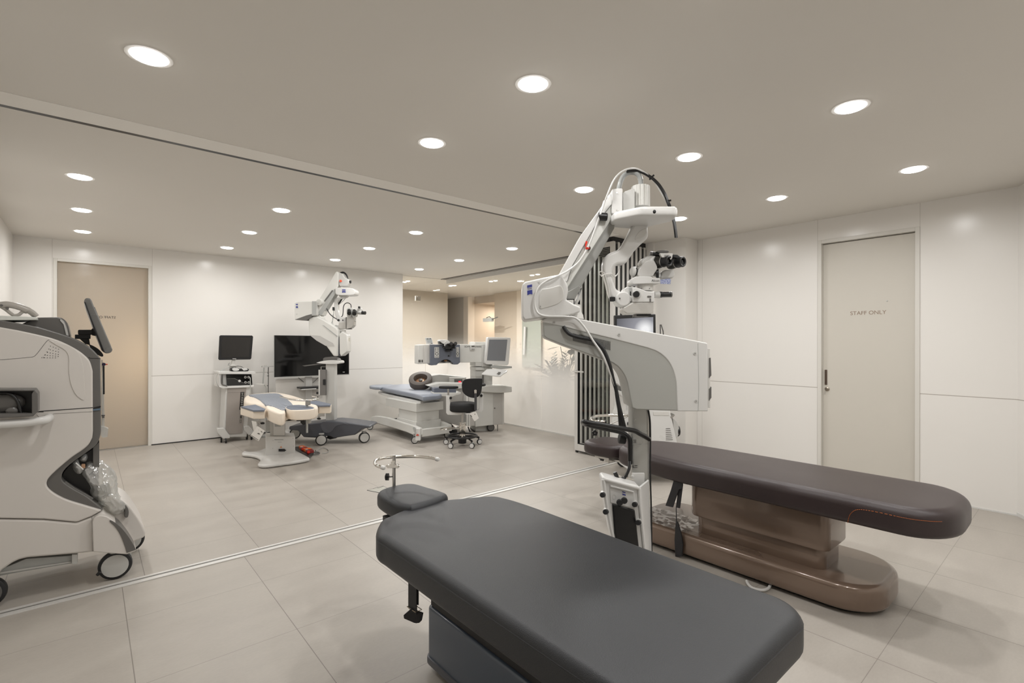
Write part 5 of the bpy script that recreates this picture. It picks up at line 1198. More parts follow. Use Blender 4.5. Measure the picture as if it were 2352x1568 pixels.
# ------------------------------------------------------------------ television on a white stand
TVF = VF((0, 8.05), (1, 0))
tx0, tx1 = TVF.w(630, 800).x, TVF.w(802, 800).x
TV = thing('television', ((tx0 + tx1) / 2, 8.1, 0), 'wide black flat screen television on a white stand before the back wall', 'television')
z1, z0 = 1.534, .898
tvo = obj('casing', MB().box((tx0, 8.05, z0), (tx1, 8.09, z1)), BLACK, TV, bev=.003)
obj('screen', MB().quad((tx0 + .01, 8.0485, z0 + .012), (tx1 - .01, 8.0485, z0 + .012), (tx1 - .01, 8.0485, z1 - .01), (tx0 + .01, 8.0485, z1 - .01)), GLOSSB, tvo, smooth=False)
obj('silver_edge', MB().box((tx0 - .003, 8.046, z0 - .012), (tx1 + .003, 8.06, z0)).box((tx0 - .004, 8.05, z0), (tx0, 8.06, z1)), LGREY, tvo)
obj('logo', MB().quad((tx1 - .11, 8.0478, z0 + .035), (tx1 - .075, 8.0478, z0 + .035), (tx1 - .075, 8.0478, z0 + .044), (tx1 - .11, 8.0478, z0 + .044)), LGREY, tvo, smooth=False)
cx = TVF.w(712, 900).x
obj('stand_column', MB().box((cx - .05, 8.10, .04), (cx + .05, 8.15, 1.2)), WHITE, TV, bev=.004)
sh_ = obj('shelf', MB().box((cx - .17, 7.92, .69), (cx + .26, 8.14, .705)), WHITE, TV, bev=.003)
obj('shelf_box', MB().box((cx - .18, 7.93, .706), (cx + .24, 8.12, .73)), BLACK, sh_, bev=.003)
obj('back_board', MB().box((tx0 + .04, 8.12, .52), (tx0 + .75, 8.14, .86)), M('board_pale', (208, 205, 200), .4), TV)
sb = MB(); sb.cyl((cx - .16, 8.1, .87), (cx - .08, 8.1, .80), .006); sb.cyl((cx + .16, 8.1, .87), (cx + .06, 8.1, .78), .005); obj('bracket', sb, DGREY, TV)
sb = MB(); sb.box((cx - .4, 8.05, .03), (cx + .4, 8.15, .07)).box((cx - .4, 7.85, .03), (cx - .34, 8.3, .06)).box((cx + .34, 7.85, .03), (cx + .4, 8.3, .06)); obj('stand_base', sb, WHITE, TV, bev=.003)
for x_ in (cx - .37, cx + .37):
    for y_ in (7.88, 8.27): small_castor('castor', x_, y_, .02, TV)

# ------------------------------------------------------------------ second surgical microscope in the far half
F2 = VF(t=7.15)
f2c = F2.w(765, 985)
S2 = thing('surgical_microscope', (f2c.x, f2c.y, 0), 'smaller looking surgical microscope with charcoal wheeled base in the far half of the room', 'surgical microscope')
kF = 7.15 / FPX
PW = M('far_scope_white', (216, 215, 210), .35)
obj('column', F2.rbox(MB(), 748, 829, 768, 973, -.06, .06, 3), LGREY, S2, bev=.006)
obj('column_collar', F2.prism(MB(), cr2([(742, 823), (748, 820), (762, 820), (772, 823), (775, 829), (768, 834), (745, 832), (742, 823)], 3)[:-1], -.08, .08), DGREY, S2)
lbm = [(708, 730), (716, 725), (735, 724)] + [(741, 734), (760, 742), (775, 752), (791, 764), (797, 772), (797, 808), (785, 818), (771, 820), (765, 818), (745, 792), (738, 788), (715, 775), (709, 770)]
lo2 = obj('boom_housing', F2.prism(MB(), [(708, 732), (712, 728), (730, 727), (745, 735), (772, 752), (776, 758), (775, 818), (766, 818), (748, 793), (727, 782), (711, 770), (709, 760)], -.13, .06), PW, S2, bev=.02, seg=3)
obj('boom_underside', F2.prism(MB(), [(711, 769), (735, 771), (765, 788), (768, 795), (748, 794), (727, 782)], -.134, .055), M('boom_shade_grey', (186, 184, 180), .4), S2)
obj('boom_seam', F2.prism(MB(), [(740, 746), (744, 747), (775, 771), (774, 774)], -.134, -.12), MGREY, lo2)
obj('rear_shell', F2.prism(MB(), [(779, 768), (785, 762), (793, 765), (797, 771), (797, 807), (783, 818), (780, 812)], -.10, .08), PW, S2, bev=.008)
obj('shell_gap', F2.rbox(MB(), 774.5, 775, 780, 818, -.09, .05), CHAR, S2)
obj('shell_label', F2.prism(MB(), [(797.5, 775), (802, 776), (802, 783)], -.02, -.01), M('label_cream', (214, 208, 180), .5), S2)
cbx = [(675, 700), (675.5, 694), (680, 691.5), (715, 691), (726, 692), (728, 724), (717, 725), (704, 735), (677, 734.5)]
cb2 = obj('counterweight_box', F2.prism(MB(), cbx, -.15, .12), PW, S2, bev=.012, seg=3)
obj('box_side', F2.rbox(MB(), 716.5, 691.5, 726.5, 724, -.153, -.14), MGREY, cb2)
obj('box_bottom', F2.prism(MB(), [(677, 734), (704, 724), (716, 721), (716, 727), (704, 735.5)], -.152, .1), DGREY, cb2)
lm = MB(); F2.rbox(lm, 679.5, 697.5, 684, 700.2, -.1525, -.149); F2.prism(lm, [(679.5, 703), (684, 703), (684.4, 707.5), (682, 706.5), (679.7, 707.5)], -.1525, -.149); obj('flag_logo', lm, LOGOB, cb2, smooth=False)
text('lettering', 'S7', .022, F2.w(681.5, 721.5, -.151), RGT, (0, 0, 1), MGREY, cb2)
a2 = [(727, 700), (735, 684), (771, 625), (774, 623), (777, 628), (777, 655), (764, 676), (740, 724), (727, 724)]
ar2 = obj('balance_arm', F2.prism(MB(), a2, -.08, .06), PW, S2, bev=.004)
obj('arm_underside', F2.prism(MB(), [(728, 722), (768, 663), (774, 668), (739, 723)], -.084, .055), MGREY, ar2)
obj('arm_slot', F2.prism(MB(), [(744.5, 690), (763, 665.5), (765, 668), (746, 693)], -.086, -.07), DGREY, ar2)
obj('arm_knob', F2.bar(MB(), (732, 694, -.12), (738, 694, -.06), 7.5, 8), PW, S2, bev=.006)
obj('arm_line', MB().tube([F2.w(731, 702, -.088), F2.w(726.5, 708, -.088), F2.w(726.5, 722, -.088), F2.w(735, 724.5, -.088)], .005, 6), DGREY, ar2)
obj('swivel_neck', F2.prism(MB(), [(712, 727), (735, 724), (737, 730), (732, 736), (712, 734)], -.10, .08), PW, S2, bev=.006)
hb2 = [(777, 625), (786, 628), (790, 636), (800, 641), (801, 650), (797, 657), (780, 657), (777, 650)]
hb2o = obj('head_bracket', F2.prism(MB(), hb2, -.07, .06), LGREY, S2, bev=.008, seg=3)
obj('orange_button', F2.disc(MB(), 782, 645, 2.6, -.085, -.06), M('button_orange', (235, 84, 40), .35), hb2o)
obj('head_knob', F2.bar(MB(), (800, 647, -.02), (806.5, 647.5, -.02), 3.4), BLACK, S2)
hs = MB()
for k in range(3): hs.tube([F2.w(781 + k, 626 + k, -.02 + .02 * k), F2.w(788, 624.5 + k, .0), F2.w(794, 628 + k, .0), F2.w(798, 635 + k, .0), F2.w(799 + k * .4, 643, 0)], .0075, 8, sm=5)
obj('cable_loop', hs, BLACK, S2)
pf2 = obj('platform', F2.prism(MB(), cr2([(770, 663), (773, 660.5), (790, 660.5), (808, 662), (814, 665), (815, 671), (812, 677), (790, 678), (775, 677), (770.5, 673), (770, 663)], 3)[:-1], -.10, .09), WHITE, S2, bev=.014, seg=3)
l2 = MB(); F2.prism(l2, [(785.7, 664.5), (793.5, 664.5), (793.5, 666.8), (785.7, 666.8)], -.104, -.10); F2.prism(l2, [(785.7, 668.3), (793.5, 668.3), (793.7, 671.8), (789.6, 671), (785.7, 671.8)], -.104, -.10); obj('flag_logo', l2, LOGOB, pf2, smooth=False)
obj('platform_base', F2.rbox(MB(), 778, 676.5, 796, 681, -.05, .05, 1.5), LGREY, S2, bev=.003)
sa2 = [(767, 686), (775, 683), (796, 680), (796, 683), (778, 688), (776, 692), (776, 712), (779, 722), (783, 728), (795, 729), (796, 740), (780, 741), (773, 735), (769, 720), (767, 700)]
obj('suspension_arm', F2.prism(MB(), sa2, -.03, .035), WHITE, S2, bev=.006, seg=3)
jb = MB(); F2.rbox(jb, 763.5, 705, 768, 713, -.04, .0, 1); F2.disc(jb, 777, 735, 2.6, -.045, -.02); F2.disc(jb, 787, 735, 1.4, -.045, -.02, n=10); obj('arm_detail', jb, BLACK, S2)
cbb = MB(); cbb.tube([F2.w(750, 708, -.05), F2.w(757, 720, -.05), F2.w(766, 728, -.04), F2.w(774, 733, -.04)], .0065, 8, sm=5)
cbb.tube([F2.w(781, 727, 0), F2.w(786, 726, 0), F2.w(788, 718, 0), F2.w(789, 704, 0), F2.w(793, 697, 0), F2.w(800, 695.5, 0), F2.w(806, 700, 0), F2.w(806.5, 707, 0)], .006, 8, sm=5)
cbb.tube([F2.w(786, 684, 0), F2.w(783, 690, 0), F2.w(777, 699, 0)], .012, 8, sm=3)
obj('black_cable', cbb, BLACK, S2)
gcb = MB(); gcb.tube([F2.w(766, 713, -.04), F2.w(766, 725, -.04), F2.w(763, 738, -.04), F2.w(755, 754, -.04), F2.w(762, 751, -.05), F2.w(772, 747, -.05), F2.w(779, 749, -.04)], .0045, 6, sm=5); gcb.tube([F2.w(794, 684, 0), F2.w(788, 691, 0), F2.w(781, 697, 0)], .0045, 6, sm=4); gcb.tube([F2.w(765, 722, -.04), F2.w(764, 738, -.04), F2.w(766, 746, -.04), F2.w(776, 750, -.04)], .0045, 6, sm=4); obj('grey_cable', gcb, MGREY, S2)
tr2 = MB(); F2.prism(tr2, [(752, 740), (757, 741), (775, 752), (772, 757), (757, 752)], -.03, .05); obj('dark_tray', tr2, BLACK, S2)
rod = MB(); F2.prism(rod, [(764, 757.5), (768, 753), (791, 758), (791.5, 761.5), (768, 760)], -.05, .02); obj('lower_bracket', rod, LGREY, S2, bev=.002)
obj('bracket_knob', F2.disc(MB(), 771.5, 757.5, 2.7, -.075, -.045), BLACK, S2)
opt = MB(); F2.prism(opt, [(778, 741), (794, 739), (795, 729), (797, 727), (812, 728), (812, 747), (806, 753), (796, 755), (779, 755), (777, 751)], -.06, .06)
obj('optics_body', opt, M('far_optics_grey', (184, 181, 175), .35), S2, bev=.006, seg=3)
obj('optics_gap', F2.rbox(MB(), 794, 728, 796, 754, -.062, .05), DGREY, S2)
hk = MB(); F2.bar(hk, (811, 736.5, .0), (817.5, 736.5, .0), 2.2); F2.bar(hk, (812, 746.5, .0), (816, 746.5, .0), 2.3); obj('side_knob', hk, LGREY, S2)
obj('objective', F2.rbox(MB(), 794, 754, 806, 755.8, -.03, .03), BLACK, S2)
bh2 = MB(); F2.prism(bh2, cr2([(796, 709), (800, 706), (808, 707), (816, 711), (817, 724), (812, 728), (798, 726), (796, 718), (796, 709)], 3)[:-1], -.05, .05); obj('binocular_head', bh2, LGREY, S2, bev=.008, seg=3)
for (x, y) in ((802, 718), (814, 719)):
    e_ = obj('eyepiece', F2.bar(MB(), (x, y - 5, -.04), (x, y + 1.5, -.13), 4.3, 4.5), BLACK, S2)
    obj('eyepiece_ring', F2.bar(MB(), (x, y + 4.5, -.07), (x, y + 6.2, -.10), 4.7), LGREY, e_)
    obj('eyepiece_knob', F2.disc(MB(), x - 1, y - 6.5, 2.2, -.08, -.05), BLACK, e_)
ah = MB(); F2.prism(ah, [(818, 712), (821, 708), (828, 706), (831, 711), (829, 716), (821, 718)], -.03, .04); F2.bar(ah, (822, 717, 0), (832, 718, -.02), 4.6); obj('assistant_tube', ah, LGREY, S2, bev=.004)
obj('assistant_eyepiece', F2.bar(MB(), (831, 718, -.02), (839, 718.5, -.04), 4.0), BLACK, S2)
obj('assistant_knob', F2.disc(MB(), 824.5, 705.5, 2.4, -.05, -.01), BLACK, S2)
# tray and screen on the column
ty_ = MB(); F2.prism(ty_, cr2([(726, 833), (740, 829), (760, 827), (776, 828), (780, 831), (778, 835), (760, 836), (740, 835), (726, 833)], 3)[:-1], -.10, .10); obj('column_tray', ty_, WHITE, S2, bev=.004)
obj('tray_edge', F2.prism(MB(), [(694, 839.5), (740, 833.5), (750, 835), (700, 841)], -.06, .02), DGREY, S2)
rm = MB(); F2.bar(rm, (737.5, 842, -.1), (737.5, 853, -.1), .9); rm.tube([F2.w(738, 842, -.1), F2.w(748, 841.5, -.05)], .004, 6); obj('pole', rm, STEEL, S2)
cp_ = MB(); F2.rbox(cp_, 731.5, 849, 747.5, 907.5, -.11, -.05); cpo = obj('control_unit', cp_, M('unit_grey', (116, 113, 110), .35), S2, bev=.003)
obj('unit_edge', F2.rbox(MB(), 731.5, 849, 735, 907, -.115, -.10), LGREY, cpo)
obj('unit_clips', F2.rbox(F2.rbox(MB(), 726.5, 888, 731, 893, -.1, -.06), 726.5, 900, 731, 905, -.1, -.06), BLACK, cpo)
ud = MB(); F2.rbox(ud, 741.5, 871, 747.5, 884, -.13, -.11, 1.5); obj('unit_latch', ud, BLACK, cpo)
# base on castors
bs2 = [(663, 982), (663.5, 987), (682, 990), (688, 996), (697, 1004), (725, 1005.5), (735, 1001), (757, 1001), (768, 1004.5), (790, 1001.5), (814, 998), (825, 988), (832, 983.5), (850, 980)]
top2 = [(848, 977), (820, 973), (790, 969.5), (765, 968), (740, 970), (715, 974), (690, 980)]
def gpt(x, y, z): return ONZ(x, y, z)
zt_, zb_ = .285, .10
plan = [gpt(664, 980.5, zt_), gpt(682, 979, zt_), gpt(700, 975, zt_), gpt(735, 970, zt_), gpt(765, 968, zt_), gpt(800, 971, zt_), gpt(848, 977, zt_), gpt(850, 980, zt_), gpt(800, 976, zt_), gpt(775, 982, zt_), gpt(762, 994, zt_), gpt(735, 995, zt_), gpt(736, 979, zt_), gpt(700, 982.5, zt_), gpt(666, 984.5, zt_)]
bmx = MB(); bmx.ext([Vector((p.x, p.y, zb_ + .035)) for p in plan], (0, 0, zt_ - zb_ - .035))
bpo = [(2.30, 7.30), (2.36, 7.20), (2.60, 7.05), (2.44, 6.86), (2.50, 6.78), (2.62, 6.80), (2.74, 6.93), (2.90, 6.88), (3.12, 6.92), (3.14, 7.02), (2.98, 7.10), (2.80, 7.25), (2.86, 7.50), (2.80, 7.60), (2.70, 7.58), (2.62, 7.30), (2.36, 7.36)]
bmx.bm.free()
bq = [(664, 979), (700, 974.5), (742, 969), (766, 967.5), (800, 970.5), (849, 977.5), (850.5, 982), (832, 984.5), (815, 998.5), (790, 1002), (767, 1006), (757, 1001.5), (735, 1001.5), (727, 1005.5), (697, 1004), (684, 989), (663.5, 987)]
obj('stand_base', F2.prism(MB(), bq, -.22, .16), CHAR, S2, bev=.02, seg=3)
obj('base_scallop', F2.prism(MB(), cr2([(736, 975), (742, 990), (752, 994), (764, 988), (772, 978), (790, 974), (800, 975)], 4) + [(790, 970.5), (766, 969), (742, 970.5)], -.226, .1), M('base_top_grey', (92, 94, 100), .4), S2)
obj('brake_foot', F2.prism(MB(), [(752, 1000), (768, 998), (772, 1006), (758, 1009), (750, 1006)], -.2, -.05), BLACK, S2)
for (x, y, dd, hd) in ((738, 1015, -.30, -112), (836.5, 996, -.12, -100), (678, 1004, .2, -110)):
    p = F2.w(x, y, dd); castor(S2, p.x, p.y, .078, R(hd), disc=LGREY, wd=.04, forkh=.165)

# ------------------------------------------------------------------ floor outlet
FOX = MB()
ob = [ONZ(843, 1126), ONZ(871, 1131.5), ONZ(896, 1124), ONZ(880, 1116.5)]
FO = thing('floor_outlet', tuple((ob[0] + ob[2]) / 2), 'small square floor outlet cover left of the black head cushion', 'floor outlet')
FOX.ext(ob, (0, 0, .003)); obj('cover', FOX, M('outlet_cover', (172, 170, 160), .4), FO)
fe = MB(); P4 = [p + Vector((0, 0, .002)) for p in ob]
for a, b in zip(P4, P4[1:] + P4[:1]): fe.cyl(a, b, .0022, n=6)
fe.tube([ONZ(857, 1122, .003), ONZ(866, 1119.5, .003), ONZ(869, 1121, .003), ONZ(872, 1119.5, .003), ONZ(881, 1116.5, .003)], .002, 6)
obj('cover_edge', fe, INK, FO)
# ------------------------------------------------------------------ cream and blue quilted operating chair
QUILT, nt, p = nodes('quilted_blue_vinyl')
g = nt.nodes.new('ShaderNodeNewGeometry'); mp = nt.nodes.new('ShaderNodeMapping'); mp.inputs['Rotation'].default_value = (0, 0, R(38)); nt.links.new(g.outputs['Position'], mp.inputs[0])
s_ = nt.nodes.new('ShaderNodeSeparateXYZ'); nt.links.new(mp.outputs[0], s_.inputs[0])
def gridn(nt, c, step, wd):
    f = math_node(nt, 'FRACT', math_node(nt, 'ADD', math_node(nt, 'DIVIDE', c, step), 100))
    return math_node(nt, 'LESS_THAN', math_node(nt, 'MINIMUM', f, math_node(nt, 'SUBTRACT', 1, f)), wd / 2 / step)
l = math_node(nt, 'MAXIMUM', gridn(nt, s_.outputs[0], .062, .007), gridn(nt, s_.outputs[1], .062, .007))
mx = nt.nodes.new('ShaderNodeMix'); mx.data_type = 'RGBA'; mx.inputs[6].default_value = lin((122, 128, 138)); mx.inputs[7].default_value = lin((176, 180, 186))
nt.links.new(l, mx.inputs[0]); nt.links.new(mx.outputs[2], p.inputs['Base Color']); p.inputs['Roughness'].default_value = .5
PBL = M('chair_blue_vinyl', (108, 114, 126), .5)
OC = thing('operating_chair', (1.80, 6.42, 0), 'cream operating chair with blue grey quilted top on a white splayed base', 'operating chair')
def padpx(name, pts, z1, th, mat, parent, r=.02, sm=3, dome=0, **k):
    P = [ONZ(x, y, z1) for x, y in pts]
    q = [(p.x, p.y) for p in (resmooth([(a.x, a.y, 0) for a in P], sm, True) if sm else P)]
    return obj(name, MB().slab(q, z1 - th, z1, r, 4, dome=dome), mat, parent, ang=50, **k)
ZT = .67
bod = padpx('seat_cushion', [(560, 915), (567, 906.5), (600, 902.5), (634, 900.5), (668, 906), (700, 916), (726, 926), (731, 932), (724, 936.5), (700, 936), (675, 937), (655, 941), (640, 940), (614, 933), (590, 926), (566, 922)], ZT, .13, CREAM, OC, r=.035)
padpx('bolster', [(612, 929), (625, 927.5), (642, 934), (655, 941), (653, 947), (640, 948), (622, 942), (612, 936)], ZT + .006, .135, CREAM, OC, r=.02, sm=2)
padpx('quilted_top', [(571, 906.5), (600, 903.8), (634, 902.5), (647, 906.5), (664, 919), (673, 929), (664, 932.5), (652, 940.5), (642, 938.5), (628, 932.5), (609, 928), (598, 918), (584, 910.5)], ZT + .014, .05, QUILT, OC, r=.012, sm=2)
hd_ = padpx('headrest', [(655, 935.5), (663, 931), (687, 929), (712, 932), (724, 936.5), (713, 940), (690, 941.5), (668, 941)], ZT + .022, .11, CREAM, OC, r=.012, sm=2)
padpx('headrest_top', [(657, 935), (664, 931), (687, 929.3), (710, 932), (722, 936), (711, 939), (690, 940.2), (669, 940)], ZT + .026, .02, PBL, OC, r=.004, sm=2)
for nm, pts in (('near', [(552.5, 933), (587, 928.5), (611, 938.5), (608, 941), (582, 941.5)]), ('far', [(708, 920), (727, 919.5), (761.5, 927.5), (759, 930), (733, 930.5), (712, 926)])):
    ar = padpx('armrest', pts, ZT - (.0 if nm == 'near' else .0), .10, CREAM, OC, r=.01, sm=0)
    padpx('armrest_top', [(x + (582 - x) * .04 if nm == 'near' else x + (736 - x) * .04, y) for x, y in pts], ZT + .004, .02, PBL, ar, r=.004, sm=0)
    padpx('armrest_board', pts, ZT - .10, .014, BLACK, ar, r=.003, sm=0)
_p3 = AT(645, 1000, 6.22); _u3 = RGT + FWD * .5
F3 = VF((_p3.x, _p3.y), (_u3.x, _u3.y))
st = MB(); F3.rbox(st, 610, 1003, 678, 1053, -.12, .20); cb = obj('base_box', st, WHITE, OC, bev=.006)
st = MB(); F3.prism(st, [(619, 968), (655, 968), (655, 1003), (621, 1003)], -.05, .17); up = obj('lift_column', st, LGREY, OC, bev=.003)
st = MB(); F3.rbox(st, 622, 958, 681, 969, -.10, .22); obj('top_frame', st, WHITE, OC, bev=.004)
obj('frame_plate', F3.rbox(MB(), 628, 968, 654, 1000, -.06, .0), WHITE, OC, bev=.003)
obj('rating_plate', F3.rbox(MB(), 631.5, 972.5, 644.5, 979.5, -.063, -.058), MGREY, OC, smooth=False)
obj('dark_head_mount', F3.rbox(F3.rbox(MB(), 655, 953, 690, 957, -.1, .1), 680, 957, 700, 967, -.05, .08), BLACK, OC)
pz = MB(); F3.rbox(pz, 610, 968, 620, 990, -.05, .05); obj('side_bracket', pz, MGREY, OC, bev=.003)
ck = MB(); F3.disc(ck, 594, 971, 3, -.12, -.08); F3.rbox(ck, 588, 969, 600, 972, -.11, -.08); F3.bar(ck, (596, 960, -.1), (596, 985, -.1), 1); obj('armrest_clamp', ck, STEEL, OC)
ck = MB(); F3.prism(ck, cr2([(598, 971), (603, 969.5), (608, 971), (606, 974), (599, 974), (598, 971)], 2), -.13, -.10); obj('clamp_knob', ck, BLACK, OC)
ck = MB(); F3.rbox(ck, 729, 949, 746, 956, .2, .3); F3.bar(ck, (733, 955, .22), (733, 960, .22), 2.5); obj('armrest_clamp', ck, STEEL, OC, bev=.002)
ck = MB(); F3.disc(ck, 715, 960, 2.8, .1, .15); F3.prism(ck, cr2([(728.5, 961), (733, 959), (738, 961.5), (734, 963.5), (729, 963), (728.5, 961)], 2), .19, .24); obj('clamp_knob', ck, BLACK, OC)
# splayed foot
base = [(556, 1038), (563, 1034.5), (575, 1036.5), (595, 1034), (612, 1028), (660, 1022), (682, 1034), (700, 1043), (711, 1050), (706, 1053), (680, 1058), (650, 1062), (615, 1066.5), (597, 1066.5), (592, 1063), (597, 1057), (598, 1052), (588, 1046), (570, 1042.5), (558, 1041.5)]
padpx('foot_plate', base, .045, .04, WHITE, OC, r=.018, sm=3)
lab_ = MB(); F3.rbox(lab_, 630.5, 1008.5, 651, 1010.5, -.1225, -.119); F3.rbox(lab_, 638, 1014.5, 647, 1015.5, -.1225, -.119); obj('maker_mark', lab_, MGREY, cb, smooth=False)
lab_ = MB(); F3.prism(lab_, [(642.5, 1028), (648.5, 1028), (645.5, 1023.5)], -.1225, -.119); obj('warning_mark', lab_, M('warn_orange', (214, 150, 110), .5), cb, smooth=False)
lab_ = MB(); F3.rbox(lab_, 640, 1031, 654.5, 1036.5, -.135, -.118); F3.prism(lab_, [(652, 1031), (658, 1034), (652, 1036.5)], -.13, -.118); obj('power_plug', lab_, BLACK, cb)
sc_ = MB()
for x, y in ((627, 1011.5), (672.5, 1006.5), (626.5, 1029.5), (673.5, 1024), (626.5, 1048), (673, 1041), (609, 1029)): F3.disc(sc_, x, y, .9, -.123, -.118, n=8)
obj('screw', sc_, STEEL, cb)
F3h = VF(t=5.72)
# chrome wrist hoop of the chair
HC = thing('wrist_rest_hoop', tuple(F3h.w(704, 992, -.15)), 'chrome wrist rest hoop on a post in front of the cream operating chair', 'wrist rest')
hp_ = [F3h.w(644, 910.5, .18), F3h.w(655, 914, .02), F3h.w(670, 917, -.12), F3h.w(690, 919, -.2), F3h.w(708, 919, -.22), F3h.w(720, 918, -.16), F3h.w(729, 915.5, -.05), F3h.w(730.5, 912.5, .08), F3h.w(725, 910, .18), F3h.w(718, 909, .26)]
obj('hoop', MB().tube(hp_, .0095, 12, sm=5), CHROME, HC)
obj('post', F3h.rbox(F3h.rbox(MB(), 702.5, 931, 706, 950, -.17, -.15), 703, 958, 706, 994, -.17, -.15), MGREY, HC)
obj('post_head', F3h.rbox(MB(), 701, 918, 708.5, 931, -.19, -.13, 1), STEEL, HC, bev=.003)
obj('post_clamp', F3h.rbox(F3h.rbox(MB(), 701, 950, 711, 960, -.19, -.12, 1), 705, 960, 712, 972, -.16, -.12), STEEL, HC, bev=.003)
kb = MB(); kb.tube([F3h.w(706, 955, -.16), F3h.w(714, 953, -.16), F3h.w(722, 953.5, -.16)], .008, 8); F3h.prism(kb, [(690, 966), (700, 965), (702, 974), (696, 976), (690, 970)], -.14, -.1); obj('lever', kb, BLACK, HC)
# paper tag
TG = thing('paper_tag', tuple(F3h.w(594, 1010, -.2)), 'white paper tag hanging under the near armrest of the cream chair', 'tag')
obj('card', F3h.prism(MB(), [(591, 978), (608, 989), (594, 1012.5), (575, 1000.5)], -.205, -.203), PAPER, TG)
obj('string', F3h.bar(MB(), (594, 972, -.2), (594.5, 988, -.204), .35), INK, TG)
tm_ = MB(); F3h.prism(tm_, [(590.5, 995), (594, 994), (598, 997), (594, 997)], -.2065, -.205); F3h.prism(tm_, [(599, 989), (602.5, 992), (602, 993.2), (599, 990.6)], -.2065, -.205); F3h.prism(tm_, [(577, 999.2), (593.5, 1009.6), (593, 1010.4), (576.6, 1000)], -.2065, -.205); obj('print', tm_, INK, TG, smooth=False)
obj('card_back', F3h.prism(MB(), [(578, 966), (589, 968), (590, 985), (583, 992)], -.17, -.168), PAPER, TG)
# foot pedal with coloured keys
FPd = thing('foot_pedal', tuple(Vector((ONZ(700, 1040).x, ONZ(700, 1040).y, 0))), 'black foot pedal with orange and dark red keys on the floor by the cream chair', 'foot pedal')
pb = MB(); pb.slab([(p.x, p.y) for p in (ONZ(678, 1026, .05), ONZ(700, 1024, .05), ONZ(721, 1036, .05), ONZ(708, 1048, .05), ONZ(700, 1044, .05), ONZ(680, 1034, .05))], .008, .055, .01, 2); obj('housing', pb, BLACK, FPd)
for k, (m_, pts) in enumerate(((ORANGE, [(686, 1023.5), (697, 1022.5), (703, 1025), (689, 1026.5)]), (DRED, [(689, 1026.5), (703, 1025), (708, 1027.5), (692, 1029)]), (ORANGE, [(696, 1029), (711, 1027.6), (717, 1030), (701, 1031.8)]), (DRED, [(702, 1032), (717, 1030), (721, 1033), (705, 1036)]))):
    obj('key', MB().slab([(p.x, p.y) for p in [ONZ(x, y, .085) for x, y in pts]], .05, .085, .004, 2), m_, FPd)
    x0, y0 = pts[3]; 
    obj('key_front', MB().slab([(p.x, p.y) for p in [ONZ(x0 + .5, y0 - 1.2, .088), ONZ(x0 + 6, y0 - 1.8, .088), ONZ(x0 + 7, y0 - .6, .088), ONZ(x0 + 1.2, y0, .088)]], .06, .0875, .001, 1), WHITE if k % 2 == 0 else RED, FPd)
pw = MB(); pw.tube([ONZ(704, 1044, .03), ONZ(712, 1041, .05), ONZ(722, 1038, .04), ONZ(732, 1038.5, .03), ONZ(733, 1041, .02), ONZ(722, 1042, .02), ONZ(712, 1044, .02)], .009, 8, sm=5); pw.cyl(ONZ(725, 1040, .0), ONZ(724.5, 1034, .05), .006); obj('hoop_guard', pw, DGREY, FPd)
cbl = MB(); cbl.tube([ONZ(726, 1036, .008), ONZ(740, 1028, .008), ONZ(752, 1031, .008), ONZ(754, 1038, .008), ONZ(740, 1041, .008)], .004, 6, sm=5); obj('cord', cbl, MGREY, FPd)

# ------------------------------------------------------------------ patient bed of the far laser
PB = thing('patient_bed', (3.82, 6.95, 0), 'patient bed with blue grey mattress on a white castor base beside the laser', 'patient bed')
ZB = .675
padpx('mattress', [(872, 887), (905, 883), (940, 881.5), (978, 883), (1004, 887), (1018, 897), (1012, 905), (990, 907.5), (972, 909.5), (962, 906), (940, 901)], ZB, .075, BLUEV, PB, r=.025, sm=3)
padpx('head_section', [(848.5, 886), (853, 883.5), (885, 882), (905, 883), (872, 888.5), (852, 886.8)], ZB + .005, .05, M('blue_grey_vinyl_pale', (150, 156, 166), .42), PB, r=.018, sm=2)
padpx('top_frame', [(869, 899), (905, 894), (985, 893), (1010, 912), (966, 921.5), (880, 903)], .575, .035, WHITE, PB, r=.004, sm=0)
BF = VF((3.53, 6.2), (0.02, -1)) 
bb1 = [(887, 905), (949, 918), (949, 935), (887, 922)]
cbx_ = MB(); cbx_.box((3.60, 6.33, .42), (4.06, 7.30, .545)); obj('carriage_box', cbx_, PW, PB, bev=.003)
cbx_ = MB(); cbx_.box((3.62, 6.36, .28), (4.00, 6.90, .42)); obj('column_upper', cbx_, PW, PB, bev=.003)
cbx_ = MB(); cbx_.box((3.60, 6.34, .10), (4.02, 6.92, .28)); obj('column_lower', cbx_, PW, PB, bev=.003)
sm_ = MB(); sm_.sphere(ONX(990, 914.5, 3.9), .012); obj('frame_button', F2.disc(MB(), 986.5, 914.8, 1.8, -.3, -.2) if False else MB().cyl(ONZ(986.5, 914.8, .555), ONZ(986.5, 914.8, .555) - FWD * .02, .012), BLACK, PB)
def onx(x, y, X=3.53): return ONX(x, y, X)
rail = [(852, 957.5), (858, 955.5), (866, 955.5), (889, 959), (916, 968), (948, 977.5), (962, 984), (963, 999), (953, 1000.5), (932, 991), (905, 982.5), (876, 974.5), (862, 970), (853, 968)]
rl = MB(); rl.ext([onx(x, y) for x, y in rail], (.06, 0, 0)); obj('side_rail', rl, PW, PB, bev=.006)
zz = [onx(x, y) for x, y in rail]
rl = MB(); rl.ext([Vector((4.02, p.y, p.z)) for p in zz], (.06, 0, 0)); obj('side_rail', rl, PW, PB, bev=.006)
y0_, y1_ = onx(963, 990).y, onx(853, 960).y
obj('base_deck', MB().box((3.59, y0_ + .01, .10), (4.02, y1_ - .01, .13)), PW, PB, bev=.004)
obj('end_beam', MB().box((3.58, y0_, .095), (4.03, y0_ + .06, .20)), PW, PB, bev=.006)
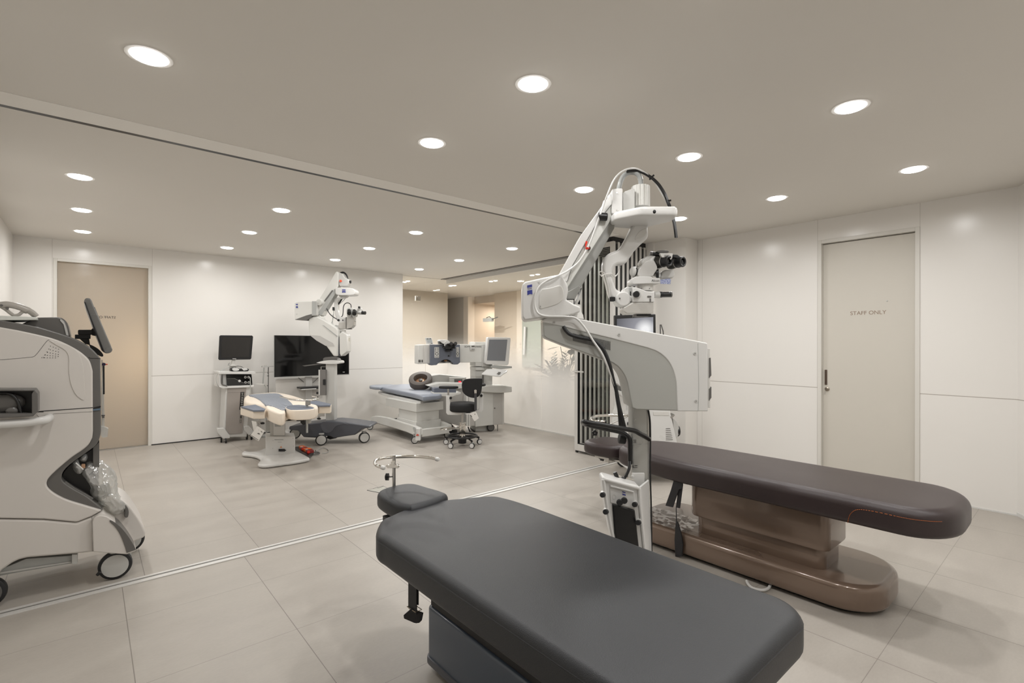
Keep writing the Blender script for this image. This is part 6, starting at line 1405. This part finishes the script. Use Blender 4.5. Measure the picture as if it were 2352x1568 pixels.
for (x, y, hd) in ((3.50, 7.66, -120), (3.50, 6.20, -112), (4.08, 6.25, -112), (4.06, 7.66, -120)):
    castor(PB, x, y, .052, R(hd), disc=LGREY, wd=.035, forkh=.15)
obj('castor_housing', F2.rbox(MB(), 954, 984, 965.5, 1012, -.42, -.36, 2), WHITE, PB, bev=.006)
obj('brake_mark', F2.prism(MB(), cr2([(955.5, 999), (958.5, 996.5), (962, 998.5), (961.5, 1000.5), (957, 1000.5), (955.5, 999)], 2), -.43, -.42), M('brake_red', (196, 84, 66), .4), PB)
obj('lever', F2.prism(MB(), cr2([(948, 982), (951, 980.5), (954, 984), (952.5, 990), (956, 994), (953, 994.5), (950, 990), (948, 982)], 3), -.44, -.41), MGREY, PB)

# ------------------------------------------------------------------ far excimer laser
ang = R(22); uL = (RGT * math.cos(ang) + FWD * math.sin(ang))
LP = AT(1030, 800, 7.75); LZ = VF((LP.x, LP.y), (uL.x, uL.y))
EX = thing('eye_laser', tuple(Vector((LZ.w(1080, 900, .3).x, LZ.w(1080, 900, .3).y, 0))), 'large white eye laser with a blue grey microscope head on a horizontal arm', 'medical laser')
obj('arm', LZ.prism(MB(), [(988, 790.5), (1107, 790.5), (1107, 832), (1057, 832.5), (988, 835)], .0, .32), PW, EX, bev=.006)
obj('arm_end', LZ.rbox(MB(), 975, 791, 989, 835, -.04, .30), SOFTW, EX, bev=.01, seg=3)
obj('end_cap', LZ.prism(MB(), [(960, 792), (976, 791), (976, 835), (960, 836)], .0, .28), M('end_cap_pale', (218, 217, 212), .4), EX, bev=.01, seg=3)
hd = [(988.5, 791), (1056.5, 791), (1057, 832), (1051.5, 836.8), (1043.5, 837)] + cr2([(1040, 833.5), (1034, 827.5), (1026, 825.5), (1018, 826.5), (1010, 831), (1003, 838)], 4) + [(991, 839), (986.5, 835), (988.5, 834)]
hdo = obj('microscope_head', LZ.prism(MB(), hd, -.10, .10), BLUE, EX, bev=.006, seg=3)
for x0, x1, y0, y1 in ((998, 1008.5, 797, 821.5), (1048, 1054.5, 797, 820)):
    kp_ = obj('keypad', LZ.rbox(MB(), x0, y0, x1, y1, -.105, -.10, 1), PW, hdo)
    kk_ = MB(); w__ = x1 - x0
    for yy in (799, 801.5, 804, 807): 
        LZ.rbox(kk_, x0 + w__ * .1, yy - .5, x0 + w__ * .4, yy + .5, -.107, -.104); LZ.rbox(kk_, x0 + w__ * .6, yy - .5, x0 + w__ * .9, yy + .5, -.107, -.104)
    LZ.rbox(kk_, x0 + w__ * .1, y1 - 2.7, x0 + w__ * .9, y1 - 1.7, -.107, -.104)
    obj('key_marks', kk_, INK, kp_, smooth=False)
    obj('dial_ring', MB().tube([LZ.w((x0 + x1) / 2 + w__ * .31 * math.cos(a), 812.3 + 3.2 * math.sin(a), -.1065) for a in [R(20 * k) for k in range(18)]], .004, 6, closed=True), INK, kp_)
obj('head_button', LZ.disc(MB(), 1030.5, 817, 1.9, -.106, -.10), BLACK, hdo)
sh = MB(); LZ.prism(sh, cr2([(1009.5, 782), (1013, 780), (1026, 780), (1032, 784), (1036, 789), (1020, 790), (1010, 783.5)], 3), -.18, -.02); obj('camera_cover', sh, WHITE, EX, bev=.008)
sh = MB(); LZ.disc(sh, 1026, 787, 4.2, -.21, -.17); LZ.rbox(sh, 1021, 787, 1024.5, 795, -.2, -.17, 1); obj('white_joint', sh, WHITE, EX, bev=.003)
sh = MB(); LZ.prism(sh, [(1009.5, 784), (1021, 789), (1021, 791), (1010, 790)], -.17, -.05); LZ.prism(sh, cr2([(1022, 797), (1026, 790), (1034, 788), (1044, 788), (1046, 795), (1038, 797), (1034, 801), (1024, 801), (1022, 797)], 3), -.24, -.10); LZ.rbox(sh, 1024, 803, 1034, 807, -.16, -.1); LZ.bar(sh, (1018, 799, -.2), (1046, 798.5, -.2), 1.9); LZ.rbox(sh, 1036, 798, 1040, 805, -.16, -.1); obj('microscope_body', sh, BLACK, EX, bev=.004)
sh = MB(); LZ.bar(sh, (1032, 794, -.18), (1036.5, 788.5, -.34), 3.7, 3.8); LZ.bar(sh, (1042, 794, -.18), (1046.5, 788.5, -.34), 3.7, 3.8); obj('eyepieces', sh, M('eyepiece_dark', (36, 33, 32), .4), EX)
sh = MB(); LZ.prism(sh, [(1014, 830.5), (1020, 827), (1030, 826.5), (1038, 829), (1048, 836), (1042, 837), (1036, 832), (1026, 829), (1020, 831), (1025, 833), (1018, 832)], -.05, .05); LZ.prism(sh, [(1037, 829), (1047, 834), (1046, 837), (1038, 835)], -.06, .0); obj('lens_cluster', sh, BLACK, EX)
obj('amber_part', LZ.rbox(MB(), 1020.5, 826.8, 1027, 829.3, -.06, .0), M('amber', (158, 108, 50), .4), EX)
text('lettering', 'SCHW', .038, LZ.w(1074.5, 795.8, -.003), uL, (0, 0, 1), INK, EX); text('lettering', 'AMARIS', .036, LZ.w(1097.5, 796, -.003), uL, (0, 0, 1), INK, EX)
lm_ = MB(); LZ.rbox(lm_, 961, 826, 966.5, 832, -.002, .01); LZ.rbox(lm_, 968, 826, 971.5, 832, -.002, .01); obj('label_mark', lm_, DGREY, EX, smooth=False)
# tower
obj('tower_head', LZ.rbox(MB(), 1091, 785, 1122, 832, .02, .34), PW, EX, bev=.006)
obj('tower_neck', LZ.rbox(MB(), 1107, 790, 1131, 842, -.02, .30), M('tower_grey', (198, 197, 192), .38), EX, bev=.006)
obj('tower_ribs', LZ.rbox(LZ.rbox(LZ.rbox(MB(), 1092, 832, 1112, 841, .0, .30), 1092, 843, 1112, 850, .0, .30), 1092, 852, 1112, 865, .02, .30), MATS['tower_grey'], EX, bev=.003)
obj('tower_column', LZ.rbox(MB(), 1092, 842, 1131, 990, .03, .32), MATS['tower_grey'], EX, bev=.006)
obj('side_desk', LZ.prism(MB(), [(1106, 889), (1120, 886.5), (1160, 886.5), (1176, 889), (1176, 900), (1150, 902.5), (1106, 900)], -.18, .16), MATS['tower_grey'], EX, bev=.01, seg=3)
obj('desk_lid', LZ.prism(MB(), [(1107, 887.5), (1120, 885.5), (1160, 885.5), (1176, 888), (1175, 890.5), (1150, 891.5), (1107, 890)], -.175, .15), PW, EX, bev=.003)
cab = obj('cabinet', LZ.prism(MB(), [(1092, 900), (1158, 900), (1158, 974), (1133, 975.5), (1092, 980)], -.10, .25), MATS['tower_grey'], EX, bev=.004)
obj('cabinet_door', LZ.rbox(MB(), 1133, 902.5, 1154.5, 974.5, -.106, -.09), M('cabinet_door_grey', (178, 175, 170), .38), cab, bev=.002)
obj('door_knob', LZ.disc(MB(), 1136.5, 937, 1.5, -.115, -.105), DGREY, cab)
obj('leg', LZ.bar(LZ.bar(MB(), (1142.8, 975, -.05), (1142.8, 996, -.05), .9), (1142.8, 996, -.05), (1142.8, 998.5, -.05), 1.2, 3.6), DGREY, EX)
lgp = MB(); lgp.obox((LZ.w(1120, 1000, -.04) + LZ.w(1150, 998, -.04)) / 2, uL * .22, Vector((-uL.y, uL.x, 0)) * .012, (0, 0, .004)); obj('floor_bar', lgp, LGREY, EX)
p = LZ.w(1127, 984, -.02); castor(EX, p.x, p.y, .062, R(-118), disc=DGREY, wd=.04, tyre=RUBBER)
# main lower housing
mh = obj('main_housing', LZ.prism(MB(), [(1000, 884), (1078, 880), (1078, 975), (1055, 978), (1000, 962)], .10, .55), MATS['cabinet_door_grey'], EX, bev=.006)
obj('front_column', LZ.rbox(MB(), 1071, 905, 1092, 978, -.06, .20), PW, EX, bev=.005)
obj('column_gap', LZ.rbox(MB(), 1076.3, 908, 1077, 978, -.063, -.05), DGREY, EX, smooth=False)
obj('vent_grille', LZ.rbox(MB(), 1080, 947, 1090, 977, -.063, -.05), M('vent_grey', (186, 182, 176), .5), EX)
obj('housing_top', LZ.prism(MB(), [(982, 886), (1010, 880), (1078, 880), (1078, 890), (1050, 893), (1000, 892)], .05, .50), PW, EX, bev=.008)
gb = MB(); LZ.prism(gb, [(990, 863), (1010, 860), (1071, 866), (1071, 882), (1033, 882), (992, 878)], .40, .72); gbo = obj('gas_unit', gb, LGREY, EX, bev=.006)
obj('unit_front', LZ.rbox(MB(), 1034, 867, 1071, 884, .30, .42), SOFTW, EX, bev=.003)
obj('unit_display', LZ.rbox(MB(), 1044, 870.5, 1062, 879.5, .29, .31), DGREY, gbo)
obj('unit_led', LZ.rbox(MB(), 1053.5, 875, 1059, 879, .286, .292), M('red_led', (230, 30, 50), .3, emit=((255, 30, 50), 1.6)), gbo)
sd = [LZ.w(985, 858 + k * 3, .39) for k in range(1)]
# swivel head pad beside the stool
hp2 = MB(); LZ.prism(hp2, cr2([(997, 893), (1000, 890.5), (1020, 890), (1045, 891), (1048, 893)], 2) + [(1048, 901.5), (1040, 902.5), (998, 902)], -.40, -.22); obj('headrest', hp2, BLUE, PB, bev=.006)
hp2 = MB(); LZ.prism(hp2, [(996, 901.5), (1049, 901.5), (1052, 899), (1059, 901), (1058, 905), (1049, 907), (1040, 911), (1000, 909.5), (996, 905)], -.41, -.20); obj('headrest_tray', hp2, PW, PB, bev=.006)
# monitor
mn_ = obj('monitor', LZ.prism(MB(), cr2([(1120, 776), (1121.5, 774)], 1) + [(1171, 775), (1173.5, 777)] + [(1168.5, 836), (1165, 838.5), (1117, 836.5), (1114, 833)], -.12, -.03), WHITE, EX, bev=.008, seg=3)
obj('monitor_screen', LZ.prism(MB(), [(1123.5, 779.5), (1165.5, 779.5), (1160.5, 829), (1118.5, 827.5)], -.1225, -.118), M('blank_lcd', (126, 128, 132), .10), mn_, smooth=False)
obj('monitor_shelf', LZ.prism(MB(), [(1128, 840), (1140, 838.5), (1176, 841), (1176, 845), (1150, 848), (1128, 844)], -.12, .08), MGREY, EX, bev=.002)
kbp = [(1106, 858), (1118, 847.5), (1128, 846.5), (1166, 849), (1164, 853), (1157, 857), (1150, 863.2), (1143, 863)]
kt = MB(); kt.ext([LZ.w(x, y, -.16 if y < 853 else -.34) for x, y in kbp], (0, 0, -.018)); obj('keyboard_tray', kt, WHITE, EX, bev=.004)
kt = MB(); kt.ext([LZ.w(x, y, d) for x, y, d in ((1141, 858.5, -.33), (1145, 854.5, -.27), (1151, 854.8, -.27), (1147, 858.8, -.33))], (0, 0, .004)); obj('touch_pad', kt, DGREY, EX)
obj('tray_post', LZ.rbox(MB(), 1108.5, 861, 1111.5, 884, -.05, -.02), DGREY, EX)
cv = MB(); cv.tube([LZ.w(1080, 982, .0), LZ.w(1085, 988, .0), LZ.w(1092, 993, 0), LZ.w(1093, 999, 0), LZ.w(1086, 1000, 0)], .008, 8, sm=5); cv.tube([LZ.w(1075, 980, .05), LZ.w(1080, 992, .05), LZ.w(1086, 996, .05), LZ.w(1080, 1001, .05)], .01, 8, sm=5); obj('floor_cable', cv, BLACK, EX)
fpz = MB(); fpz.slab([(p.x, p.y) for p in (ONZ(1000, 965, .1), ONZ(1035, 968, .1), ONZ(1050, 985, .1), ONZ(1020, 985, .1))], .01, .09, .01, 2); obj('floor_box', fpz, BLACK, EX)
# round exhaust drum
DR = thing('exhaust_drum', tuple(AT(966, 884, 7.95)), 'round dark brown tilted drum with copper coloured centre resting on the patient bed', 'drum')
ax = (Vector((0, 0, .84)) - FWD * .54).normalized(); dc = AT(965.5, 867.5, 8.0); kd = 8 / FPX
obj('drum', MB().lathe(dc - ax * .13, ax, ((0, 22 * kd), (.02, 26 * kd), (.10, 27 * kd), (.125, 26 * kd), (.13, 24 * kd), (.13, 16 * kd), (.10, 14.5 * kd), (.045, 14.2 * kd)), 40), M('drum_brown', (92, 84, 78), .5), DR)
obj('copper_dish', MB().lathe(dc - ax * .083, ax, ((0, 14 * kd), (.004, 14 * kd), (.022, 11 * kd), (.03, 5.5 * kd)), 32), M('copper_dish', (196, 150, 118), .3, .6), DR)
obj('hub', MB().lathe(dc - ax * .055, ax, ((0, 5 * kd), (.02, 4.6 * kd), (.024, 2 * kd)), 24), DGREY, DR)
# small things on the laser
TH = thing('thermometer_display', tuple(LZ.w(987, 790.5, .1)), 'small white digital display leaning on the left end of the laser arm', 'display')
obj('case', LZ.prism(MB(), [(976.5, 775.5), (991, 775), (996, 790.4), (980, 790.4)], .06, .09), WHITE, TH, bev=.003)
obj('screen', LZ.prism(MB(), [(979, 777), (990.5, 776.6), (993, 786.5), (982, 787)], .057, .06), M('lcd_grey', (176, 180, 180), .3), TH, smooth=False)
dg_ = MB(); LZ.rbox(dg_, 980, 777.3, 984, 778.6, .0555, .057); LZ.rbox(dg_, 986.5, 777, 990, 778.4, .0555, .057); LZ.rbox(dg_, 989.5, 787.6, 993.5, 788.8, .0555, .06); obj('digits', dg_, INK, TH, smooth=False)
TM_ = thing('timer', tuple(LZ.w(1085.5, 804, -.02)), 'white square digital timer stuck on the front of the laser arm', 'timer')
obj('case', LZ.prism(MB(), [(1080, 792.5), (1090, 792), (1091, 803), (1081, 804)], -.03, .0), WHITE, TM_, bev=.003)
obj('display', LZ.prism(MB(), [(1083, 793.8), (1089.8, 793.5), (1090, 796.7), (1083.2, 797)], -.0325, -.03), DGREY, TM_, smooth=False)
bt_ = MB()
for k in range(3): LZ.rbox(bt_, 1083.3 + k * 2.5, 800.6, 1085 + k * 2.5, 802, -.034, -.029)
obj('button', bt_, DGREY, TM_)

# ------------------------------------------------------------------ surgeon stool
F4 = VF(t=6.86); k4 = 6.86 / FPX
sc0 = F4.w(1062, 1018)
ST = thing('surgeon_stool', (sc0.x, sc0.y, 0), 'black surgeon stool with backrest, armrests and chrome hydraulic base on castors', 'stool')
ctr = Vector((sc0.x, sc0.y, 0))
def L(a, b, z): return ctr + RGT * a + FWD * b + Vector((0, 0, z))
zs = F4.w(1062, 942).z; zt_ = F4.w(1062, 924).z
seat = [(ctr.x + .20 * math.cos(2 * math.pi * k / 36) * 1.0, ctr.y + .20 * math.sin(2 * math.pi * k / 36)) for k in range(36)]
obj('seat', MB().slab(seat, zs - .01, zt_, .035, 4), SATIN, ST, ang=60)
bk = cr2([(1060.5, 885), (1062, 877), (1068, 871.5), (1080, 869.5), (1103, 869), (1107.5, 871), (1107, 885), (1104, 903), (1097, 911.5), (1086, 913.5), (1073, 909.5), (1063, 900), (1060.5, 885)], 5)[:-1]
obj('backrest', F4.prism(MB(), bk, -.14, -.08), SATIN, ST, bev=.018, seg=4)
bp = MB(); F4.rbox(bp, 1089.5, 897, 1095, 942.5, -.17, -.14, 1.5); obj('backrest_post', bp, M('post_grey', (66, 66, 68), .4), ST, bev=.003)
obj('post_cap', F4.rbox(F4.disc(MB(), 1092, 897.5, 3, -.175, -.135), 1089.5, 900, 1095, 903, -.175, -.14), CHROME, ST)
obj('post_bracket', MB().obox(L(.12, -.12, zs - .025), RGT * .06, FWD * .05, (0, 0, .008)), WHITE, ST)
for (sx, kx) in ((-1, 1),):
    pass
obj('arm_bracket', F4.prism(MB(), [(1024.5, 908), (1033.5, 908), (1033.5, 943), (1060, 945), (1060, 952), (1050, 953), (1028, 952.5), (1024.5, 948)], -.12, -.06), WHITE, ST, bev=.006, seg=3)
obj('arm_bracket', F4.prism(MB(), [(1101, 904), (1109.5, 903), (1109.5, 942), (1106, 946.5), (1098, 947), (1092, 946), (1092, 942), (1099, 940), (1101, 936)], -.02, .04), WHITE, ST, bev=.006, seg=3)
obj('arm_post', F4.bar(MB(), (1029.5, 908, -.09), (1029.5, 890, -.09), 2), STEEL, ST); obj('arm_post', F4.bar(MB(), (1104, 904, .01), (1104, 888, .01), 2), STEEL, ST)
ap_ = [(c.x, c.y) for c in [L(-.185 + .135 * math.cos(a), -.06 + .07 * math.sin(a), 0) for a in [R(15 * k) for k in range(24)]]]
za = F4.w(1017, 889).z
obj('armrest', MB().slab(ap_, za - .012, za + .022, .014, 3), SATIN, ST, ang=60)
ap_ = [(c.x, c.y) for c in [L(.24 + .08 * math.cos(a), .06 + .13 * math.sin(a), 0) for a in [R(15 * k) for k in range(24)]]]
za = F4.w(1110, 885).z
obj('armrest', MB().slab(ap_, za - .012, za + .022, .014, 3), SATIN, ST, ang=60)
kb = MB()
for cx, cy, dd in ((1035, 914, -.14), (1105.5, 908.5, -.05)):
    for k in range(5):
        a = 2 * math.pi * k / 5; F4.disc(kb, cx + 1.9 * math.cos(a), cy + 1.9 * math.sin(a), 1.4, dd, dd + .04, n=10)
    F4.disc(kb, cx, cy, 1.8, dd, dd + .06, n=12)
obj('arm_knob', kb, BLACK, ST)
obj('gas_rod', MB().cyl(L(0, 0, .30), L(0, 0, zs - .01), .017), STEEL, ST)
obj('hydraulic_cylinder', MB().lathe(L(0, 0, .11), (0, 0, 1), ((0, .052), (.008, .056), (.02, .044), (.19, .042), (.20, .048), (.212, .046))), CHROME, ST)
hl = MB(); hl.tube([L(.02, -.04, .27), L(-.10, -.07, .245), L(-.22, -.10, .24), L(-.28, -.09, .235), L(-.30, -.05, .235), L(-.26, -.02, .24), L(-.12, .0, .25), L(.0, -.02, .27)], .0075, 8, sm=4); obj('foot_lever', hl, CHROME, ST)
rng = MB()
for k in range(5):
    a = R(72 * k + 20); e = L(.235 * math.cos(a), .235 * math.sin(a), .10)
    rng.tube([L(.02 * math.cos(a), .02 * math.sin(a), .125), L(.12 * math.cos(a), .12 * math.sin(a), .125), e], lambda t: (.012, .024 - .008 * t), 10)
    rng.cyl(e - Vector((0, 0, .02)), e + Vector((0, 0, .005)), .013)
rng.tube([L(.20 * math.cos(R(15 * k)), .20 * math.sin(R(15 * k)), .135) for k in range(24)], .014, 8, closed=True)
obj('star_base', rng, BLACK, ST)
obj('pump_cup', MB().cyl(L(0, 0, .035), L(0, 0, .10), .055, .06), BLACK, ST)
for k in range(5):
    a = R(72 * k + 20); p = L(.245 * math.cos(a), .245 * math.sin(a), 0); castor(ST, p.x, p.y, .038, R(-100 - 12 * k), disc=WHITE, wd=.03, fork=LGREY, forkh=.078)
TG2 = thing('paper_tag', tuple(F4.w(1091, 966, -.2)), 'white paper tag hanging from the seat of the black surgeon stool', 'tag')
obj('card', F4.prism(MB(), [(1078, 950), (1083, 947.5), (1093, 944.5), (1100, 960), (1090, 967.5), (1083, 957)], -.205, -.203), PAPER, TG2)
obj('string', F4.bar(MB(), (1090, 944, -.2), (1090.5, 957, -.2), .35), INK, TG2)
tm_ = MB(); F4.prism(tm_, [(1081, 952), (1084.5, 957), (1083.5, 957.8), (1080, 953)], -.2065, -.205); F4.disc(tm_, 1090.7, 951, 1, -.207, -.205, n=10); obj('print', tm_, INK, TG2, smooth=False)

# ------------------------------------------------------------------ console with a bright screen behind the big microscope
F5 = VF(t=5.0); 
cpos = F5.w(1495, 1000, .2)
AC = thing('phaco_console', (cpos.x, cpos.y, 0), 'white surgical console with black framed touch screen behind the brown table', 'surgical console')
obj('screen_housing', F5.prism(MB(), [(1411, 724), (1506, 721), (1507, 800), (1412, 802)], -.02, .03), BLACK, AC, bev=.006)
SCR, nt, p = nodes('console_screen_painted_glow'); nt.nodes.remove(p)
g = nt.nodes.new('ShaderNodeNewGeometry'); vs2 = nt.nodes.new('ShaderNodeVectorMath'); vs2.operation = 'DISTANCE'; nt.links.new(g.outputs['Position'], vs2.inputs[0]); vs2.inputs[1].default_value = F5.w(1482, 757, -.022)
rp = nt.nodes.new('ShaderNodeValToRGB'); rp.color_ramp.elements[0].color = (1, 1, 1, 1); rp.color_ramp.elements[0].position = .07; rp.color_ramp.elements[1].color = (.10, .10, .11, 1); rp.color_ramp.elements[1].position = .75  # painted glow: bright round spot fading outward in the screen's emission
e1 = rp.color_ramp.elements.new(.25); e1.color = (.34, .34, .37, 1)
nt.links.new(math_node(nt, 'MULTIPLY', vs2.outputs['Value'], 2.2), rp.inputs[0])
em = nt.nodes.new('ShaderNodeEmission'); nt.links.new(rp.outputs[0], em.inputs[0]); em.inputs[1].default_value = .9; nt.links.new(em.outputs[0], nt.nodes['Material Output'].inputs[0])
so = obj('screen', F5.prism(MB(), [(1417, 732), (1500.5, 728), (1500.5, 800), (1417, 802)], -.0225, -.02), SCR, AC, smooth=False)
text('lettering', 'Alcon', .019, F5.w(1457.5, 727.2, -.021), RGT, (0, 0, 1), WHITE, so)
obj('console_head', F5.prism(MB(), [(1400, 720), (1400, 860), (1420, 895)] + [(1520, 895), (1520, 730), (1506, 722)], .06, .16), WHITE, AC, bev=.01) if False else None
obj('mast', F5.rbox(MB(), 1440, 790, 1475, 960, .03, .12), SOFTW, AC, bev=.006)
obj('tilting_cover', F5.prism(MB(), [(1418, 847), (1421, 842), (1428, 846), (1426, 888), (1418, 881)], -.10, .05), WHITE, AC, bev=.003)
obj('black_fin', F5.prism(MB(), cr2([(1427.5, 852), (1434, 862), (1440, 880), (1441.5, 896), (1436, 898.5), (1426, 898)], 4), -.12, .05), BLACK, AC, bev=.002)
obj('handle_knuckle', F5.prism(MB(), cr2([(1425, 898), (1433, 899), (1441, 896), (1442, 906), (1439, 914), (1432, 914), (1427, 908), (1425, 898)], 3), -.13, .05), WHITE, AC, bev=.006)
bdp = cr2([(1433, 914), (1436, 930), (1434, 950)], 4) + [(1430, 960), (1424, 1065), (1452, 1085), (1566, 1085), (1556, 1020), (1538, 940), (1450, 925)]
bdo = obj('console_body', F5.prism(MB(), bdp, .0, .5), WHITE, AC, bev=.02, seg=3)
obj('body_panel', F5.prism(MB(), [(1500, 945), (1536, 945), (1537, 954), (1501, 953.5)], -.004, .0), SOFTW, bdo, bev=.002)
vt = MB()
for k in range(7): F5.prism(vt, [(1529.5, 983.5 + k * 4.3), (1539.5 + k * 1.0, 983 + k * 4.3), (1539.8 + k * 1.0, 984 + k * 4.3), (1529.2, 984.6 + k * 4.3)], -.003, .01)
obj('vent_slot', vt, DGREY, bdo, smooth=False)
vt = MB()
for k in range(5): F5.rbox(vt, 1438, 927 + k * 3.3, 1442, 928 + k * 3.3, -.003, .01)
obj('speaker_slot', vt, MGREY, bdo, smooth=False)
F5.rbox(MB(), 0, 0, 1, 1, 0, .1).bm.free()
sd_ = MB(); F5.prism(sd_, cr2([(1545, 960), (1552, 965), (1558, 975), (1560, 992), (1556, 1003), (1550, 1010)], 4), .05, .25); obj('side_reel', sd_, LGREY, AC, bev=.006)
rl_ = MB(); rl_.lathe(F5.w(1554, 989, .1), RGT, ((0, .055), (.012, .058), (.024, .05))); obj('reel_wheel', rl_, BLACK, AC)
obj('silver_tray', F5.prism(MB(), [(1539, 957), (1549, 951), (1550, 954), (1542, 962)], .0, .1), STEEL, AC)
bk_ = MB(); F5.prism(bk_, cr2([(1442, 971), (1445, 969), (1448, 972), (1446, 977), (1442, 976), (1442, 971)], 2), -.03, .0); obj('black_knob', bk_, BLACK, AC)
pl_ = MB(); pl_.tube([F5.w(1516.5, 745, .1), F5.w(1517, 775, .1)], .006, 8); pl_.tube([F5.w(1518.5, 745, .12), F5.w(1523, 760, .12), F5.w(1525, 780, .12)], .006, 8); pl_.tube([F5.w(1516.5, 775, .1), F5.w(1520, 860, .15), F5.w(1520, 960, .2)], .006, 8); obj('irrigation_pole', pl_, DGREY, AC)
wp_ = F5.w(1431, 1052, .0)
castor(AC, ONZ(1430, 1071).x, ONZ(1430, 1071).y, .07, R(-112), disc=WHITE, wd=.04)
castor(AC, ONZ(1560, 1090).x, ONZ(1560, 1090).y, .07, R(-112), disc=WHITE, wd=.04)

# ------------------------------------------------------------------ plant and small things in the corridor beyond the glass
LEAF = M('leaf_green', (52, 62, 50), .45, vary=.3, vscale=8)
PT = thing('potted_plant', (6.25, 6.03, 0), 'dark leafy potted plant standing behind the frosted glass', 'potted plant')
pc = Vector((6.25, 6.03, 0))
obj('pot', MB().lathe(pc, (0, 0, 1), ((0, .15), (.5, .19), (.78, .2), (.78, .18), (.74, .17))), M('pot_grey', (150, 148, 142), .6), PT)
rnd = random.Random(11); lfm = MB(); stm = MB()
def leaf(mb, b, d, ln, wd, up=Vector((0, 0, 1))):
    d = d.normalized(); s_ = d.cross(up); s_ = s_.normalized() if s_.length > 1e-3 else Vector((1, 0, 0))
    n_ = s_.cross(d)
    prof = ((0, .15), (.25, .8), (.5, 1), (.75, .75), (1, .02)); L_ = []; R_ = []
    for t, w_ in prof:
        c = b + d * ln * t - Vector((0, 0, 1)) * ln * .12 * t * t; L_.append(mb.bm.verts.new(c + s_ * wd * w_ + n_ * .004 * w_)); R_.append(mb.bm.verts.new(c - s_ * wd * w_ + n_ * .004 * w_))
    for i in range(4): mb.bm.faces.new((L_[i], L_[i + 1], R_[i + 1], R_[i]))
for k in range(46):
    a = rnd.uniform(0, 2 * math.pi); el_ = rnd.uniform(.25, 1.3); ln = rnd.uniform(.38, .64)
    d = Vector((math.cos(a) * math.cos(el_), math.sin(a) * math.cos(el_), math.sin(el_)))
    b = pc + Vector((d.x * .08, d.y * .08, .74)); pts = [b + d * ln * t - Vector((0, 0, .35 * ln * t * t * math.cos(el_))) for t in (0, .25, .5, .75, 1)]
    stm.tube(pts, lambda t: .006 * (1.2 - t), 6)
    for j in range(14):
        t = .25 + .75 * j / 14; i = min(3, int(t * 4)); q = pts[i].lerp(pts[i + 1], t * 4 - i); dd = (pts[i + 1] - pts[i]).normalized()
        sd = dd.cross(Vector((0, 0, 1))).normalized() * (1 if j % 2 else -1)
        leaf(lfm, q, dd * .6 + sd * .9 + Vector((0, 0, .25)), .085, .02)
for k in range(9):
    a = rnd.uniform(0, 2 * math.pi); d = Vector((math.cos(a) * .3, math.sin(a) * .3 - .15, 1)); b = pc + Vector((.06, -.12, .74)); ln = rnd.uniform(.35, .62)
    e = b + d * ln; stm.tube([b, b + d * ln * .5 + Vector((0, 0, .03)), e], .006, 6); leaf(lfm, e, Vector((math.cos(a), math.sin(a), rnd.uniform(-.2, .9))), .26, .07)
obj('foliage', lfm, LEAF, PT, clean=False); obj('stems', stm, LEAF, PT)
BD = thing('notice_board', (7.94, 8.4, .8), 'grey green board on the corridor wall behind the frosted glass', 'notice board')
v0, v1 = ONX(1200, 735, 7.94), ONX(1243, 845, 7.94)
obj('board', MB().box((7.93, v1.y, v1.z), (7.95, v0.y, v0.z)), M('board_green_grey', (166, 170, 160), .3), BD)
obj('white_strip', MB().cyl(ONX(1206, 750, 7.88), ONX(1203.5, 815, 7.88), .03), WHITE, BD)
DC = thing('door_closer', tuple(ONX(1127, 736, 7.58)), 'grey door closer above the tan door beyond the glass', 'door closer')
q1, q2 = ONX(1112, 731, 7.56), ONX(1132, 738, 7.56)
obj('closer_body', MB().box((7.52, q2.y, q2.z), (7.59, q1.y, q1.z)), MGREY, DC)
dcm = MB(); dcm.tube([ONX(1119, 736, 7.54), ONX(1118, 729, 7.54), ONX(1124, 727, 7.54), ONX(1131, 733, 7.54), ONX(1143, 728, 7.54)], .012, 6); obj('closer_arm', dcm, DGREY, DC)
HG = thing('glass_hinge', tuple(ONY(961, 690, YB + .12)), 'square chrome patch hinge on the glass door by the back wall', 'hinge')
h0, h1 = ONY(955, 679, YB + .10), ONY(966, 691, YB + .10)
obj('plate', MB().box((h0.x, YB + .095, h1.z), (h1.x, YB + .135, h0.z)), CHROME, HG, bev=.002)
